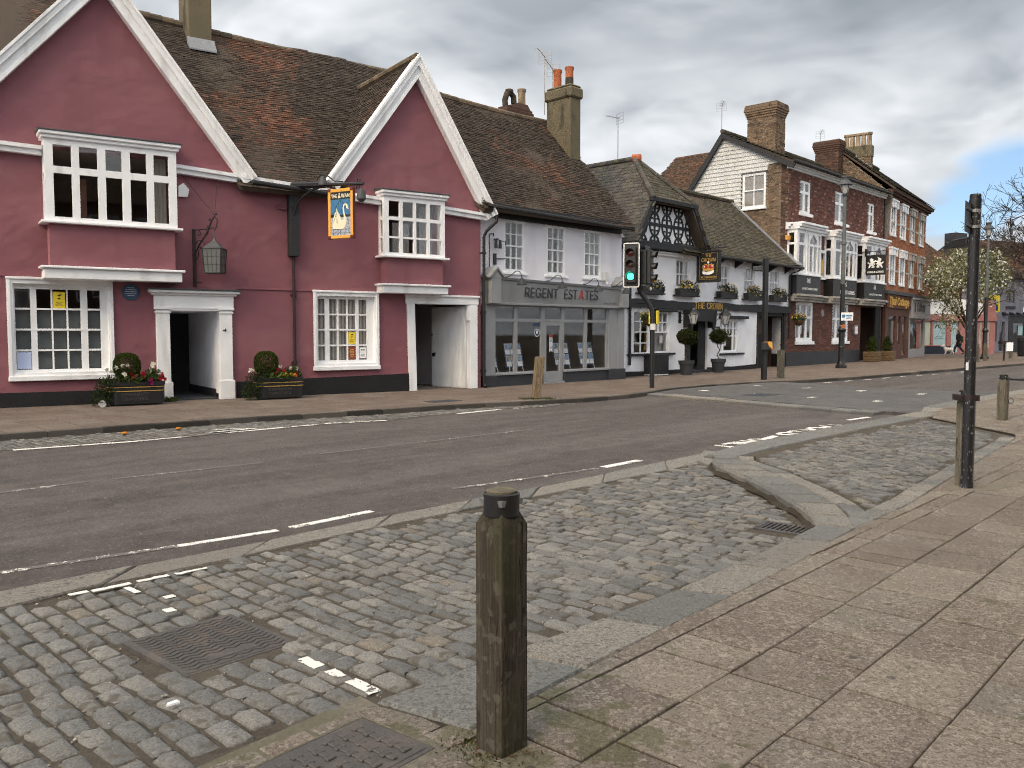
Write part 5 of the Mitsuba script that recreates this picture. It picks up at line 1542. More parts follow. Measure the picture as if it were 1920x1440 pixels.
k = window(C, FC, 6.78, 8.22, .80, 2.12, None, None, d=.05, t=.05, rim=.02, cells=[(a, b, c, e) for a, b in ((6.84, 6.98), (7.14, 7.36), (7.42, 7.64), (7.69, 7.87), (8.0, 8.15)) for c, e in ((1.50, 1.78), (1.82, 2.08))] + [(6.84, 6.98, .86, 1.44), (7.14, 7.87, .86, 1.44), (8.0, 8.15, .86, 1.44)], rails=[(7.1, 7.9, 1.47)])
MB(FC).box(6.70, 8.72, -.10, .02, .66, .74, .01).out('sill', 'black_timber', k)
MB(FC).box(6.65, 8.85, -.22, .02, 2.20, 2.32, .015).out('hood', 'black_timber', k)
kk = thing('window_paper', 'white paper sheet in the small inn window right of the door', 'notice')
MB(FC).box(7.2, 7.42, .09, .095, 1.05, 1.40).out('sheet', 'paper', kk)

# door with scalloped hood
k = numbered(C + '__doorway')
MB(FC).poly(Polygon([(3.86, 2.50), (5.90, 2.50), (5.86, 1.95), (5.70, 1.72), (5.62, 2.0), (5.45, 2.06), (4.25, 2.06), (4.12, 2.0), (4.05, 1.72), (3.90, 1.95)]), -.34, -.22).box(3.88, 5.88, -.22, .0, 2.36, 2.48).box(3.90, 4.02, -.22, .0, 1.8, 2.36).box(5.74, 5.86, -.22, .0, 1.8, 2.36).out('hood', 'black_timber', k)
MB(FC).box(4.02, 4.62, .10, .16, .1, 2.1, .01).box(5.2, 5.74, .10, .16, .1, 2.1, .01).out('door_leaf', 'black_timber', k)
for a in (4.08, 5.26):
    for z0, z1 in ((.25, .9), (1.0, 1.95)):
        MB(FC).box(a, a + .46, .085, .10, z0, z1, .01).out('door_panel', 'black_timber', k)
MB(FC).box(4.0, 5.76, -.20, .4, -.04, .10, .01).out('step', 'charcoal', k)
kk = thing('door_notice', 'small white notice on the dark inn door', 'notice')
MB(FC).box(4.16, 4.36, .076, .08, 1.66, 1.86).out('sheet', 'paper', kk)
# upper gable over the street: white panel, black pattern
tp = Polygon([(.45, 4.95), (4.72, 4.95), (3.70, 6.34), (.98, 6.34)])
MB(FC).poly(tp, -.18, .2).out('gable_panel', 'white_wall', C)
orn = []
cols = [.74 + .81 * i for i in range(5)]
for s_ in cols:
    orn.append(sbox(s_ - .045, 4.95, s_ + .045, 6.4))
    for zc in (4.80, 5.62, 6.44):
        e = shapely.affinity.scale(Point(s_, zc).buffer(1, quad_segs=10), .355, .455)
        e2 = shapely.affinity.scale(Point(s_, zc).buffer(1, quad_segs=10), .29, .385)
        orn.append(e.difference(e2))
        for dz in (-.22, .22):
            orn += [Point(s_ - .17, zc + dz).buffer(.036, quad_segs=3), Point(s_ + .17, zc + dz).buffer(.036, quad_segs=3), sbox(s_ - .17, zc + dz - .012, s_ + .17, zc + dz + .012)]
orn.append(sbox(.3, 5.56, 5, 5.68))
og = unary_union(orn).intersection(tp)
MB(FC).poly(og, -.215, -.182).out('pattern', 'black_timber', C)
MB(FC).box(.2, 4.95, -.42, .02, 4.70, 4.95, .01).box(-.3, 13.2, -.20, .0, 4.66, 4.78).out('bressumer', 'black_timber', C)
MB(FC).box(1.86, 6.3, -.20, -.01, 4.60, 4.68, .01).box(1.86, 6.3, -.14, -.01, 4.52, 4.60, .01).out('cornice', 'white_paint', C)
for (f, a, sg_) in (((-.32, 4.68), (.80, 6.46), 1), ((4.78, 4.74), (3.70, 6.46), -1)):
    barge_w = .20
    f, a = np.array(f), np.array(a)
    t = (a - f) / np.linalg.norm(a - f)
    n_ = np.array([-t[1], t[0]]) * sg_
    MB(FC).poly(Polygon([f - n_ * .18, a - n_ * .18, a + n_ * .03, f + n_ * .03]), -.66, -.56).out('bargeboard', 'black_timber', C)
MB(FC).box(.66, 3.84, -.68, -.54, 6.36, 6.52, .01).out('bargeboard', 'black_timber', C)
MB(FC).poly(tp.buffer(.12), -.17, .18).out('gable_lining', 'black_timber', C) if False else None
# soffits under the overhang
# roofs
TH = 1.39
lz = math.sqrt(1 + TH * TH) / TH
q = lambda d, z: (-(d + .62), (z - 4.70) * lz)
rk3 = roof(C, FC, (-.36, -.62, 4.70), (0, -1, 0), (1, 0, TH), Polygon([q(-.62, 4.70), q(6.5, 4.70), q(6.5, 8.26), q(1.2, 8.26), q(-.62, 6.42)]), 'slate', pw=.25, ph=.16, keep=200, seed=8, wave=.04, thick=.010, name='slate')
q2 = lambda d, z: ((d + .62), (z - 4.74) * lz)
roof(C, FC, (4.78, -.62, 4.74), (0, 1, 0), (-1, 0, TH), Polygon([q2(-.62, 4.74), q2(-.62, 6.42), q2(1.2, 8.26), q2(6, 8.26), q2(6, 4.74)]), 'slate_moss', pw=.25, ph=.16, key=rk3, seed=9, wave=.03, thick=.010, name='slate')
Lv = math.hypot(1.82, 1.82)
roof(C, FC, (0, -.66, 6.42), (1, 0, 0), (0, 1.86, 1.84), Polygon([(.78, 0), (3.78, 0), (2.22, Lv + .05)]), 'slate_moss', pw=.25, ph=.16, key=rk3, seed=10, wave=.02, thick=.010, name='slate')
SL = .936
sl3 = math.hypot(1, SL)
roof(C, FC, (0, -.50, 4.72), (1, 0, 0), (0, 1, SL), Polygon([(3.2, 0), (13.35, 0), (13.08, 3.5 * sl3), (2.6, 3.5 * sl3)]), 'slate_moss', pw=.20, ph=.115, key=rk3, keep=100, seed=11, wave=.05, thick=.014, name='tile', sag=lambda a, b: -.07 * np.sin(np.clip((a - 3) / 10, 0, 1) * np.pi))
ridge_tiles(rk3, FC, (2.21, 1.2, 8.30), (2.21, 6.5, 8.28), 'slate', keep=20)
ridge_tiles(rk3, FC, (.80, -.66, 6.47), (2.2, 1.2, 8.32), 'slate', r=.09, keep=20)
ridge_tiles(rk3, FC, (3.76, -.66, 6.47), (2.22, 1.2, 8.32), 'slate', r=.09, keep=20)
ridge_tiles(rk3, FC, (4.4, 3.0, 8.02), (13.1, 3.0, 8.02), 'slate_moss', keep=30)
MB(FC).tube([(2.20, 1.30, 8.34), (2.34, 1.00, 8.34)], .15, 10).out('ridge_end', 'terracotta', rk3)
O0, U, Vv = plane_frame(FC, (13.1, 6.8, 4.6), (-1, 0, 0), (0, -1, .9))
scene[numbered(rk3 + '__back_slope')] = mikit.ply(slab(Polygon([(0, 0), (9, 0), (9, 5.1), (0, 5.1)]), O0, U, Vv, -.15, -.04), 'tile_brown')
MB(FC).tube([(4.75, -.56, 4.68), (13.35, -.56, 4.62)], .065, 8).out('gutter', 'gutter_black', C, smooth=40)
for i in range(5):
    s_ = 6.4 + 1.55 * i
    MB(FC).hexa([[s_ - .05, -.40, 4.60], [s_ + .05, -.40, 4.60], [s_ + .05, .0, 4.36], [s_ - .05, .0, 4.36], [s_ - .05, -.46, 4.68], [s_ + .05, -.46, 4.68], [s_ + .05, .0, 4.68], [s_ - .05, .0, 4.68]]).out('eaves_bracket', 'black_timber', C)
# lead valley against the shop roof, lead soaker against the brick inn
MB(FC).hexa([[-.62, 2.5, 6.2], [-.2, 1.1, 5.35], [-.1, 1.1, 5.45], [-.2, 2.5, 6.3], [-.62, 2.5, 6.7], [-.25, 1.1, 5.5], [-.12, 1.1, 5.55], [.2, 2.5, 6.75]]).out('lead_valley', 'lead', C)
O0, U, Vv = plane_frame(FC, (0, -.50, 4.72), (1, 0, 0), (0, 1, SL))
scene[numbered(rk3 + '__flashing')] = mikit.ply(slab(Polygon([(12.85, 0), (13.4, 0), (13.15, 3.5 * sl3), (12.72, 3.5 * sl3)]), O0, U, Vv, .02, .06), 'lead')
k = numbered(C + '__chimney')
for s_, z0 in ((-.1, 8.0), (1.3, 8.15)):
    MB(FC).box(s_ - .2, s_ + .2, 5.6, 6.0, 7.4, z0 + .1).lathe([(.14, 0), (.13, .65), (.13, .66)], (s_, 5.8, z0 + .1), 10).tube([(s_, 5.8, z0 + .7), (s_ + .05, 5.78, z0 + .95), (s_ + .22, 5.7, z0 + 1.0), (s_ + .30, 5.66, z0 + .85)], .17, 8).out('chimney_pot', 'brick_dark', k, smooth=40)

# passage on the right: black timber lining, pale boarding and a door
k = numbered(C + '__passage')
MB(FC).box(10.0, 10.10, -.02, .3, -.04, 2.52, .005).box(12.55, 12.72, -.04, .3, -.04, 2.52).box(10.0, 12.7, .02, .3, 2.36, 2.52).out('post', 'black_timber', k)
MB(FC).box(10.1, 11.55, .25, .33, .0, 1.55).out('hoarding', 'black_plinth', k)
MB(FC).box(10.1, 11.55, .33, .40, 1.5, 2.4).out('side_panel', 'brick_dark', k)
fd = FC.at(12.42, .05, math.radians(62))
MB(fd).box(-.0, .9, -.03, .03, .62, 2.32).out('white_door', 'white_wall', k)
MB(fd).box(-.0, .9, -.035, .035, .0, .62).box(-.12, -.03, -.04, .04, .0, 2.36).out('door_base', 'black_plinth', k)
MB(FC).box(11.5, 12.6, 4.6, 4.7, 0, 2.5).box(11.45, 11.55, .4, 4.7, 0, 2.5).box(12.7, 12.78, .3, 4.7, 0, 2.5).box(11.4, 12.8, .3, 4.7, 2.46, 2.54).out('lining', 'brick_dark', k)
k = thing('barrel_planter', 'black slatted half barrel against the inn wall under the big window', 'barrel')
mb = MB(FC)
pts = [(1.20, -.02), (1.20, -.30), (1.50, -.52), (2.10, -.52), (2.38, -.30), (2.38, -.02)]
base = Polygon(pts)
for i in range(8):
    z = .06 + i * .086
    v_, f_, _ = MB().flat(base.buffer(.0), z, z + .074).arr()
    MB(FC).add(v_, f_).out('slat', 'barrel', k)
v_, f_, _ = MB().flat(base.buffer(.03), .75, .80).arr()
MB(FC).add(v_, f_).out('top', 'barrel', k)
v_, f_, _ = MB().flat(base.buffer(-.01), .02, .06).arr()
MB(FC).add(v_, f_).out('white_band', 'white_wall', k)
v_, f_, _ = MB().flat(base.buffer(-.02), -.04, .75).arr()
MB(FC).add(v_, f_).out('core', 'black_plinth', k)

# sign with the crown
k = thing('crown_sign', 'black hanging inn sign with a painted red crown and gold letters', 'sign')
s_c = 4.40
fs = FC.at(s_c, 0, -math.pi / 2)          # runs from the wall out to the street is -s; left = wall side
# its face looks back along the street: local s of fs points into the street
SC0, SC1, z0, z1 = .32, 1.30, 3.60, 4.80
fs = Fr(FC.w([s_c, -SC0, 0])[:2], (FC.w([s_c, -SC1, 0]) - FC.w([s_c, -SC0, 0]))[:2])
wS = SC1 - SC0
MB(fs).box(0, wS, -.03, .03, z0, z1, .006).out('board', 'sign_black', k)
MB(fs).box(-.03, .03, -.05, .05, z0 - .02, z1 + .02).box(wS - .03, wS + .03, -.05, .05, z0 - .02, z1 + .02).box(.03, wS - .03, -.05, .05, z1 - .03, z1 + .03).box(.03, wS - .03, -.05, .05, z0 - .03, z0 + .03).out('frame', 'black_timber', k)
MB(fs).poly(sbox(.10, z0 + .09, wS - .10, z1 - .09).difference(sbox(.108, z0 + .098, wS - .108, z1 - .098)), -.036, -.03).text('THE', .09, wS / 2, z1 - .24, -.032, center=True, width=.24).text('CROWN', .14, wS / 2, z1 - .42, -.032, center=True, width=.62).text('WETHERSPOON', .075, wS / 2, z0 + .14, -.032, center=True, width=.66).out('lettering', 'gold_paint', k)
cx_, cz_ = wS / 2, z0 + .52
T2 = lambda pts: Polygon([(cx_ + a * .25, cz_ + b * .25) for a, b in pts]).buffer(0)
red = T2([(-.85, -.25), (.85, -.25), (.95, .2), (.85, .5), (.5, .62), (.12, .5), (0, .35), (-.12, .5), (-.5, .62), (-.85, .5), (-.95, .2)])
MB(fs).poly(red, -.036, -.03).out('cap', 'sign_red', k)
gold = unary_union([T2([(-.92, -.38), (.92, -.38), (.95, -.10), (.7, .02), (.45, -.12), (.2, .0), (0, .06), (-.2, .0), (-.45, -.12), (-.7, .02), (-.95, -.10)]), T2([(-.07, -.2), (.07, -.2), (.05, .5), (-.05, .5)])] + [red.boundary.buffer(.012)] + [Point(cx_ + .25 * x, cz_ + .25 * y).buffer(.018) for x, y in ((-.9, .5), (-.6, .66), (-.25, .58), (.25, .58), (.6, .66), (.9, .5))])
MB(fs).poly(gold, -.041, -.036).out('gold_rim', 'gold_paint', k)
MB(fs).poly(T2([(-1.0, -.75), (-.8, -.92), (-.3, -1.0), (.3, -.98), (.8, -.85), (1.02, -.62), (1.0, -.32), (.8, -.36), (.3, -.5), (-.3, -.52), (-.8, -.45), (-1.0, -.40)]), -.046, -.03).poly(T2([(0, 1.15), (.2, .92), (0, .68), (-.2, .92)]), -.046, -.03).poly(T2([(-.04, .55), (.04, .55), (.04, .75), (-.04, .75)]), -.046, -.03).poly(Point(cx_ - .17, cz_ + .07).buffer(.03), -.046, -.03).poly(Point(cx_ + .17, cz_ + .08).buffer(.03), -.046, -.03).out('ermine', 'sign_white', k)
MB(fs).poly(Point(cx_ - .13, cz_ - .24).buffer(.025), -.05, -.03).poly(Point(cx_ + .22, cz_ - .2).buffer(.02), -.05, -.03).out('jewel', 'sign_blue', k)
mb = MB(fs).tube([(-.32, 0, z1 + .10), (wS + .42, 0, z1 + .10)], .018, 6)
for a in (.1, .75):
    mb.tube([(a, 0, z1 + .02), (a, 0, z1 + .1)], .012, 5)
mb.tube([(-.3, 0, z1 + .5), (0, 0, z1 + .46), (.3, 0, z1 + .12)], .014, 6).tube([(.35, 0, z1 + .1), (.38, 0, z1 + .24), (.5, 0, z1 + .38), (.66, 0, z1 + .34), (.7, 0, z1 + .18), (.62, 0, z1 + .12)], .013, 6).tube([(.8, 0, z1 + .1), (.85, 0, z1 + .3), (.96, 0, z1 + .33), (.98, 0, z1 + .16)], .012, 6)
mb.out('bracket', 'black_paint', k, smooth=40)

for lab_, s_ in (('white glass lantern on an iron bracket over the left side of the inn door', 3.62), ('white glass lantern on an iron bracket right of the inn door', 6.05)):
    k = thing('inn_lantern', lab_, 'lantern', 'pair of lanterns at the inn door')
    MB(FC).box(s_ - .09, s_ + .09, -.03, -.002, 1.98, 2.44, .008).tube([(s_, -.02, 2.36), (s_ + .02, -.80, 2.40)], .02, 6).tube([(s_, -.03, 2.08), (s_ + .01, -.25, 2.12), (s_ + .01, -.4, 2.3), (s_ + .01, -.3, 2.34), (s_ + .01, -.2, 2.26)], .013, 6).out('bracket', 'black_paint', k, smooth=40)
    lf = FC.at(s_ + .02, -.62)
    MB(lf).lathe([(.245, 2.32), (.21, 2.38), (.10, 2.50), (.08, 2.56), (.03, 2.60), (.028, 2.68), (.0, 2.70)], (0, 0, 0), 6).lathe([(.09, 1.92), (.09, 1.95)], (0, 0, 0), 6).out('cap', 'black_paint', k)
    MB(lf).lathe([(.095, 1.95), (.20, 2.32)], (0, 0, 0), 6).out('glass', 'milk_glass', k)
    mb = MB(lf)
    for q_ in range(6):
        a = q_ * math.pi / 3
        mb.tube([(.10 * math.cos(a), .10 * math.sin(a), 1.94), (.208 * math.cos(a), .208 * math.sin(a), 2.33)], .010, 4)
    mb.out('rib', 'black_paint', k)
k = thing('oval_plaque', 'brown oval plaque on the white inn wall left of the door', 'plaque')
MB(FC).poly(shapely.affinity.scale(Point(3.63, 1.47).buffer(1, quad_segs=8), .16, .22), -.03, -.002).out('board', 'plaque_brown', k)
k = thing('menu_board', 'black framed menu on the white wall behind the right bay tree', 'menu board')
MB(FC).poly(sbox(6.18, 1.38, 6.66, 1.86).difference(sbox(6.23, 1.43, 6.61, 1.81)), -.05, -.002).out('frame', 'black_paint', k)
MB(FC).box(6.23, 6.61, -.02, -.01, 1.43, 1.81).out('sheet', 'oakley_grey', k)
k = thing('security_dome', 'white dome camera on a bracket above the inn beam', 'camera')
MB(FC).tube([(1.05, -.02, 3.3), (1.15, -.25, 3.28)], .02, 6).lathe(sph(0, .08, 6), (1.17, -.28, 3.22), 10).out('dome', 'cctv', k, smooth=True)
downpipe('black drainpipe on the inn wall at the grey shop corner', FC, .22, .3, 4.6, 'black_paint', .05, top=[(.1, -.5, 4.66), (.2, -.3, 4.62)], shoe=False)
downpipe('black drainpipe at the right corner of the white inn', FC, 13.0, 1.2, 4.2, 'black_paint', .04, top=[(13.25, -.5, 4.56), (13.05, -.12, 4.36)], shoe=False)


def topiary(lab, x, y, grp):
    k = thing('bay_tree', lab, 'potted tree', grp)
    f = Fr((x, y), (1, 0))
    MB(f).lathe([(.20, 0), (.27, .40), (.30, .42), (.31, .55), (.27, .55), (.26, .48)], (0, 0, 0), 20).out('pot', 'charcoal', k, smooth=40)
    MB(f).lathe([(.26, .47), (.26, .50)], (0, 0, 0), 12).out('soil', 'soil', k)
    z = np.linspace(.45, 1.25, 18)
    MB(f).tube(np.stack([.045 * np.sin(z * 16), .045 * np.cos(z * 16), z], 1), .020, 6).out('stem', 'bark', k, smooth=40)
    mb = MB(f)
    foliage(mb, (0, 0, 1.45), (.36, .36, .30), 1500, .10, leafr, shell=.45)
    foliage(mb, (.05, 0, 1.45), (.44, .42, .34), 160, .10, leafr, shell=.85)
    mb.out('crown', 'leaf_bay', k, kind='stuff')


topiary('clipped bay tree in a dark pot left of the inn door', 6.62, 32.38, 'pair of bay trees at the inn door')
topiary('clipped bay tree on a twisted stem right of the inn door', 8.34, 34.5, 'pair of bay trees at the inn door')


def basket(lab, fr, s, d, z, wall_d=0.0):
    k = thing('hanging_basket', lab, 'hanging basket', 'hanging flower baskets')
    MB(fr).tube([(s, wall_d, z + .62), (s, d, z + .60)], .014, 6).tube([(s, wall_d, z + .2), (s, d * .5, z + .5), (s, d * .9, z + .6)], .010, 6).out('bracket', 'black_paint', k, smooth=40)
    f = fr.at(s, d)
    mb = MB(f)
    for a in (0, 2.1, 4.2):
        mb.tube([(.22 * math.cos(a), .22 * math.sin(a), z), (0, 0, z + .6)], .006, 4)
    mb.out('chain', 'black_paint', k)
    MB(f).lathe([(.03, -.22), (.15, -.17), (.22, -.06), (.235, .02)], (0, 0, z), 14).out('bowl', 'terrac_pot', k, smooth=40)
    mb = MB(f)
    foliage(mb, (0, 0, z + .12), (.33, .33, .22), 420, .09, leafr, shell=.3)
    foliage(mb, (0, 0, z - .05), (.32, .32, .22), 140, .08, leafr, shell=.5)
    mb.out('foliage', 'leaf_bed', k, kind='stuff')
    for m, n_ in (('petal_yellow', 20), ('petal_orange', 12), ('petal_cream', 8)):
        mb = MB(f)
        q_ = leafr.normal(0, 1, (n_, 3))
        q_[:, 2] = abs(q_[:, 2]) * .8
        q_ /= np.linalg.norm(q_, axis=1, keepdims=True)
        flowers(mb, np.array([0, 0, z + .12]) + q_ * [.34, .34, .24], .085, leafr)
        mb.out('blossom', m, k, kind='stuff')


basket('hanging flower basket left of the big inn window beside the shop', FC, .62, -.62, 2.06)
basket('hanging flower basket at the right end of the inn by the brick wall', FC, 12.7, -.7, 2.15)

# ------------------------------------------------------------------ the brick inn with white bays
FK = Fr((12.98, 40.6), (.68, .733))
K = thing('brick_inn', 'red brick inn with white bay windows and a white boarded side gable', 'pub')
KW = 12.45
up = [(1.27, 2.50, 7.40, 8.95), (5.48, 7.05, 7.32, 8.92), (9.95, 11.0, 7.24, 8.82)]
gfw = [(1.08, 3.04, 1.18, 3.10), (5.45, 7.58, 1.16, 3.10)]
bays = [(.02, 2.72), (4.26, 7.34), (8.42, 11.48)]
front = sbox(0, 0, KW, 9.45)
hs = [sbox(a, c, b, e) for a, b, c, e in up + gfw] + [sbox(a + .1, 4.45, b - .1, 6.3) for a, b in bays] + [sbox(9.25, -.1, 12.35, 3.05)]
wall(K, FK, front, hs, 'mortar_dark', .3)
clear = unary_union([sbox(a - .02, c - .02, b + .02, e + .02) for a, b, c, e in up + gfw] + [sbox(a - .03, 3.4, b + .03, 6.5) for a, b in bays] + [sbox(9.2, -.1, 12.4, 3.08), sbox(-1, 0, 14, .68)])
O0, U, Vv = plane_frame(FK, (0, 0, 0), (1, 0, 0), (0, 0, 1))
courses(K, 'brick', O0, U, Vv, sbox(0, .68, KW, 9.3).difference(clear), .225, .075, 'brick_red', .012, .012, seed=3, jit=.003,
        pick=lambda i, j: 1 if (j > 86 and (i * 2 + j) % 5 == 0 and j % 3 == 0) else 0, mats=['brick_red', 'brick_header'])
MB(FK).box(0, 9.2, -.06, .0, -.04, .66, .01).out('plinth', 'charcoal', K)
room(K, FK, .1, 9.1, .32, 4.5, .1, 3.1, 'interior_dark')
room(K, FK, .1, 12.3, .32, 4.5, 3.6, 6.4, 'interior_dark')
room(K, FK, .1, 12.3, .32, 4.5, 6.8, 9.2, 'interior_dark')
mb = MB(FK)
for z0, z1, o in ((9.30, 9.40, .10), (9.40, 9.50, .18), (9.50, 9.60, .30)):
    mb.box(-.12, KW + .1, -o, .02, z0, z1 - .002, .01)
mb.out('cornice', 'boarding', K)
MB(FK).tube([(-.2, -.38, 9.62), (KW + .15, -.38, 9.58)], .07, 8).out('gutter', 'gutter_black', K, smooth=40)
for i, (a, b, c, e) in enumerate(up):
    xs = split(a + .12, b - .12, 2, .16)
    k = window(K, FK, a, b, c, e, xs, [(c + .12, c + .95), (c + 1.07, e - .10)], d=.05, t=.06, rim=.05, sill=(.10, .12, .14))
    MB(FK).box(a, b, .22, .23, c, e).out('net_curtain', 'drape_grey', k)
for i, (a, b, c, e) in enumerate(gfw):
    w_ = b - a
    k = window(K, FK, a, b, c, e, [(a + .16, a + .16 + w_ * .15), (a + w_ * .33, a + w_ * .60), (a + w_ * .70, b - .17)], [(c + .18, c + 1.12), (c + 1.24, e - .14)], d=.04, t=.06, rim=.07, sill=(.06, .10, .16))
for s_, w_ in ((2.28, .14),):
    kk = thing('window_card', 'small white card inside the left ground floor window of the brick inn', 'notice')
    MB(FK).box(1.85, 2.02, .12, .124, 1.55, 1.95).out('sheet', 'paper', kk)
# moulded string over the bays, and the lower cornice
mb = MB(FK)
for z0, z1, o in ((6.46, 6.58, .12), (6.58, 6.68, .22), (6.68, 6.78, .32)):
    mb.box(-.15, KW + .1, -o, .02, z0 - .0, z1 - .002, .01)
    for a, b in bays:
        mb.box(a - .06, b + .06, -o - .5, -o, z0, z1 - .002, .01)
mb.out('string_cornice', 'white_paint', K)
mb = MB(FK)
for z0, z1, o in ((3.10, 3.22, .12), (3.22, 3.34, .22), (3.34, 3.44, .34)):
    mb.box(.25, KW + .15, -o, .02, z0, z1 - .002, .01)
    for a, b in bays:
        mb.box(a - .05, b + .05, -o - .3, -o, z0, z1 - .002, .01)
mb.out('lower_cornice', 'stone', K)
for i, (a, b) in enumerate(bays):
    key = numbered(K + '__bay_window')
    MB(FK).box(a, b, -.5, .0, 3.46, 4.34).out('sign_box', 'sign_black', key)
    z0, z1 = 4.40, 6.46
    w_ = b - a
    m0, m1 = a + w_ * .40, a + w_ * .80
    lights = [(a + w_ * .08, a + w_ * .30), (a + w_ * .385, a + w_ * .46), (a + w_ * .52, a + w_ * .66), (a + w_ * .69, a + w_ * .83), (a + w_ * .88, a + w_ * .96)]
    cells_ = [(p, q_, z0 + .14, z0 + 1.34) for p, q_ in lights] + [(p, q_, z0 + 1.46, z1 - .16) for p, q_ in (lights[0], lights[1], lights[4])]
    arch = Polygon([(lights[2][0], z0 + 1.46), (lights[3][1], z0 + 1.46), (lights[3][1], z0 + 1.62), ((lights[2][0] * .3 + lights[3][1] * .7), z0 + 1.80), ((lights[2][0] + lights[3][1]) / 2, z1 - .10), ((lights[2][0] * .7 + lights[3][1] * .3), z0 + 1.80), (lights[2][0], z0 + 1.62)])
    fk_ = MB(FK).poly(sbox(a, z0, b, z1).difference(unary_union([sbox(p, c, q_, e) for p, q_, c, e in cells_] + [arch])), -.50, -.43).box(a - .06, b + .06, -.58, .0, z0 - .08, z0 - .002, .01).box(m0 - .02 * w_, m0 - .0, -.53, -.50, z0, z1).out('frame', 'white_paint', key)
    for p, q_, c, e in cells_ + [(lights[2][0], lights[3][1], z0 + 1.46, z1 - .1)]:
        MB(FK).add([[p - .01, -.46, c - .01], [q_ + .01, -.46, c - .01], [q_ + .01, -.458, e + .01], [p - .01, -.458, e + .01]], [[0, 1, 2], [0, 2, 3]]).out('pane', 'glass', key)
    mb = MB(FK)
    for sx in (a, b - .06):
        mb.box(sx, sx + .06, -.43, -.34, z0, z1).box(sx, sx + .06, -.08, .0, z0, z1).box(sx, sx + .06, -.34, -.08, z0, z0 + .14).box(sx, sx + .06, -.34, -.08, z1 - .15, z1).box(sx, sx + .06, -.34, -.08, z0 + 1.36, z0 + 1.46)
    mb.out('side_frame', 'white_paint', key)
    for sx in (a + .03, b - .03):
        MB(FK).add([[sx, -.35, z0 + .1], [sx, -.07, z0 + .1], [sx, -.07, z1 - .1], [sx, -.35, z1 - .1]], [[0, 1, 2], [0, 2, 3]]).out('pane', 'glass', key)
    mb = MB(FK)
    mb.text('H', .18, a + w_ * .5, 4.0, -.502, center=True, width=.16).box(a + w_ * .5 - .14, a + w_ * .5 - .10, -.508, -.502, 3.98, 4.24).box(a + w_ * .5 + .10, a + w_ * .5 + .14, -.508, -.502, 3.98, 4.24)
    if i == 1:
        mb.text('KINGS ARMS', .19, a + w_ * .60, 3.60, -.502, center=True, width=w_ * .62)
    else:
        mb.text('BAR RESTAURANT ROOMS', .10, a + w_ * .55, 3.66, -.502, center=True, width=w_ * .62)
    mb.out('lettering', 'sign_white', key)
# panel with gilded arms between two bays
k = thing('gilded_arms', 'gilded coat of arms in a white frame between the brick inn bays', 'coat of arms')
MB(FK).poly(sbox(2.9, 4.28, 4.2, 5.75).difference(sbox(3.0, 4.4, 4.02, 5.6)), -.14, -.02).out('frame', 'white_paint', k)
MB(FK).box(2.98, 4.05, -.06, -.02, 4.38, 5.62).out('panel', 'sign_black', k)
ar = unary_union([Polygon([(3.2, 4.5), (3.75, 4.5), (3.85, 4.8), (3.80, 5.1), (3.62, 5.2), (3.55, 5.45), (3.45, 5.5), (3.36, 5.3), (3.2, 5.15), (3.1, 4.9)]), Point(3.18, 5.15).buffer(.12), Point(3.76, 5.18).buffer(.10), sbox(3.08, 4.44, 3.9, 4.52), Polygon([(3.38, 5.4), (3.42, 5.56), (3.48, 5.48), (3.54, 5.58), (3.58, 5.4)]), Polygon([(3.0, 4.7), (3.12, 5.2), (3.2, 4.8)]), Polygon([(3.8, 4.6), (3.9, 5.1), (3.95, 4.7)])])
v_, f_, _ = MB(FK).poly(ar, -.17, -.06).arr()
MB(FK).poly(ar, -.14, -.06).poly(ar.buffer(-.07), -.19, -.14).poly(ar.buffer(-.13), -.22, -.19).out('arms', 'gold', k)

# hanging sign of the brick inn
k = thing('heraldic_sign', 'black hanging sign with a white lion and unicorn on the brick inn', 'sign')
s_c = 8.36
p0, p1 = FK.w([s_c, -.58, 0]), FK.w([s_c, -1.62, 0])
fs = Fr(p0[:2], (p1 - p0)[:2])
wS = 1.04
MB(fs).box(0, wS, -.03, .03, 4.69, 5.76, .006).out('board', 'sign_black', k)
MB(fs).tube([(-.62, 0, 5.95), (wS + .1, 0, 5.95)], .02, 6).tube([(.2, 0, 5.76), (.2, 0, 5.95)], .012, 5).tube([(.85, 0, 5.76), (.85, 0, 5.95)], .012, 5).box(-.05, .05, -.04, .04, 5.7, 6.1).box(wS - .02, wS + .08, -.05, .05, 5.72, 5.95).tube([(.5, 0, 5.95), (.55, 0, 6.02), (.62, 0, 5.95)], .012, 5).out('bracket', 'black_paint', k)
lion = [(.46, .30), (.40, .26), (.30, .27), (.33, .32), (.38, .36), (.30, .38), (.24, .34), (.20, .26), (.14, .25), (.16, .30), (.19, .40), (.22, .46), (.16, .50), (.10, .58), (.14, .62), (.17, .56), (.22, .54), (.26, .60), (.24, .70), (.20, .74), (.24, .80), (.30, .84), (.36, .80), (.38, .74), (.36, .68), (.44, .66), (.50, .72), (.52, .66), (.46, .60), (.38, .58), (.42, .52), (.48, .52), (.46, .46), (.38, .46), (.40, .38)]
uni = [(1 - a, b) for a, b in lion[:24]] + [(.70, .82), (.58, .92), (.66, .78), (.62, .70), (.56, .66), (.50, .68), (.52, .62), (.60, .58), (.58, .52), (.52, .52), (.56, .46), (.62, .46), (.60, .38)]
sc = lambda pts: Polygon([(a * wS, 4.86 + b * .86) for a, b in pts]).buffer(0)
MB(fs).poly(sc(lion).buffer(.008), -.038, -.03).poly(sc(uni).buffer(.008), -.038, -.03).out('emblem', 'sign_white', k, label='white lion and unicorn emblem')
MB(fs).text('KINGS ARMS', .10, wS / 2, 4.80, -.032, center=True, width=.86, bold=True).out('lettering', 'sign_white', k)
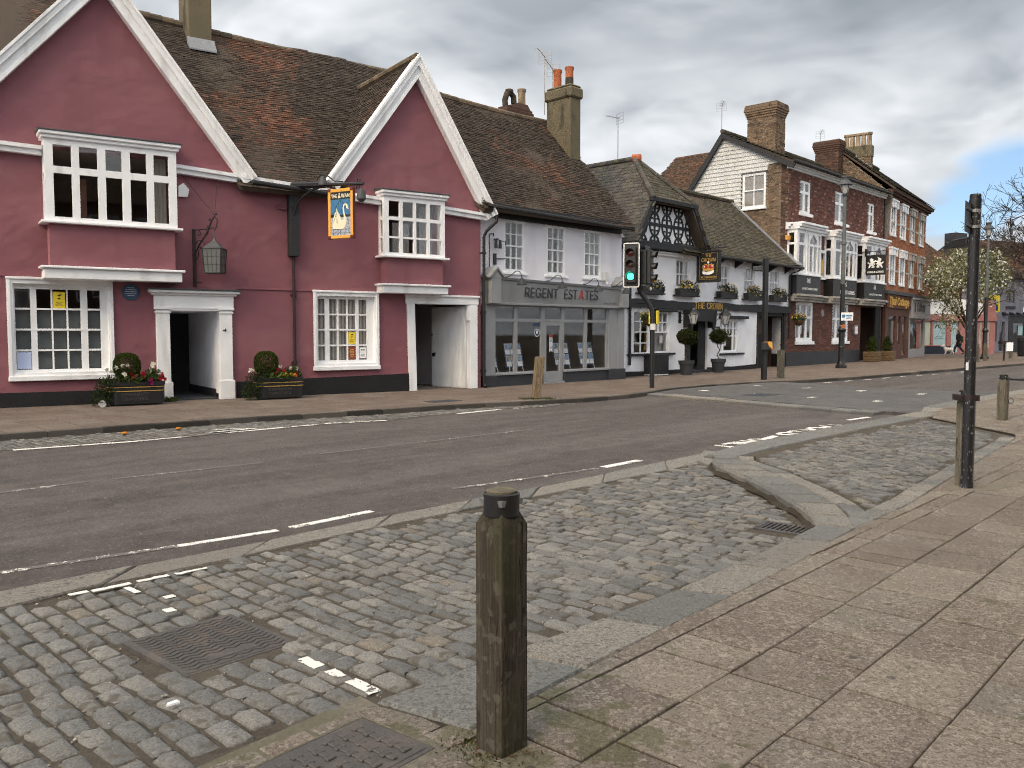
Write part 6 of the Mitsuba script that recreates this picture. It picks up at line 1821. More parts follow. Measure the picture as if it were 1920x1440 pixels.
k = thing('alarm_box', 'yellow alarm box on the dark brick at the left end of the brick inn', 'alarm')
MB(FK).box(-.25, .15, -.12, -.02, 5.95, 6.18, .02).out('case', 'orange_frame', k)
k = thing('oval_plaque', 'grey oval plaque between the ground floor windows of the brick inn', 'plaque')
MB(FK).poly(shapely.affinity.scale(Point(4.15, 2.6).buffer(1, quad_segs=8), .16, .18), -.04, -.012).out('board', 'lead', k)
k = thing('menu_case', 'pale menu case on the brick wall left of the brick inn passage', 'menu board')
MB(FK).box(8.32, 8.80, -.08, -.012, 1.5, 2.0, .01).out('case', 'oakley_grey', k)
MB(FK).box(8.38, 8.74, -.085, -.08, 1.56, 1.94).out('sheet', 'paper', k)
k = numbered(K + '__passage')
MB(FK).box(9.22, 9.32, .0, 5.6, 0, 3.1).box(12.30, 12.40, .0, 5.6, 0, 3.1).box(9.3, 12.3, 5.5, 5.6, 0, 3.1).box(9.3, 12.3, .02, 5.6, 3.05, 3.12).out('lining', 'brick_dark', k)
MB(FK).box(10.4, 11.35, 1.4, 1.5, .02, 3.0).out('side_panel', 'oakley_grey', k)
MB(FK).box(9.35, 10.38, .5, .58, .95, 1.15).box(11.5, 12.28, -.02, .1, .0, 3.05).out('board', 'black_plinth', k)
MB(FK).box(KW - .02, KW + .06, -.06, .02, 0, 9.4).out('corner_pipe', 'black_paint', K)

# side gable: boarding above, brick below and on the corner; local s runs from the back (left) to the street corner
FS = FK.at(0, 0, -math.pi / 2)
gp = Polygon([(-8.0, 0), (0, 0), (0, 9.62), (-3.38, 11.35), (-5.5, 8.55), (-8, 5.2)])
wn = sbox(-2.30, 7.62, -1.10, 9.28)
wall(K, FS, gp, [wn], 'mortar', .28, name='side_wall')
room(K, FS, -3.0, -.3, .30, 3.0, 7.3, 9.3, 'interior')
board_area = Polygon([(-8.2, 4.8), (-5.52, 8.62), (-3.40, 11.28), (-.28, 9.66), (-.98, 9.62), (-1.04, 9.36), (-2.34, 9.36), (-2.34, 6.5), (-3.5, 6.0)])
z = 5.6
n = 0
while z < 11.3:
    band = board_area.intersection(sbox(-9, z, 1, z + .215))
    for g in getattr(band, 'geoms', [band]):
        if g.is_empty or g.area < .02 or g.geom_type != 'Polygon':
            continue
        v_, f_, _ = MB(FS).poly(g, -.03, .0).arr()
        L_ = FS.w([[0, 0, 0], [0, 1, 0]])
        nd = L_[1] - L_[0]
        # the lower edge stands proud of the board below
        proud = (1 - (v_[:, 2:3] - z) / .215) * .042
        front_ = ((v_ - L_[0]) @ nd < -.015)[:, None]
        MB(W).add(v_ - nd * proud * front_, f_).out('weatherboard', 'boarding', K)
        n += 1
    z += .198
brick_area = Polygon([(-8, .2), (0, .2), (0, 9.55), (-.25, 9.64), (-.98, 9.6), (-1.02, 9.34), (-1.04, 7.55), (-2.36, 7.55), (-2.36, 6.4), (-3.6, 5.9), (-8, 4.6)])
O0, U, Vv = plane_frame(FS, (0, 0, 0), (1, 0, 0), (0, 0, 1))
courses(K, 'brick', O0, U, Vv, brick_area.intersection(sbox(-8, 4.2, -.34, 10)), .225, .078, 'brick_stock', .012, .014, seed=5, jit=.004)
courses(K, 'brick', O0, U, Vv, brick_area.intersection(sbox(-.34, .2, .0, 10)), .225, .078, 'brick_dark', .014, .012, seed=6, jit=.004)
k = window(K, FS, -2.30, -1.10, 7.62, 9.28, [(-2.20, -1.73), (-1.69, -1.20)], [(7.74, 8.44), (8.50, 9.18)], d=-.05, t=.07, rim=.05, rails=[(-2.28, -1.12, 8.47)], sill=(.05, .12, .08), name='side_window')
MB(FS).box(-2.22, -1.18, .10, .11, 7.7, 9.2).out('blind', 'drape_grey', k)
MB(FS).box(-2.36, -1.04, -.10, .0, 9.28, 9.36).box(-2.40, -2.31, -.06, .0, 7.55, 9.30).out('window_trim', 'lead_dark', K)
for f, a in (((.42, 9.42), (-3.40, 11.44)), ((-5.9, 8.0), (-3.36, 11.44))):
    f, a = np.array(f), np.array(a)
    t = (a - f) / np.linalg.norm(a - f)
    n_ = np.array([-t[1], t[0]])
    n_ = n_ if n_[1] > 0 else -n_
    MB(FS).poly(Polygon([f - n_ * .20, a - n_ * .20, a + n_ * .04, f + n_ * .04]), -.24, -.14).out('bargeboard', 'black_timber', K)
SK = (11.42 - 9.62) / 3.74
slk = math.hypot(1, SK)
rk4 = roof(K, FK, (0, -.38, 9.66), (1, 0, 0), (0, 1, SK), Polygon([(-.22, 0), (KW + .1, 0), (KW + .1, 3.76 * slk), (-.22, 3.76 * slk)]), 'slate_moss', pw=.20, ph=.12, keep=0, seed=14, wave=.02)
O0, U, Vv = plane_frame(FK, (KW, 5.9, 8.0), (-1, 0, 0), (0, -1, 1.35))
scene[numbered(rk4 + '__back_slope')] = mikit.ply(slab(Polygon([(0, 0), (KW + .2, 0), (KW + .2, 4.3), (0, 4.3)]), O0, U, Vv, -.15, -.02), 'tile_brown')
ridge_tiles(rk4, FK, (-.22, 3.38, 11.52), (KW, 3.38, 11.52), 'slate_moss', keep=20)


def brick_stack(parent, fr, s0, s1, d0, d1, z0, z1, m, mortar, corbel=True, keep=0, seed=0):
    k = numbered(parent + '__chimney')
    MB(fr).box(s0 + .012, s1 - .012, d0 + .012, d1 - .012, z0, z1 - .02).out('core', mortar, k)
    for f2, L_ in ((fr.at(s0, d0), s1 - s0), (fr.at(s0, d1, -math.pi / 2), d1 - d0), (fr.at(s1, d0, math.pi / 2), d1 - d0)):
        O0, U, Vv = plane_frame(f2, (0, .012, z0), (1, 0, 0), (0, 0, 1))
        courses(k, 'brick', O0, U, Vv, sbox(0, 0, L_, z1 - z0), .225, .078, m, .012, .012, seed=seed + int(L_ * 100), jit=.003)
    if corbel:
        mb = MB(fr)
        for i in range(4):
            o = .03 + .035 * i
            mb.box(s0 - o, s1 + o, d0 - o, d1 + o, z1 - .55 + .11 * i, z1 - .55 + .11 * i + .105, .006)
        mb.box(s0 - .12, s1 + .12, d0 - .12, d1 + .12, z1 - .11, z1 + .05, .02)
        mb.out('cap', m, k)
        MB(fr).box(s0 - .10, s1 + .10, d0 - .10, d1 + .10, z1 + .05, z1 + .11, .03).out('flaunching', 'mortar', k)
    return k


brick_stack(K, FK, .60, 1.66, .98, 2.46, 9.6, 12.62, 'brick_stock', 'mortar', seed=31)
brick_stack(K, FK, 11.75, 12.5, 2.45, 3.85, 9.5, 12.86, 'brick_dark', 'mortar_dark', seed=32)
# rear wing with a tiled slope
rw = thing('rear_wing_roof', 'brown tiled roof of a rear wing behind the white boarded gable', 'roof')
roof(rw, FK, (.1, 9.4, 8.4), (0, -1, 0), (1, 0, 1.16), Polygon([(.4, 0), (4.6, 0), (4.6, 3.69), (1.7, 3.69)]), 'tile_brown', keep=0, seed=41, key=numbered(rw + '__slope'))
MB(FK).box(.2, 5, 5.0, 9.2, 6, 8.3).out('wall', 'brick_dark', rw)
O0, U, Vv = plane_frame(FK, (4.9, 4.8, 8.4), (0, 1, 0), (-1, 0, 1.16))
scene[numbered(rw + '__back_slope')] = mikit.ply(slab(Polygon([(0, 0), (4.4, 0), (2.9, 3.69), (0, 3.69)]), O0, U, Vv, -.1, 0), 'tile_brown')

# ------------------------------------------------------------------ orange brick terrace with two shops
FT = Fr((22.1, 50.4), (.598, .801))
H_ = thing('brick_terrace', 'orange brick terrace house with stone window heads over two shops', 'house')
TL = 9.9
tw_ = [(-.05, 1.45, 0), (2.45, 3.98, 0), (4.98, 6.50, 1), (7.6, 9.15, 1)]
hs = [sbox(a + .25, 7.40, b - .25, 9.0) for a, b, _ in tw_] + [sbox(a + .25, 4.55, b - .25, 6.2) for a, b, _ in tw_] + [sbox(-.4, .3, 4.8, 3.0), sbox(5.3, .3, 9.6, 2.5)]
wall(H_, FT, sbox(-.6, 0, TL, 9.9), hs, 'mortar', .3)
O0, U, Vv = plane_frame(FT, (0, 0, 0), (1, 0, 0), (0, 0, 1))
M('brick_orange', idtone((.22, .085, .045), (.30, .13, .072), 0, 1, .2, .3, 40), .9, .15)
courses(H_, 'brick', O0, U, Vv, sbox(-.6, 4.05, TL, 9.6).difference(unary_union([sbox(a, 7.28, b, 9.3) for a, b, _ in tw_] + [sbox(a, 4.4, b, 6.6) for a, b, _ in tw_])), .225, .075, 'brick_orange', .012, .012, seed=9, jit=.003)
fe = FT.at(TL, 0, math.pi / 2)
MB(fe).poly(Polygon([(0, 0), (8, 0), (8, 9.8), (2.9, 12.5), (0, 9.8)]), 0, .3).out('end_wall', 'brick_orange', H_)
room(H_, FT, -.4, 9.7, .32, 4, 4.1, 9.5, 'interior_dark')
room(H_, FT, -.4, 9.6, .32, 4, .1, 3.9, 'interior_dark')
for a, b, cream in tw_:
    m = 'stone' if cream else 'white_paint'
    for c, e in ((7.40, 9.0), (4.55, 6.2)):
        k = window(H_, FT, a + .25, b - .25, c, e, [(a + .38, b - .38)], [(c + .10, c + .78), (c + .86, e - .08)], d=.06, t=.06, rim=.05, m='white_paint', sill=(.1, .10, .12), rails=[(a + .3, b - .3, c + .82)])
        MB(FT).box(a + .2, b - .2, .25, .26, c, e).out('curtain', 'drape_grey', k)
        hd = numbered(H_ + '__window_head')
        MB(FT).box(a + .02, a + .25, -.05, .02, c - .05, e, .01).box(b - .25, b - .02, -.05, .02, c - .05, e, .01).out('jamb', m, hd)
        MB(FT).box(a, b, -.10, .02, e, e + .20, .01).box(a - .05, b + .05, -.20, .02, e + .32, e + .44, .01).box(a + .05, b - .05, -.08, .02, e + .20, e + .32).poly(Polygon([(a + .5, e - .02), (b - .5, e - .02), (b - .42, e + .34), (a + .42, e + .34)]), -.16, .02).box(a, a + .18, -.18, .02, e - .06, e + .32, .01).box(b - .18, b, -.18, .02, e - .06, e + .32, .01).out('head', m, hd)
mb = MB(FT)
for z in (8.05, 5.25):
    mb.box(-.6, TL, -.03, .0, z, z + .12)
mb.out('stone_band', 'stone', H_)
MB(FT).box(-.6, TL + .2, -.28, .0, 9.62, 9.74, .01).box(-.6, TL + .35, -.42, .0, 9.74, 9.92, .01).box(-.6, TL + .1, -.15, .0, 9.50, 9.62, .01).out('eaves_cornice', 'brick_dark', H_)
MB(FT).box(-1.0, 5.2, -.3, .02, 3.86, 4.06, .01).box(5.2, TL + .8, -.35, .02, 3.82, 4.02, .01).out('shop_cornice', 'lead_dark', H_)
mb = MB(FT).box(-.9, 5.05, -.22, .02, 3.05, 3.84, .01)
sh_ = numbered(H_ + '__left_shopfront')
mb.out('fascia', 'thai_wood', sh_)
MB(FT).text('Thai Cottage', .46, -.55, 3.25, -.222, width=5.0, bold=True, depth=.02, shear=.2).text('COTTAGE THAI', .10, -.6, 3.10, -.222, width=1.0).out('lettering', 'gold_paint', sh_, label='gold script lettering reading Thai Cottage')
MB(FT).poly(sbox(-.9, .0, 5.05, 3.05).difference(unary_union([sbox(-.2, .9, 1.6, 2.6), sbox(2.0, .9, 2.9, 2.6), sbox(3.3, .2, 4.4, 2.6)])), -.12, .05).out('front', 'thai_wood', sh_)
for a, b, c in ((-.2, 1.6, .9), (2.0, 2.9, .9), (3.3, 4.4, .2)):
    MB(FT).add([[a, -.04, c], [b, -.04, c], [b, -.04, 2.6], [a, -.04, 2.6]], [[0, 1, 2], [0, 2, 3]]).out('pane', 'glass', sh_)
MB(FT).box(1.0, 1.5, .0, .02, .95, 2.3).box(2.1, 2.8, .0, .02, 1.1, 2.2).out('poster', 'oakley_grey', sh_)
sh_ = numbered(H_ + '__right_shopfront')
MB(FT).box(5.2, TL + .75, -.30, .02, 2.55, 3.80, .01).box(5.15, TL + .8, -.42, .02, 3.70, 3.82, .01).box(5.2, TL + .75, -.36, .02, 2.52, 2.72, .01).out('fascia', 'oakley_grey', sh_)
MB(FT).text('Oakleys', .55, 6.5, 3.0, -.302, width=2.3, depth=.02, shear=.1).box(5.75, 6.1, -.31, -.30, 2.95, 3.5).out('lettering', 'lead_dark', sh_, label='grey lettering reading Oakleys')
MB(FT).poly(sbox(5.2, 0, TL + .1, 2.55).difference(unary_union([sbox(5.5, .55, 9.5, 2.45)])), -.12, .05).out('frame', 'oakley_grey', sh_)
for a, b in ((5.5, 6.8), (6.86, 8.1), (8.16, 9.5)):
    MB(FT).add([[a, -.04, .55], [b, -.04, .55], [b, -.04, 2.45], [a, -.04, 2.45]], [[0, 1, 2], [0, 2, 3]]).out('pane', 'glass', sh_)
r = np.random.default_rng(9)
mb = MB(FT)
for i in range(16):
    a = r.uniform(5.5, 9.1)
    c = r.uniform(.7, 2.0)
    mb.box(a, a + .3, .3, .32, c, c + .25)
mb.out('display', 'film_blue', sh_, kind='stuff')
ST = .81
slt = math.hypot(1, ST)
rk5 = roof(H_, FT, (0, -.5, 9.95), (1, 0, 0), (0, 1, ST), Polygon([(-.7, 0), (TL + .35, 0), (8.9, 3.42 * slt), (-.7, 3.42 * slt)]), 'slate_moss', pw=.25, ph=.16, keep=0, seed=15, wave=.02, name='slate')
O0, U, Vv = plane_frame(FT, (TL + .3, -.5, 9.9), (0, 1, 0), (-1.4, 0, 2.8))
scene[numbered(rk5 + '__end_slope')] = mikit.ply(slab(Polygon([(0, 0), (6.8, 0), (3.4, 3.1)]), O0, U, Vv, -.1, 0), 'slate')
O0, U, Vv = plane_frame(FT, (TL, 6.3, 9.95), (-1, 0, 0), (0, -1, ST))
scene[numbered(rk5 + '__back_slope')] = mikit.ply(slab(Polygon([(0, 0), (10.5, 0), (10.5, 4.4), (1, 4.4)]), O0, U, Vv, -.1, -.02), 'slate')
ridge_tiles(rk5, FT, (-.7, 2.9, 12.78), (8.9, 2.9, 12.78), 'slate_moss', keep=20)
fg = FT.at(-.6, 0, -math.pi / 2)
MB(fg).poly(Polygon([(-6.5, 7), (0, 7), (0.2, 9.6), (-2.9, 12.45), (-6.5, 9.7)]), .0, .25).out('gable_wall', 'mortar', H_)
O0, U, Vv = plane_frame(fg, (0, 0, 0), (1, 0, 0), (0, 0, 1))
courses(H_, 'brick', O0, U, Vv, Polygon([(-6.5, 9), (.1, 9), (0.2, 9.6), (-2.9, 12.40), (-6.5, 9.7)]), .225, .075, 'brick_stock', .012, .012, seed=19, jit=.003)
kk = brick_stack(H_, FT, 3.0, 3.5, 1.9, 3.65, 10.5, 13.25, 'brick_stock', 'mortar', corbel=False, seed=35)
MB(FT).box(2.96, 3.54, 1.86, 3.69, 12.6, 13.32, .03).out('render_cap', 'old_render', kk)
for i in range(5):
    MB(FT).lathe([(.16, 13.3), (.14, 13.95), (.19, 14.0), (.19, 14.12), (.12, 14.12)], (3.25, 2.08 + i * .34, 0), 12).out('chimney_pot', 'pot_buff', kk, smooth=40)
mb = MB(FT)
for i in range(8):
    mb.box(2.93, 2.985, 1.85 + i * .22, 2.09 + i * .22, 11.80 + i * .18, 12.02 + i * .18)
mb.out('stepped_flashing', 'lead', kk)
# ------------------------------------------------------------------ the far end of the street
FX = Fr((31.16, 64.95), (.987, .165))
k = X_ = thing('salmon_shop', 'low salmon pink shop with a white upper band and pale filmed windows', 'shop')
MB(FX).poly(sbox(-.1, 0, 6.2, 4.15).difference(unary_union([sbox(.0, .66, .72, 2.45), sbox(.95, .66, 2.02, 2.45), sbox(2.45, .1, 3.1, 2.45)])), 0, .25).out('wall', 'salmon', k)
MB(FX).box(-.2, 5.0, -.10, -.002, 3.0, 4.15, .01).out('white_band', 'white_paint', k)
MB(FX).box(-.2, 6.2, -.16, -.002, 2.5, 2.98, .01).out('fascia', 'salmon', k)
MB(FX).box(-.1, 2.4, -.06, .0, -.02, .58).out('base', 'navy', k)
MB(FX).box(-.1, 2.4, -.10, .0, .58, .66, .01).box(.74, .90, -.05, .0, .66, 2.5).box(2.06, 2.4, -.05, .0, .66, 2.5).out('frame', 'salmon', k)
MB(FX).box(.0, .72, .06, .08, .66, 2.45).out('window', 'film_cream', k)
MB(FX).box(.95, 2.02, .06, .08, .66, 2.45).out('window', 'film_blue', k)
MB(FX).poly(Point(1.5, 2.1).buffer(.16, quad_segs=6).difference(Point(1.56, 2.12).buffer(.13)), .054, .06).box(1.2, 1.75, .054, .06, 1.28, 1.32).box(1.1, 1.85, .054, .06, 1.16, 1.20).out('window_print', 'lead_dark', k)
MB(FX).box(2.45, 3.1, .1, .14, .1, 2.45).out('door', 'film_blue', k)
for i in range(5):
    MB(FX).box(4.1 + i * .34, 4.1 + i * .34 + .2, -.05, .0, .4, 2.45, .01).out('pilaster', 'salmon' if i % 2 else 'stone', k)
MB(FX).box(-.1, 6.2, .0, 6, 4.1, 4.2).box(-.1, 0, .25, 6, 0, 4.1).box(6.1, 6.2, .25, 6, 0, 4.1).out('flat_roof', 'lead_dark', k)
FY = Fr((30.5, 70.0), (.987, .165))
k = thing('hipped_house', 'brick house with a steep dark brown hipped roof behind the blossoming tree', 'house')
MB(FY).box(-4, 8.6, 0, 8, 0, 6.0).out('wall', 'brick_red', k)
MB(FY).box(-4.2, 8.8, -.3, .1, 5.9, 6.1).out('eaves', 'white_paint', k)
O0, U, Vv = plane_frame(FY, (0, -.2, 6.0), (1, 0, 0), (0, 3.4, 3.9))
rr_ = numbered(k + '__roof')
scene[rr_] = mikit.ply(slab(Polygon([(-4.2, 0), (8.8, 0), (4.6, 5.1), (-4.2, 5.1)]), O0, U, Vv, -.1, -.04), 'tile_dark')
courses(rr_, 'tile', O0, U, Vv, Polygon([(-4.2, 0), (8.8, 0), (4.6, 5.1), (-4.2, 5.1)]), .2, .16, 'tile_brown', .014, .004, wedge=True, seed=51, jit=.006, wave=.05)
O0, U, Vv = plane_frame(FY, (8.8, -.2, 6.0), (0, 1, 0), (-4.2, 0, 3.9))
scene[numbered(rr_ + '__hip_slope')] = mikit.ply(slab(Polygon([(0, 0), (7.5, 0), (3.5, 5.7)]), O0, U, Vv, -.1, 0), 'tile_brown')
O0, U, Vv = plane_frame(FY, (8.8, 7.4, 6.0), (-1, 0, 0), (0, -3.4, 3.9))
scene[numbered(rr_ + '__back_slope')] = mikit.ply(slab(Polygon([(0, 0), (13, 0), (13, 5.3), (4, 5.3)]), O0, U, Vv, -.1, 0), 'tile_brown')
FZ = Fr((38.6, 69.5), (.90, .436))
k = thing('purple_shop_house', 'grey purple rendered shop house with a dark shopfront and a large brown roof', 'shop')
wz = [sbox(2.3, 4.1, 3.4, 5.1), sbox(5.0, 4.1, 6.1, 5.1), sbox(9.4, 4.1, 10.5, 5.1), sbox(13, 4.1, 14.1, 5.1)]
MB(FZ).poly(sbox(-.4, 2.9, 26, 6.2).difference(unary_union(wz)), .0, .25).out('upper_wall', 'purple_wall', k)
for q_ in wz:
    a, c, b, e = q_.bounds
    window(k, FZ, a, b, c, e, split(a + .1, b - .1, 2, .08), split(c + .1, e - .1, 2, .06), d=.06, m='lead_dark')
    MB(FZ).box(a - .05, b + .05, -.05, .0, 3.55, 3.8).out('sign_panel', 'charcoal', k)
room(k, FZ, -.2, 25, .3, 4, 3.0, 6.0, 'interior_dark')
room(k, FZ, -.2, 25, .3, 4, .1, 2.9, 'interior_dark')
MB(FZ).poly(sbox(-.4, 0, 2.6, 3.0).difference(unary_union([sbox(.1, .9, 1.2, 2.5), sbox(1.5, .1, 2.2, 2.5)])), -.05, .2).out('left_front', 'purple_wall', k)
MB(FZ).poly(sbox(2.6, 0, 26, 3.0).difference(unary_union([sbox(3.2, .8, 5.0, 2.4), sbox(5.6, .1, 6.6, 2.4), sbox(7.2, .8, 12, 2.4)])), -.08, .2).out('dark_front', 'sign_black', k)
for a, b, c in ((.1, 1.2, .9), (1.5, 2.2, .1), (3.2, 5.0, .8), (5.6, 6.6, .1), (7.2, 12, .8)):
    MB(FZ).add([[a, .1, c], [b, .1, c], [b, .1, 2.5], [a, .1, 2.5]], [[0, 1, 2], [0, 2, 3]]).out('pane', 'glass', k)
mb = MB(FZ)
for i in range(6):
    mb.hexa([[1.8 + i * .9, -.5, 2.98], [2.2 + i * .9, -.5, 2.98], [2.2 + i * .9, 0, 3.1], [1.8 + i * .9, 0, 3.1], [1.8 + i * .9, -.5, 3.06], [2.2 + i * .9, -.5, 3.06], [2.2 + i * .9, 0, 3.3], [1.8 + i * .9, 0, 3.3]])
mb.out('sign_lamp_row', 'black_paint', k, kind='stuff')
MB(FZ).box(4.0, 4.6, .04, .06, 1.4, 2.2).box(5.8, 6.4, .04, .06, .9, 1.9).out('window_print', 'film_blue', k)
for O_, u_, v_, pg in (((0, -.2, 6.1), (1, 0, 0), (0, 4.2, 3.6), Polygon([(-1.2, 0), (26, 0), (26, 5.5), (1.2, 5.5)])),):
    O0, U, Vv = plane_frame(FZ, O_, u_, v_)
    rr_ = numbered(k + '__roof')
    scene[rr_] = mikit.ply(slab(pg, O0, U, Vv, -.1, -.04), 'tile_dark')
    courses(rr_, 'tile', O0, U, Vv, pg, .2, .16, 'tile', .014, .004, wedge=True, seed=52, jit=.006, wave=.10)
O0, U, Vv = plane_frame(FZ, (-1.2, 8, 6.1), (0, -1, 0), (2.4, 0, 3.6))
scene[numbered(rr_ + '__end_slope')] = mikit.ply(slab(Polygon([(0, 0), (8.2, 0), (4.0, 4.4)]), O0, U, Vv, -.1, 0), 'tile')
MB(FZ).box(.6, 2.2, 3.6, 4.6, 8.4, 10.1, .02).out('chimney', 'sign_black', k)
MB(FZ).box(-.4, -.2, .25, 8, 0, 6.1).box(25.9, 26, .25, 8, 0, 6.1).box(-.4, 26, 8, 8.2, 0, 6.1).out('side_wall', 'purple_wall', k)
k = thing('sale_board', 'yellow edged estate board with a dark panel beside the blossoming tree', 'sign')
fb = Fr((38.0, 68.9), (.75, -.66))
MB(fb).box(.0, 1.1, -.03, .03, 3.25, 4.6).box(.02, .08, -.04, .04, 2.6, 3.25).out('board', 'yellow', k)
MB(fb).box(.12, .98, -.045, .045, 3.36, 3.85).out('panel', 'blue_board', k)
MB(fb).box(.12, .98, -.045, .045, 3.9, 4.2).out('band', 'film_blue', k)
k = thing('direction_sign', 'white finger sign with a blue square at the right edge of the street', 'sign')
fb = Fr((27.6, 46.2), (.95, .3))
MB(fb).box(.0, 1.6, -.02, .02, 2.72, 2.98).out('board', 'white_paint', k)
MB(fb).box(.05, .27, -.024, -.02, 2.76, 2.94).out('symbol', 'sign_blue', k)
MB(fb).text('TOWN CAR PARK', .09, .36, 2.80, -.022, width=1.1, bold=True).out('lettering', 'letter_dark', k)
MB(fb).tube([(1.5, 0, 0), (1.5, 0, 3.1)], .04, 8).out('post', 'black_paint', k, smooth=40)
# houses on the near side of the street, behind the camera: mirrored in the shop glass
for i, (x, y, L_, hgt, m) in enumerate(((-9.5, -13.5, 9.4, 8.4, 'brick_dark'), (-2.9, -6.6, 9.4, 8.9, 'brick_red'), (3.6, .2, 9.4, 8.4, 'brick_dark'), (10.1, 7.0, 9.4, 8.9, 'brick_red'))):
    k = thing('near_side_house', ['dark brick house across the street, far left behind the viewer', 'brick house across the street behind the viewer', 'dark brown brick house across the street behind the viewer', 'brick house across the street to the right behind the viewer'][i], 'house')
    fr_ = Fr((x + 4.2, y - 4.2), (-.69, -.724)).at(-L_, 0)
    hs_ = [sbox(.8 + 2.6 * j, z0, 2.0 + 2.6 * j, z0 + 1.6) for j in range(3) for z0 in (.8, 3.6, 6.2)]
    MB(fr_).poly(sbox(0, 0, L_, hgt).difference(unary_union(hs_)), 0, .25).out('wall', m, k)
    MB(fr_).box(0, L_, .5, .6, 0, hgt).box(0, .2, .25, 7, 0, hgt).box(L_ - .2, L_, .25, 7, 0, hgt).out('inner_wall', 'interior_dark', k)
    for q_ in hs_:
        a, c, b, e = q_.bounds
        window(k, fr_, a, b, c, e, split(a + .08, b - .08, 2, .06), split(c + .08, e - .08, 2, .06), d=.08)
    MB(fr_).hexa([[-.2, -.3, hgt], [L_ + .2, -.3, hgt], [L_ + .2, 7.3, hgt], [-.2, 7.3, hgt], [-.2, 3.4, hgt + 3.2], [L_ + .2, 3.4, hgt + 3.2], [L_ + .2, 3.6, hgt + 3.2], [-.2, 3.6, hgt + 3.2]]).out('roof', 'tile_brown', k)
# ------------------------------------------------------------------ posts, lights and other street furniture
def oak_post(lab, x, y, h, rot, side=.145, m='old_oak', cap=True, lean=(0, 0), plain=False, group=None, name='wooden_bollard'):
    k = thing(name, lab, 'bollard', group)
    f = Fr((x, y), (math.cos(rot), math.sin(rot)))
    hs_ = side / 2
    c = .0045
    prof = [(-1, -1 + c / hs_), (-1 + c / hs_, -1), (1 - c / hs_, -1), (1, -1 + c / hs_), (1, 1 - c / hs_), (1 - c / hs_, 1), (-1 + c / hs_, 1), (-1, 1 - c / hs_)]
    zs = [-.05, h * .25, h * .5, h * .75, h - .045 if cap else h - .03, h] if not plain else [-.05, h * .5, h]
    V = []
    rr = np.random.default_rng(int(abs(x) * 100 + 7))
    for i, z in enumerate(zs):
        for j, (a, b) in enumerate(prof):
            q = np.array([a, b]) * hs_ * (1 + rr.normal(0, .006))
            if cap and i == len(zs) - 1:
                ang = math.atan2(b, a)
                q = np.array([math.cos(ang), math.sin(ang)]) * hs_ * .97
            elif i == len(zs) - 1:
                q = q * .9
            V.append([q[0] + lean[0] * z, q[1] + lean[1] * z, z])
    F = []
    for i in range(len(zs) - 1):
        for j in range(8):
            a, b = i * 8 + j, i * 8 + (j + 1) % 8
            F += [[a, b, b + 8], [a, b + 8, a + 8]]
    n0 = (len(zs) - 1) * 8
    F += [[n0, n0 + j, n0 + j + 1] for j in range(1, 7)]
    MB(f).add(V, F).out('post', m, k, smooth=35)
    lx, ly = lean[0] * h, lean[1] * h
    if cap:
        R0 = hs_ * .955
        MB(f).lathe([(R0 - .006, h - .012), (R0, h - .01), (R0 + .002, h + .072), (R0 - .006, h + .075), (R0 - .012, h + .06)], (lx, ly, 0), 28).out('iron_band', 'black_paint', k, smooth=35)
        MB(f).lathe([(R0 - .010, h - .01), (R0 - .010, h + .082), (R0 - .022, h + .088), (.0001, h + .089)], (lx, ly, 0), 24).out('top', 'cap_top', k, smooth=35)
        for a in (math.radians(225), math.radians(-45), math.radians(45), math.radians(135)):
            p = np.array([lx + R0 * math.cos(a), ly + R0 * math.sin(a), h + .042])
            MB(f).hexa([p + (-.008, -.008, -.012), p + (.008, -.008, -.012), p + (.008, .008, -.012), p + (-.008, .008, -.012), p + (-.012, -.012, .012), p + (.012, -.012, .012), p + (.012, .012, .012), p + (-.012, .012, .012)]).out('lug', 'galv', k)
    return k, f


oak_post('square dark oak bollard with an iron banded top in the foreground', -.04, 3.215, .92, math.radians(47), .142)
oak_post('weathered oak bollard strapped behind the near black pole', 4.735, 8.865, .93, math.radians(45), .142, 'grey_oak')
k, f = oak_post('leaning pale split wooden bollard in front of the grey shop', .58, 20.62, 1.02, math.radians(20), .19, 'pale_oak', cap=False, lean=(.11, .02))
oak_post('grey brown square wooden bollard beside the white inn passage', 9.5, 30.15, 1.0, math.radians(40), .19, 'grey_oak', cap=False)
kb, fb = oak_post('oak bollard at the right edge with a black rail', 9.0, 15.6, .76, math.radians(40), .15, 'grey_oak')
k = thing('pedestrian_rail', 'black tubular rail fixed to the right hand oak bollard', 'rail')
MB().tube([(8.98, 15.58, .795), (9.10, 15.50, .755), (9.5, 15.3, .75), (12.2, 14.4, .75)], .022, 8).tube([(12.2, 14.4, -.05), (12.2, 14.4, .80)], .045, 10).out('bar', 'black_paint', k, smooth=40)
MB().tube([(9.09 + .045 * math.cos(a), 15.50, .36 + .045 * math.sin(a)) for a in np.linspace(0, 6.28, 14)], .007, 5).out('ring', 'black_paint', k, smooth=40)
for lab_, x, y, h in (('far wooden bollard nearest the yellow post across the street', 25.5, 46.8, 1.0), ('far wooden bollard just right of the yellow post', 27.0, 48.7, 1.0), ('far wooden bollard beside the far litter post at the right', 31.2, 53.4, 1.0)):
    oak_post(lab_, x, y, h, .6, .17, 'grey_oak', cap=False, plain=True)
k = thing('yellow_post', 'short yellow post by the far kerb beside the near pole', 'bollard')
MB(Fr((25.05, 46.4))).lathe([(.10, -.05), (.10, .95), (.08, 1.0), (.0, 1.0)], (0, 0, 0), 10).out('post', 'yellow', k, smooth=40)
k = thing('litter_post', 'brown post with a small white notice by the far kerb at right', 'post')
fl = Fr((28.42, 49.3))
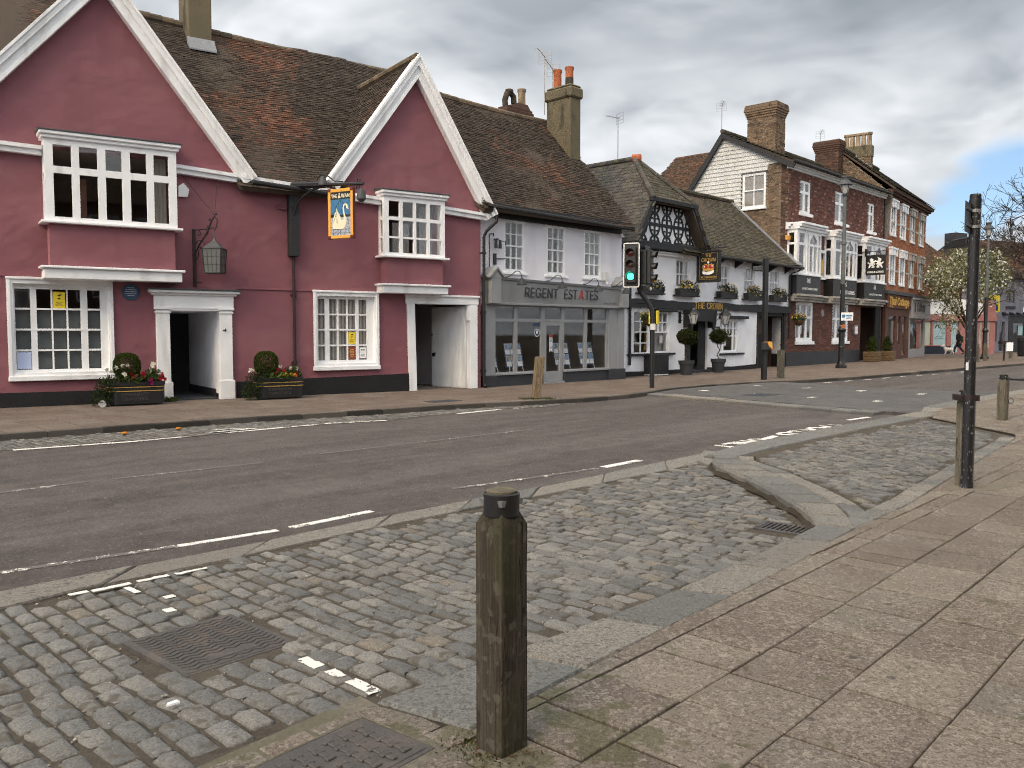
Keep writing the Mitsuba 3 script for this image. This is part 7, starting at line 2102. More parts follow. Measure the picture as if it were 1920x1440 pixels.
MB(fl).tube([(0, 0, -.05), (0, 0, 1.15)], .05, 8).box(-.25, .3, -.2, .2, .95, 1.12).out('post', 'brown_iron', k)
MB(fl).box(.0, .38, -.22, -.2, .55, 1.05).out('notice', 'white_paint', k)
k = thing('litter_bin', 'dark green litter bin at the right edge far down the pavement', 'bin')
MB(Fr((34.9, 58.3))).lathe([(.28, 0), (.34, .1), (.36, 1.0), (.40, 1.05), (.38, 1.25), (.2, 1.4), (.0, 1.42)], (0, 0, 0), 16).out('body', 'black_plinth', k, smooth=40)
MB(Fr((34.9, 58.3))).box(.02, .3, -.40, -.36, 1.5, 2.1).out('plate', 'yellow', k)

# near black pole with a small plate
k = thing('sign_pole', 'tall black pole with flaking paint on the near pavement', 'pole')
f = Fr((4.69, 8.73))
MB(f).lathe([(.066, -.03), (.064, .04), (.054, .10), (.054, 2.98), (.050, 3.0), (.0, 3.005)], (0, 0, 0), 24).out('pole', 'peeling_black', k, smooth=40)
MB(f).lathe([(.057, 2.86), (.058, 2.93), (.056, 2.95)], (0, 0, 0), 24).out('cap_band', 'black_paint', k, smooth=40)
MB(f).lathe([(.058, .91), (.058, .97)], (0, 0, 0), 20).hexa([[-.09, .0, .90], [.11, .0, .90], [.14, .22, .90], [-.06, .22, .90], [-.09, .0, .96], [.11, .0, .96], [.14, .22, .96], [-.06, .22, .96]]).out('strap', 'brown_iron', k)
MB(f).box(-.052, -.048, -.06, .0, 1.22, 1.30).out('label', 'paper', k)
MB().flat(Polygon([(4.50, 8.62), (4.62, 8.55), (4.86, 8.58), (5.25, 8.80), (5.1, 8.98), (4.62, 8.98), (4.50, 8.80)]), -.03, .006).out('concrete_patch', 'concrete', 'near_pavement')
k = thing('sign_plate', 'small square plate seen from behind near the top of the near black pole', 'sign')
p0, p1 = np.array([4.463, 8.49]), np.array([4.668, 8.755])
fp = Fr(p0, p1 - p0)
MB(fp).box(0, .33, -.003, .003, 2.60, 2.90, .001).box(.02, .31, -.016, -.003, 2.66, 2.69).box(.02, .31, -.016, -.003, 2.82, 2.85).out('plate', 'lead_dark', k)
MB(f).lathe([(.058, 2.655), (.058, 2.685)], (0, 0, 0), 16).lathe([(.058, 2.815), (.058, 2.845)], (0, 0, 0), 16).out('clip', 'galv', k)
k = thing('camera_box', 'small dark box behind the top of the near black pole', 'box')
MB(f).box(.05, .19, .25, .55, 2.51, 2.60, .01).tube([(.0, .05, 2.5), (.1, .3, 2.52)], .02, 6).out('case', 'black_paint', k)


# traffic light with a cranked pole
def light_head(fr_, z0, board=True, m='sign_black', lit=None, key=None, w=.47, h=1.27):
    sh_ = lambda a, b: Polygon([(a + .04, b), (w / 2, b)])
    o = sbox(-w / 2 + .05, z0 + .05, w / 2 - .05, z0 + h - .05).buffer(.05, quad_segs=4)
    MB(fr_).poly(o, .0, .02).out('backing_board', m, key)
    if board:
        MB(fr_).poly(o.difference(o.buffer(-.028)), -.006, .0).out('white_border', 'white_paint', key)
    MB(fr_).box(-.15, .15, -.12, .22, z0 + .12, z0 + h - .12, .02).out('housing', m, key)
    for i in range(3):
        zc = z0 + h / 2 + (1 - i) * .33
        a = np.linspace(math.radians(-25), math.radians(205), 16)
        V, F = [], []
        for j, t in enumerate(a):
            dep = -.30 + .08 * abs(j - 7.5) / 7.5
            V += [[.115 * math.cos(t), -.12, zc + .115 * math.sin(t)], [.125 * math.cos(t), dep, zc + .125 * math.sin(t)]]
        F = [[2 * j, 2 * j + 1, 2 * j + 3, 2 * j + 2] for j in range(15)]
        MB(fr_).add(V, F).out('visor', m, key)
        V = [[0, -.145, zc]] + [[.10 * math.cos(t), -.125, zc + .10 * math.sin(t)] for t in np.linspace(0, 2 * math.pi, 24, endpoint=False)]
        F = [[0, 1 + j, 1 + (j + 1) % 24] for j in range(24)]
        mb = MB(fr_).add(V, F)
        if lit == i:
            mb.out('green_lamp', 'lens_green', key, emitter={'type': 'area', 'radiance': {'type': 'rgb', 'value': [.03, .62, .30]}}, label='lit green lamp')
        else:
            mb.out('lens', 'lens_red' if i == 0 else 'lens_amber' if i == 1 else 'lens_dark', key)


M('lens_red', (.05, .006, .006), .2, .5)
M('lens_amber', (.045, .018, .004), .2, .5)
M('lens_dark', (.01, .02, .015), .2, .5)
M('lens_green', (.02, .3, .15), .3, .5)
k = thing('traffic_light', 'traffic light showing green on a cranked black pole by the far kerb', 'traffic light')
MB().tube([(4.08, 24.85, -.1), (4.08, 24.85, 2.05), (4.05, 24.85, 2.28), (3.92, 24.85, 2.52), (3.76, 24.85, 2.72), (3.67, 24.85, 2.95), (3.66, 24.85, 3.2), (3.66, 24.85, 4.1)], .068, 12).out('pole', 'black_paint', k, smooth=50)
light_head(Fr((3.42, 24.60), (.945, -.327)), 2.90, key=k, lit=2)
k2 = thing('side_traffic_light', 'black traffic light head turned away to the right on the cranked pole', 'traffic light')
f2 = Fr((3.93, 24.80), (.42, .91))
light_head(f2, 2.88, board=False, key=k2, w=.45, h=1.22)
MB().tube([(3.66, 24.85, 3.9), (3.9, 24.85, 3.95)], .03, 6).tube([(3.66, 24.85, 3.1), (3.9, 24.85, 3.1)], .03, 6).tube([(3.66, 24.85, 3.9), (3.42, 24.75, 3.95)], .03, 6).tube([(3.66, 24.85, 3.1), (3.42, 24.75, 3.1)], .03, 6).out('bracket', 'black_paint', k, smooth=50)
MB().lathe(sph(0, .06, 6), (3.70, 24.8, 4.24), 8).tube([(3.7, 24.8, 4.1), (3.7, 24.8, 4.2)], .02, 6).out('sensor', 'black_paint', k)
kk = thing('push_button_box', 'black push button box with yellow edges on the cranked traffic pole', 'push button')
fpb = Fr((4.08, 24.85), (.9, -.43))
MB(fpb).box(-.11, .11, .06, .22, 1.86, 2.22, .02).out('case', 'black_paint', kk)
MB(fpb).box(-.13, -.09, .05, .24, 1.85, 2.24, .01).box(.09, .13, .05, .24, 1.85, 2.24, .01).out('edge', 'yellow', kk)
kk = thing('pole_label', 'small white label box on the cranked traffic pole', 'label')
MB(Fr((4.08, 24.85))).box(-.075, .075, -.085, -.06, 1.68, 1.86, .004).out('case', 'cctv', kk)
k = thing('signal_pole', 'square black signal post beside the inn passage on the far kerb', 'pole')
f = Fr((8.6, 29.1), (.9, .43))
MB(f).box(-.075, .075, -.075, .075, -.1, 4.12, .01).out('post', 'black_paint', k)
MB(f).box(-.50, -.22, -.10, .08, 3.68, 3.84, .02).tube([(-.25, 0, 3.7), (-.05, 0, 3.66)], .02, 6).out('detector', 'lead_dark', k)
kk = thing('push_button_box', 'dark push button box with a yellow lid on the square signal post', 'push button')
MB(f).box(-.22, .10, -.24, -.075, 1.02, 1.28, .02).out('case', 'charcoal', kk)
MB(f).hexa([[-.02, -.26, 1.14], [.14, -.26, 1.02], [.14, -.07, 1.02], [-.02, -.07, 1.14], [-.10, -.26, 1.30], [.10, -.26, 1.30], [.10, -.07, 1.30], [-.10, -.07, 1.30]]).out('lid', 'orange_frame', kk)


def street_lamp(lab, x, y, h, rb=.10):
    k = thing('street_lamp', lab, 'street lamp', 'tall street lamps on the far pavement')
    f = Fr((x, y))
    MB(f).lathe([(.24, -.05), (.24, .12), (.18, .16), (.16, .3), (.135, .34), (.13, .9), (.15, .95), (.13, 1.0), (.125, 1.62), (.17, 1.66), (.19, 1.74), (.13, 1.82), (.11, 1.9)], (0, 0, 0), 16).out('base', 'black_paint', k, smooth=35)
    MB(f).lathe([(.105, 1.9), (.10, 3.8)], (0, 0, 0), 16).out('lower_shaft', 'black_paint', k, smooth=35)
    MB(f).lathe([(.10, 3.8), (.088, h - 3.0), (.12, h - 2.98), (.12, h - 2.84), (.085, h - 2.8), (.065, h - 1.0), (.06, h - .82)], (0, 0, 0), 16).out('upper_shaft', 'grey_paint', k, smooth=35)
    MB(f).tube([(-.25, 0, h - 2.9), (.25, 0, h - 2.9)], .02, 6).out('ladder_bar', 'grey_paint', k)
    MB(f).lathe([(.06, h - .84), (.11, h - .78), (.12, h - .72), (.08, h - .70)], (0, 0, 0), 12).out('collar', 'lead_dark', k, smooth=35)
    MB(f).lathe([(.34, h - .32), (.33, h - .28), (.2, h - .14), (.13, h - .08), (.14, h), (.17, h + .02), (.16, h + .08), (.0, h + .1)], (0, 0, 0), 16).out('hood', 'lead_dark', k, smooth=35)
    MB(f).lathe([(.10, h - .70), (.22, h - .33)], (0, 0, 0), 12).out('glass', 'milk_glass', k, smooth=35)
    mb = MB(f)
    for i in range(4):
        a = i * math.pi / 2 + .4
        mb.tube([(.11 * math.cos(a), .11 * math.sin(a), h - .72), (.25 * math.cos(a), .25 * math.sin(a), h - .31)], .014, 4)
    mb.out('stay', 'lead_dark', k)
    return k, f


k, f = street_lamp('tall lamp post in front of the brick inn with a parking sign', 14.98, 38.83, 8.55)
kk = thing('parking_sign', 'white and blue parking sign on the lamp post before the brick inn', 'sign')
MB(f).box(-.10, .44, -.14, -.12, 2.15, 2.52).tube([(.0, -.12, 2.3), (.0, .0, 2.3)], .03, 6).out('plate', 'sign_white', kk)
MB(f).box(-.06, .08, -.146, -.14, 2.28, 2.42).box(.12, .40, -.146, -.14, 2.34, 2.40).box(.12, .36, -.146, -.14, 2.24, 2.29).out('symbol', 'sign_blue', kk)
kk = thing('pole_sticker', 'orange sticker on the lamp post before the brick inn', 'sticker')
MB(f).lathe([(.112, 1.92), (.112, 2.08)], (0, 0, -.12), 12).box(-.03, .10, -.135, -.115, 1.80, 1.98).out('sheet', 'terracotta', kk)
street_lamp('far lamp post beside the blossoming tree', 28.9, 52.2, 8.2)


# ------------------------------------------------------------------ aerials
def yagi(lab, fr_, s, d, z0, z1, arms):
    k = thing('tv_aerial', lab, 'aerial', 'roof aerials')
    MB(fr_).tube([(s, d, z0), (s, d, z1)], .018, 6).out('mast', 'galv', k)
    for (ds, dd, dz, L_, n_) in arms:
        mb = MB(fr_)
        dirv = np.array([ds, dd, dz], float)
        dirv /= np.linalg.norm(dirv)
        p = np.array([s, d, z1 - .06 if L_ > 0 else z1 - .6])
        L_ = abs(L_)
        mb.tube([p - dirv * .1 * L_, p + dirv * L_], .012, 5)
        e = np.cross(dirv, [0, 0, 1])
        e /= np.linalg.norm(e)
        for i in range(n_):
            c = p + dirv * L_ * (i / (n_ - 1))
            w_ = .15 - .004 * i
            mb.tube([c - e * w_ + (0, 0, -.04 * (i % 2)), c + e * w_ + (0, 0, .04 * (i % 2))], .007, 4)
        c = p - dirv * .08
        for zz in (-.2, -.07, .07, .2):
            mb.tube([c - e * .25 + (0, 0, zz), c + e * .25 + (0, 0, zz)], .007, 4)
        mb.tube([c - e * .25 + (0, 0, -.2), c - e * .25 + (0, 0, .2)], .007, 4).tube([c + e * .25 + (0, 0, -.2), c + e * .25 + (0, 0, .2)], .007, 4)
        mb.out('array', 'galv', k)
    return k


yagi('tall aerial on the left side of the rendered chimney', FR, 6.02, 3.16, 9.5, 11.62, [(-.85, -.35, .12, .75, 9)])
yagi('shorter aerial just left of the two orange pots', FR, 6.28, 3.0, 10.2, 11.2, [(-.85, -.35, .16, .8, 9)])
yagi('aerial on the slate ridge of the white inn', FC, 2.2, 2.0, 8.2, 10.05, [(-.85, .3, .05, .55, 8)])
yagi('aerial behind the white boarded gable', FK, 1.2, 4.2, 10.8, 13.2, [(-.7, -.5, .1, .7, 8)])
yagi('small aerial on the second brick chimney', FK, 11.9, 3.6, 12.8, 13.5, [(-.7, -.5, .3, .5, 6)])


# ------------------------------------------------------------------ planters with flowers in front of the pink pub
def planter(lab, s0, s1, left):
    r = np.random.default_rng(int(s0 * 10))
    k = thing('flower_planter', lab, 'planter', 'black council planters before the pink pub')
    cs, cd = (s0 + s1) / 2, -.74
    w_, dp = (s1 - s0) / 2, .25
    shp = lambda o: sbox(cs - w_ + .2, cd - dp + .2, cs + w_ - .2, cd + dp - .2).buffer(.2 + o, quad_segs=6)
    def ring(o, z0, z1, m, nm):
        v_, f_, _ = MB().flat(shp(o), z0, z1).arr()
        return MB(FP).add(v_, f_).out(nm, m, k)
    ring(0, .04, .44, 'planter_black', 'body')
    ring(.02, .44, .52, 'planter_black', 'rim')
    ring(-.06, -.03, .04, 'planter_black', 'foot')
    ring(.012, .40, .415, 'gold_paint', 'gold_band')
    ring(.012, .315, .33, 'gold_paint', 'gold_band')
    ring(-.03, .50, .525, 'soil', 'soil')
    MB(FP).text('BERKHAMSTED', .068, cs - .05, .215, cd - dp - .002, center=True, width=.58).text('TOWN COUNCIL', .068, cs - .05, .115, cd - dp - .002, center=True, width=.54).out('lettering', 'letter_grey', k)
    kk = thing('clipped_shrub', f'dense round green shrub in the {left} black planter', 'shrub')
    mb = MB(FP)
    c0 = (s0 + .42, cd + .05, .86) if left == 'left' else (s0 + .30, cd + .06, .86)
    foliage(mb, c0, (.28, .25, .30), 5200, .045, r, sq=2.6, shell=.8)
    foliage(mb, (c0[0], c0[1], .6), (.22, .2, .2), 900, .05, r, shell=.6)
    mb.out('leaves', 'leaf_topiary', kk, kind='stuff')
    MB(FP).tube([(c0[0], c0[1], .5), (c0[0], c0[1], .9)], .02, 6).out('stem', 'bark', kk)
    kk = thing('ivy', f'ivy hanging down the left end of the {left} black planter to the pavement', 'ivy')
    mb = MB(FP)
    for sc_, zc, rs, rz, n_ in ((s0 - .05, .42, .24, .24, 420), (s0 - .12, .18, .26, .22, 420), (s0 + .12, .55, .26, .16, 240)):
        foliage(mb, (sc_, cd - .14, zc), (rs, .24, rz), n_, .065, r, shell=.3)
    mb.out('leaves', 'leaf_ivy', kk, kind='stuff')
    kk = thing('bedding_plants', f'low mixed bedding plants in bloom in the {left} black planter', 'flowers')
    mb = MB(FP)
    foliage(mb, (cs + .10, cd - .02, .58), (w_ - .1, .26, .13), 1100, .085, r, shell=.1)
    foliage(mb, (cs + .35, cd - .02, .68), (.2, .2, .14), 300, .06, r, shell=.1)
    mb.out('leaves', 'leaf_bed', kk, kind='stuff')
    mb = MB(FP)
    for i in range(14):
        p = np.array([cs + r.uniform(-.3, .25), cd - .26, .52])
        q = p + np.array([r.uniform(-.12, .12), r.uniform(-.1, 0), r.uniform(-.02, .1)])
        leaf_at(mb, np.array([q]), .20, r, .4, .6)
    mb.out('broad_leaf', 'leaf_bed', kk, kind='stuff')
    cl = {'left': [('petal_cream', [(-.42, -.18, .86), (-.30, -.16, .88), (-.19, -.17, .89), (-.52, -.1, .74), (-.27, -.2, .70), (.33, -.1, .88), (.36, -.08, .92), (.30, -.08, .76), (-.60, -.1, .80)], .11),
                   ('petal_red', [(-.12, -.2, .70), (-.06, -.22, .64), (-.10, -.2, .60), (.12, -.18, .68), (.14, -.2, .62), (.52, -.2, .68), (.47, -.22, .58), (.56, -.2, .57)], .10), ('petal_magenta', [(.27, -.27, .54), (.28, -.28, .47), (.25, -.27, .58)], .10)],
          'right': [('petal_cream', [(-.72, -.1, .68), (-.68, -.1, .72), (.02, -.1, .78), (.28, -.1, .74), (.42, -.1, .74)], .11), ('petal_red', [(-.06, -.15, .72), (.06, -.2, .68), (.38, -.2, .60), (-.1, -.18, .62)], .10),
                    ('petal_yellow', [(.06, -.25, .58), (.14, -.25, .57), (.22, -.24, .60), (.1, -.26, .62)], .09), ('petal_orange', [(.27, -.25, .58), (.32, -.25, .60), (.35, -.22, .56)], .09)]}[left]
    for m, pts, sz in cl:
        mb = MB(FP)
        for p in pts:
            flowers(mb, np.array([cs, cd, 0]) + np.array(p) + r.normal(0, .012, (3, 3)), sz, r)
        mb.out('blossom', m, kk, kind='stuff')
    mb = MB(FP)
    for m, pts, sz in cl[:1]:
        for p in pts:
            q = np.array([cs, cd, 0]) + np.array(p)
            mb.tube([(q[0] * .9 + cs * .1, cd, .5), q], .006, 4)
    mb.out('stalk', 'leaf_bed', kk, kind='stuff')


M('letter_grey', (.055, .055, .055), .6, .4)
planter('black planter with gold lines left of the white doorcase', 1.98, 3.15, 'left')
planter('black planter with gold lines right of the white doorcase', 5.22, 6.38, 'right')
k = thing('white_disc', 'small pale round disc standing at the foot of the left planter', 'disc')
MB(FP).poly(Point(1.84, .07).buffer(.075, quad_segs=8), -1.02, -.99).out('disc', 'cctv', k)
k = thing('weeds', 'green weeds at the left foot of the white doorcase', 'weeds')
mb = MB(FP)
foliage(mb, (3.34, -.18, .04), (.26, .16, .07), 300, .07, leafr, shell=.1)
mb.out('leaves', 'leaf_bed', k, kind='stuff')
for lab_, s_ in (('wooden box planter with a small conifer left of the brick inn passage', 9.35), ('wooden box planter with a small conifer right of the brick inn passage', 11.7)):
    k = thing('box_planter', lab_, 'planter', 'wooden box planters at the brick inn passage')
    for i in range(4):
        MB(FK).box(s_ - .35, s_ + .40, -1.0, -.3, .02 + .14 * i, .02 + .14 * i + .125, .01).out('plank', 'planter_wood', k)
    mb = MB(FK)
    foliage(mb, (s_, -.65, .85), (.30, .30, .42), 500, .12, leafr, shell=.3)
    foliage(mb, (s_, -.65, 1.2), (.16, .16, .25), 200, .10, leafr, shell=.3)
    mb.out('conifer', 'leaf_topiary', k, kind='stuff')


# ------------------------------------------------------------------ iron covers and the gully
def cover(lab, corners, zf, style, key_parent=None):
    q = np.array(corners, float)
    k = thing('manhole_cover', lab, 'manhole cover')
    e = q[1] - q[0]
    L0, L1 = np.linalg.norm(e), np.linalg.norm(q[2] - q[1])
    z = float(np.mean(zf(q[:, 0], q[:, 1]))) + .004
    f = Fr(q[0], e, z)
    MB(f).add(*[np.array([[x, y, zz] for x in (0, L0) for y in (0, L1) for zz in (-.08, 0)]), BOXF]).out('frame', 'iron_cover', k)
    MB(f).box(.022, L0 - .022, .022, L1 - .022, -.05, .004, .003).out('lid', 'iron_cover', k)
    mb = MB(f)
    if style == 'zigzag':
        n, m_ = 12, 15
        for i in range(n):
            for j in range(m_):
                x, y = .04 + (L0 - .08) * (i + .5) / n, .04 + (L1 - .08) * (j + .5) / m_
                if abs(x - L0 * .5) < .16 and abs(y - L1 * .16) < .035 or abs(x - L0 / 2) < .03 and abs(y - L1 / 2) < .03:
                    continue
                a, b = (L0 - .08) / n * .5, (L1 - .08) / m_ * .20
                s_ = 1 if i % 2 else -1
                t = .011 * s_
                mb.hexa([[x - a, y - b - t, .0], [x + a, y - b + t, .0], [x + a, y + b + t, .0], [x - a, y + b - t, .0], [x - a * .97, y - b * .7 - t, .009], [x + a * .97, y - b * .7 + t, .009], [x + a * .97, y + b * .7 + t, .009], [x - a * .97, y + b * .7 - t, .009]])
        MB(f).box(L0 * .5 - .14, L0 * .5 + .14, L1 * .16 - .025, L1 * .16 + .025, .003, .008, .003).lathe([(.022, .0), (.022, .008), (.01, .009), (.01, .002)], (L0 / 2, L1 / 2, 0), 10).out('maker_plate', 'iron_cover', k)
    else:
        n, m_ = 9, 9
        for i in range(n):
            for j in range(m_):
                if 2 < i < 6 and 3 < j < 5:
                    continue
                x, y = .05 + (L0 - .10) * (i + .5) / n, .05 + (L1 - .10) * (j + .5) / m_
                a, b = (.013, .022) if (i + j) % 2 else (.022, .013)
                mb.box(x - a, x + a, y - b, y + b, .0, .012, .003)
    mb.out('tread', 'iron_cover', k, kind='stuff')
    return k


cover('square iron cover with a zigzag tread set in the near setts', [(-1.60, 4.08), (-1.17, 4.56), (-1.68, 5.04), (-2.14, 4.58)], zbay, 'zigzag')
cover('studded iron cover at the bottom edge beside the foreground bollard', [(-.78, 2.60), (-.30, 3.20), (-.62, 3.46), (-1.10, 2.86)], lambda x, y: x * 0 - .002, 'stud')
k = thing('drain_grate', 'slotted iron drain grate in the corner of the setts', 'drain')
f = Fr((2.10, 7.36), (.22, .26), -.098)
MB(f).poly(Polygon([(0, 0)] * 3), 0, 1) if False else None
Lg, Wg = .34, .44
fg = Fr((2.10, 7.36), (.61, .79))
e_, d_ = fg.e, -fg.D
fg = Fr(np.array([2.10, 7.36]) + d_ * Wg, fg.e, -.094)
MB(fg).box(0, Lg, 0, .03, -.06, .0, .004).box(0, Lg, Wg - .03, Wg, -.06, 0, .004).box(0, .03, .03, Wg - .03, -.06, 0, .004).box(Lg - .03, Lg, .03, Wg - .03, -.06, 0, .004).out('frame', 'grate_iron', k)
for i in range(9):
    y = .045 + i * .042
    MB(fg).hexa([[.028, y, -.05], [Lg - .028, y, -.05], [Lg - .028, y + .018, -.05], [.028, y + .018, -.05], [.028, y, -.002], [Lg - .028, y, -.002], [Lg - .028, y + .018, -.002], [.028, y + .018, -.002]]).out('bar', 'grate_iron', k)
MB(fg).box(.01, Lg - .01, .01, Wg - .01, -.30, -.12).out('pit', 'black_plinth', k)
MB(Fr((-1.62, 19.95), (.72, .69))).box(-.42, .42, -.22, .22, -.01, .004).out('manhole_cover', 'charcoal', None, cat='manhole cover', label='dark oblong cover in the far pavement before the carriage entrance', exact=numbered('manhole_cover'))
MB(Fr((6.55, 22.4), (.72, .69))).box(-.45, .45, -.35, .35, -.06, -.024).out('manhole_cover', 'charcoal', None, cat='manhole cover', label='dark cover set in the grey block crossing in mid road', exact=numbered('manhole_cover'))
# litter and moss
for lab_, x, y, m in (('yellow fruit peel on the far sett strip, the left one', -6.42, 14.06, 'petal_orange'), ('orange fruit peel on the far sett strip, the right one', -5.78, 14.72, 'leaf_litter')):
    k = numbered('fruit_peel')
    MB(Fr((x, y), (.8, .6), ROAD_Z + .02)).lathe([(.02, 0), (.045, .012), (.05, .028), (.035, .042), (.0, .045)], (0, 0, 0), 9, sx=1.1, sy=.8).out('fruit_peel', m, None, smooth=True, label=lab_, cat='litter', exact=k)
r = np.random.default_rng(5)
mb = MB()
for i in range(90):
    a, rad = r.uniform(0, 6.28), abs(r.normal(.11, .045))
    if -.5 < a < 1.2 and rad < .2:
        continue
    leaf_at(mb, np.array([[-.04 + rad * math.cos(a) * 1.1, 3.2 + rad * math.sin(a) * .8, .008]]), r.uniform(.012, .03), r, .5, .2)
mb.out('leaf_debris', 'dead_leaf', None, kind='stuff', cat='leaf litter', label='dry brown leaf scraps round the foot of the foreground bollard')
mb = MB()
for i in range(260):
    a, rad = r.uniform(1.4, 5.2), abs(r.normal(.12, .05))
    leaf_at(mb, np.array([[-.05 + rad * math.cos(a) * 1.2, 3.21 + rad * math.sin(a) * .75, .006]]), r.uniform(.010, .02), r, .3, 1.2)
mb.out('moss_tuft', 'leaf_topiary', None, kind='stuff', cat='moss', label='green moss tufts at the foot of the foreground bollard')
M('dead_leaf', mott((.070, .046, .026), .3, 60, .3, 200), .9, .2)
mb = MB()
for i in range(150):
    t = r.random()
    pts = [(.40, 20.55), (.78, 20.6), (.9, 20.5)]
    leaf_at(mb, np.array([[.62 + r.normal(0, .22), 20.55 + r.normal(0, .1), .02]]), r.uniform(.04, .09), r, .3, 1.5)
mb.out('grass_tuft', 'leaf_bed', None, kind='stuff', cat='grass', label='grass tuft at the foot of the leaning wooden bollard')
mb = MB()
for i in range(160):
    p = LineString(NOSE_OUT).interpolate(r.random() ** 1.2 * .9, True)
    x, y = p.x - abs(r.normal(.05, .05)), p.y
    leaf_at(mb, np.array([[x, y, float(zbay(x, y)) + .006]]), r.uniform(.008, .026), r, .6, .2)
for i in range(60):
    x, y = 2.35 + r.normal(0, .16), 7.3 + r.normal(0, .2)
    leaf_at(mb, np.array([[x, y, float(zbay(x, y)) + .012]]), r.uniform(.01, .03), r, .6, .2)
mb.out('gutter_debris', 'dead_leaf', None, kind='stuff', cat='leaf litter', label='brown leaf scraps in the gutter along the curved kerb')
mb = MB()
for i in range(700):
    j = r.integers(0, 3)
    p = (LineString(NOSE_IN).interpolate(r.random(), True), LineString(RAISED_BACK).interpolate(r.random() * .3, True), LineString(NOSE_IN).interpolate(r.random() * .4 + .6, True))[j]
    w_ = .21
    x, y = p.x + (w_ if j != 1 else -.1) + r.normal(0, .02), p.y + (r.normal(0, .02) if j != 1 else .18)
    leaf_at(mb, np.array([[x, y, -.006]]), r.uniform(.01, .022), r, .5, .5)
mb.out('joint_moss', 'leaf_moss', None, kind='stuff', cat='moss', label='moss growing in the joints of the raised sett border')
scene['leaf_moss'] = {'type': 'principledthin', 'base_color': {'type': 'rgb', 'value': [.045, .05, .018]}, 'roughness': .8, 'diff_trans': .4, 'spec_trans': 0.0}
k = thing('white_scrap', 'small white paper scrap on the near setts left of the cover', 'litter')
MB(Fr((-1.48, 3.63), (.8, .6), float(zbay(-1.48, 3.63)) + .016)).hexa([[-.03, -.012, 0], [.03, -.006, 0], [.02, .012, .004], [-.02, .014, .003], [-.025, -.008, .008], [.03, -.004, .010], [.02, .010, .014], [-.02, .012, .008]]).out('scrap', 'paper', k)
r = np.random.default_rng(15)
mb = MB()
for i in range(1500):
    x, y = r.uniform(-3.2, 2.2), r.uniform(2.6, 8.5)
    if bay_poly.contains(Point(x, y)):
        sz = abs(r.normal(.003, .0022)) + .0015
        zz = float(zbay(x, y)) - .006 + r.random() * .004
        mb.lathe([(sz * .7, -.5 * sz), (sz, 0), (sz * .6, .6 * sz), (.0001, .7 * sz)], (x, y, zz), 5, uv=r.random(2), sx=r.uniform(.7, 1.3))
mb.out('grit', 'grit_stone', None, kind='stuff', cat='grit', label='loose pale grit lying in the joints of the near setts')
M('grit_stone', idtone((.12, .10, .08), (.34, .31, .27), 0, 1, .3), .9, .2)
# ------------------------------------------------------------------ trees
def grow(mb, p, d, L, r, depth, rnd, tips, spread=.55, up=.12, taper=.68, kids=(2, 4), shrink=(.62, .82), twig=.004):
    n = 4
    pts, rad = [p], [r]
    for i in range(n):
        d = d + rnd.normal(0, .09, 3) + np.array([0, 0, up * .25])
        d /= np.linalg.norm(d)
        pts.append(pts[-1] + d * L / n)
        rad.append(max(twig, r * (1 - (1 - taper) * (i + 1) / n)))
    mb.tube(pts, rad, 5 if r < .05 else 8, cap=False)
    tips.append((pts[-1], d, depth))
    if depth == 0:
        return
    for k in range(rnd.integers(*kids)):
        t = rnd.uniform(.35, 1.0) if k else 1.0
        i = min(n, max(1, int(round(t * n))))
        e = d + rnd.normal(0, spread, 3)
        e /= np.linalg.norm(e)
        grow(mb, pts[i], e, L * rnd.uniform(*shrink), rad[i] * rnd.uniform(.55, .8), depth - 1, rnd, tips, spread, up, taper, kids, shrink, twig)


r = np.random.default_rng(23)
k = thing('blossom_tree', 'small tree with pale green leaves and white blossom behind the near pole', 'tree')
tb = np.array([29.35, 54.8, 0])
mb, tips = MB(), []
mb.tube([tb, tb + (0, 0, 1.0), tb + (-.15, 0, 2.1)], [.16, .13, .12], 10)
for i in range(7):
    a = i * .9 + r.random()
    grow(mb, tb + np.array([-.14, 0, 1.7 + .15 * (i % 3)]), np.array([math.cos(a) * .8, math.sin(a) * .8, .95 + .75 * (i % 3)]), 1.95, .07, 4, r, tips, spread=.5, up=.10, twig=.010)
mb.out('trunk', 'bark', k, smooth=40)
P_ = np.array([t[0] for t in tips if t[2] <= 3])
c = np.array([28.5, 54.8, 5.3])
q = (P_ - c) / np.array([2.5, 2.4, 3.5])
P_ = P_[(q ** 2).sum(1) < 1.15]
mb, fl = MB(), MB()
for p in P_:
    m = r.integers(14, 30)
    pts = p + r.normal(0, .26, (m, 3))
    leaf_at(mb, pts, .17, r, .5, .4)
    if r.random() < .85:
        leaf_at(fl, p + r.normal(0, .24, (r.integers(7, 16), 3)), .15, r, .85, .4)
mb.out('crown', 'leaf_spring', k, kind='stuff')
fl.out('blossom', 'petal_cream', k, kind='stuff')
k = thing('bare_tree', 'large bare tree with fine twigs against the sky at the right edge', 'tree')
r = np.random.default_rng(4)
tb = np.array([40.3, 62.0, 0])
mb, tips = MB(), []
mb.tube([tb, tb + (-.1, 0, 3), tb + (-.2, 0, 6)], [.42, .33, .28], 12)
for i in range(9):
    a = i * .72 + r.random() * .4
    grow(mb, tb + np.array([-.2, 0, 4.2 + .28 * i]), np.array([math.cos(a), math.sin(a) * .7, .55 + .08 * i]), 2.7, .13, 6, r, tips, spread=.45, up=.10, kids=(2, 4), shrink=(.66, .84), twig=.016)
mb.out('trunk', 'twig', k)
mb = MB()
P_ = np.array([t[0] for t in tips if t[2] <= 2])
for p in P_[::2]:
    leaf_at(mb, p + r.normal(0, .12, (3, 3)), .07, r, .5)
mb.out('buds', 'leaf_bay', k, kind='stuff')

# ------------------------------------------------------------------ a walker with a dog far down the pavement
import manifold3d as m3


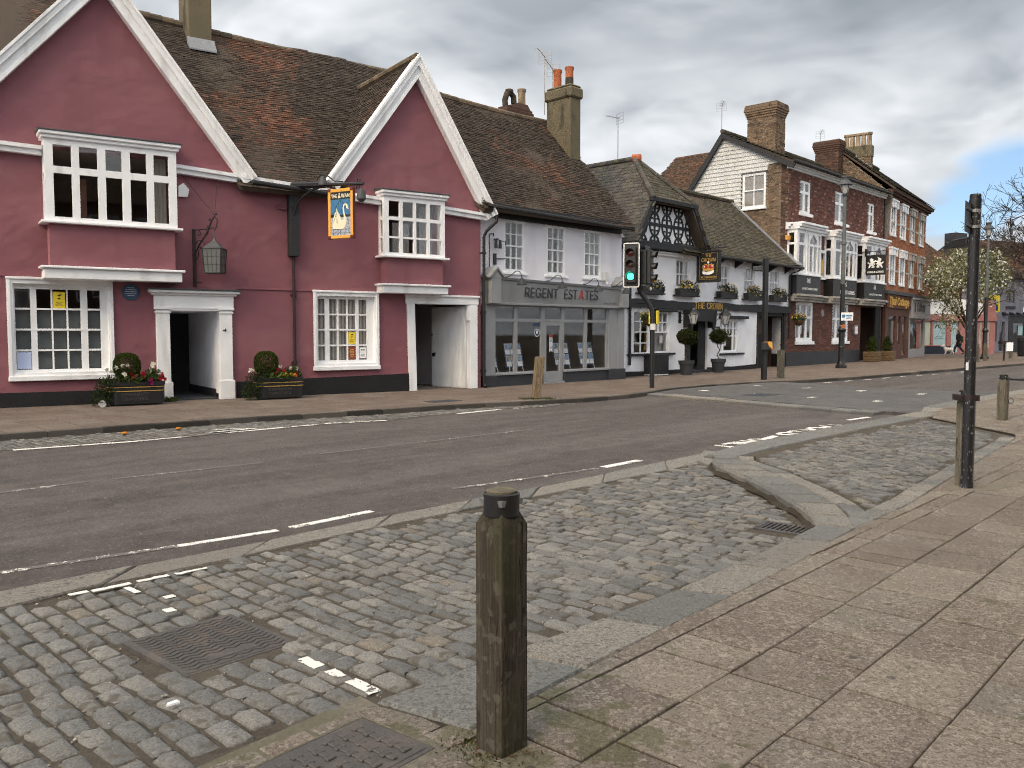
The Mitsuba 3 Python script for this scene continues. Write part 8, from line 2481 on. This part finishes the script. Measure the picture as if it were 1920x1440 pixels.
def ball(p, r, n=14):
    a = np.arange(n) * 2.399963
    z = np.linspace(-1, 1, n)
    q = np.sqrt(np.maximum(0, 1 - z * z))
    return np.asarray(p) + r * np.stack([q * np.cos(a), q * np.sin(a), z], 1)


def body(bones, edge=.03, it=8):
    """bones: lists of (point, radius); each chain is hulled joint to joint and joined into one smooth surface"""
    parts = []
    for ch in bones:
        for (p, a), (q, b) in zip(ch[:-1], ch[1:]):
            parts.append(m3.Manifold.hull_points(np.vstack([ball(p, a, 22), ball(q, b, 22)])))
    m = m3.Manifold.batch_boolean(parts, m3.OpType.Add).refine_to_length(edge)
    g = m.to_mesh()
    t = trimesh.Trimesh(g.vert_properties[:, :3], g.tri_verts, process=True)
    trimesh.smoothing.filter_taubin(t, iterations=it)
    return t


PF = Fr((33.15, 63.4), (-1, -.1))       # local s runs the way the walker goes (to the left)


def put(mesh, name, m, parent, fr):
    v = np.array(mesh.vertices)
    return MB(fr).add(v, np.array(mesh.faces)).out(name, m, parent, smooth=True)


k = thing('person', 'person in a dark coat walking a small white dog past the salmon shop', 'person')
hand = lambda p, d: [[(p, .042), (p + d * .06, .045), (p + d * .10, .040)]] + [[(p + d * .10 + np.array([0, o, 0]), .013), (p + d * (.135 + .02 * (i in (1, 2))) + np.array([.01, o, 0]), .011), (p + d * (.165 + .02 * (i in (1, 2))) + np.array([.03, o, 0]), .009)] for i, o in enumerate((-.033, -.011, .011, .033))] + [[(p + d * .04 + np.array([.03, 0, 0]), .014), (p + d * .09 + np.array([.055, 0, 0]), .011)]]
A_ = lambda *x: np.array(x, float)
put(body([[(A_(.0, 0, .95), .15), (A_(.02, 0, 1.2), .155), (A_(.03, 0, 1.40), .12), (A_(.05, 0, 1.50), .062), (A_(.08, 0, 1.58), .058)],
          [(A_(.03, -.15, 1.40), .075), (A_(.03, .15, 1.40), .075)],
          [(A_(.09, 0, 1.62), .095), (A_(.11, 0, 1.68), .10)], [(A_(.19, 0, 1.62), .03), (A_(.21, 0, 1.60), .018)], [(A_(.15, 0, 1.55), .045), (A_(.17, 0, 1.54), .04)], [(A_(.09, -.09, 1.62), .022), (A_(.09, -.10, 1.64), .02)], [(A_(.09, .09, 1.62), .022), (A_(.09, .10, 1.64), .02)],
          [(A_(.03, -.18, 1.40), .065), (A_(-.10, -.22, 1.13), .048), (A_(.02, -.22, .90), .036)], [(A_(.03, .18, 1.40), .065), (A_(.08, .23, 1.12), .048), (A_(.30, .22, 1.0), .036)]]
         + hand(A_(.02, -.22, .88), A_(.3, 0, -.95)) + hand(A_(.31, .22, 1.0), A_(.95, 0, -.25))
         + [[(A_(0, -.08, .93), .105), (A_(.22, -.09, .52), .075), (A_(.30, -.09, .10), .048)], [(A_(.30, -.09, .08), .05), (A_(.47, -.09, .045), .038)],
            [(A_(0, .08, .93), .105), (A_(-.06, .09, .50), .075), (A_(-.36, .09, .16), .048)], [(A_(-.36, .09, .14), .05), (A_(-.24, .09, .05), .036)]], .035), 'body', 'skin', k, PF)
put(body([[(A_(-.01, 0, .72), .21), (A_(.0, 0, .95), .185), (A_(.02, 0, 1.2), .19), (A_(.03, 0, 1.40), .15), (A_(.045, 0, 1.47), .085)], [(A_(.03, -.16, 1.40), .095), (A_(.03, .16, 1.40), .095)],
          [(A_(.03, -.18, 1.40), .088), (A_(-.10, -.22, 1.13), .07), (A_(.01, -.22, .93), .055)], [(A_(.03, .18, 1.40), .088), (A_(.08, .23, 1.12), .07), (A_(.27, .22, 1.01), .055)]], .04), 'coat', 'coat_black', k, PF)
put(body([[(A_(-.01, -.08, .85), .12), (A_(.22, -.09, .52), .092), (A_(.29, -.09, .14), .066)], [(A_(-.01, .08, .85), .12), (A_(-.06, .09, .50), .092), (A_(-.34, .09, .20), .066)]], .04), 'trousers', 'jeans', k, PF)
put(body([[(A_(.08, 0, 1.60), .105), (A_(.08, 0, 1.70), .112), (A_(.05, 0, 1.62), .11), (A_(.0, 0, 1.50), .08)]], .04), 'hair', 'hair', k, PF)
for y, p, q_ in ((-.09, A_(.29, -.09, .07), A_(.48, -.09, .04)), (.09, A_(-.37, .09, .13), A_(-.23, .09, .045))):
    put(body([[(p, .062), (q_, .045)]], .03), 'shoe', 'sign_black', k, PF)
put(body([[(A_(-.20, .02, 1.28), .12), (A_(-.22, .02, 1.0), .13)]], .05), 'backpack', 'coat_green', k, PF)
k = thing('dog', 'small white dog on a lead ahead of the walker by the salmon shop', 'dog')
DF = Fr((32.25, 63.15), (-1, -.12))
put(body([[(A_(-.26, 0, .38), .125), (A_(-.05, 0, .37), .125), (A_(.14, 0, .38), .155), (A_(.24, 0, .44), .12)], [(A_(.22, 0, .46), .10), (A_(.32, 0, .60), .085), (A_(.38, 0, .66), .095)], [(A_(.38, 0, .65), .09), (A_(.50, 0, .61), .05), (A_(.55, 0, .60), .04)],
          [(A_(.35, -.06, .72), .035), (A_(.33, -.10, .62), .03)], [(A_(.35, .06, .72), .035), (A_(.33, .10, .62), .03)],
          [(A_(.16, -.08, .34), .07), (A_(.14, -.08, .19), .04), (A_(.18, -.08, .03), .03), (A_(.22, -.08, .025), .028)], [(A_(.16, .08, .34), .07), (A_(.22, .08, .19), .04), (A_(.26, .08, .04), .03), (A_(.30, .08, .03), .028)],
          [(A_(-.26, -.08, .36), .095), (A_(-.20, -.08, .24), .055), (A_(-.32, -.08, .15), .036), (A_(-.29, -.08, .03), .03), (A_(-.25, -.08, .025), .028)], [(A_(-.26, .08, .36), .095), (A_(-.24, .08, .24), .055), (A_(-.40, .08, .16), .036), (A_(-.38, .08, .03), .03), (A_(-.34, .08, .025), .028)],
          [(A_(-.34, 0, .44), .04), (A_(-.44, 0, .58), .035), (A_(-.40, 0, .70), .03)]], .03, 5), 'body', 'fur_white', k, DF)
MB(DF).lathe(sph(0, .02, 5), (.585, 0, .615), 6).lathe(sph(0, .012, 5), (.45, -.05, .69), 6).lathe(sph(0, .012, 5), (.45, .05, .69), 6).out('nose', 'sign_black', k)
kk = thing('dog_lead', 'dark dog lead from the hand of the walker to the white dog', 'lead')
h0, h1 = PF.w([.40, .22, .98]), DF.w([.24, 0, .56])
MB().tube([h0, (h0 + h1) / 2 + (0, 0, -.12), h1], .01, 5).out('lead', 'sign_black', kk)
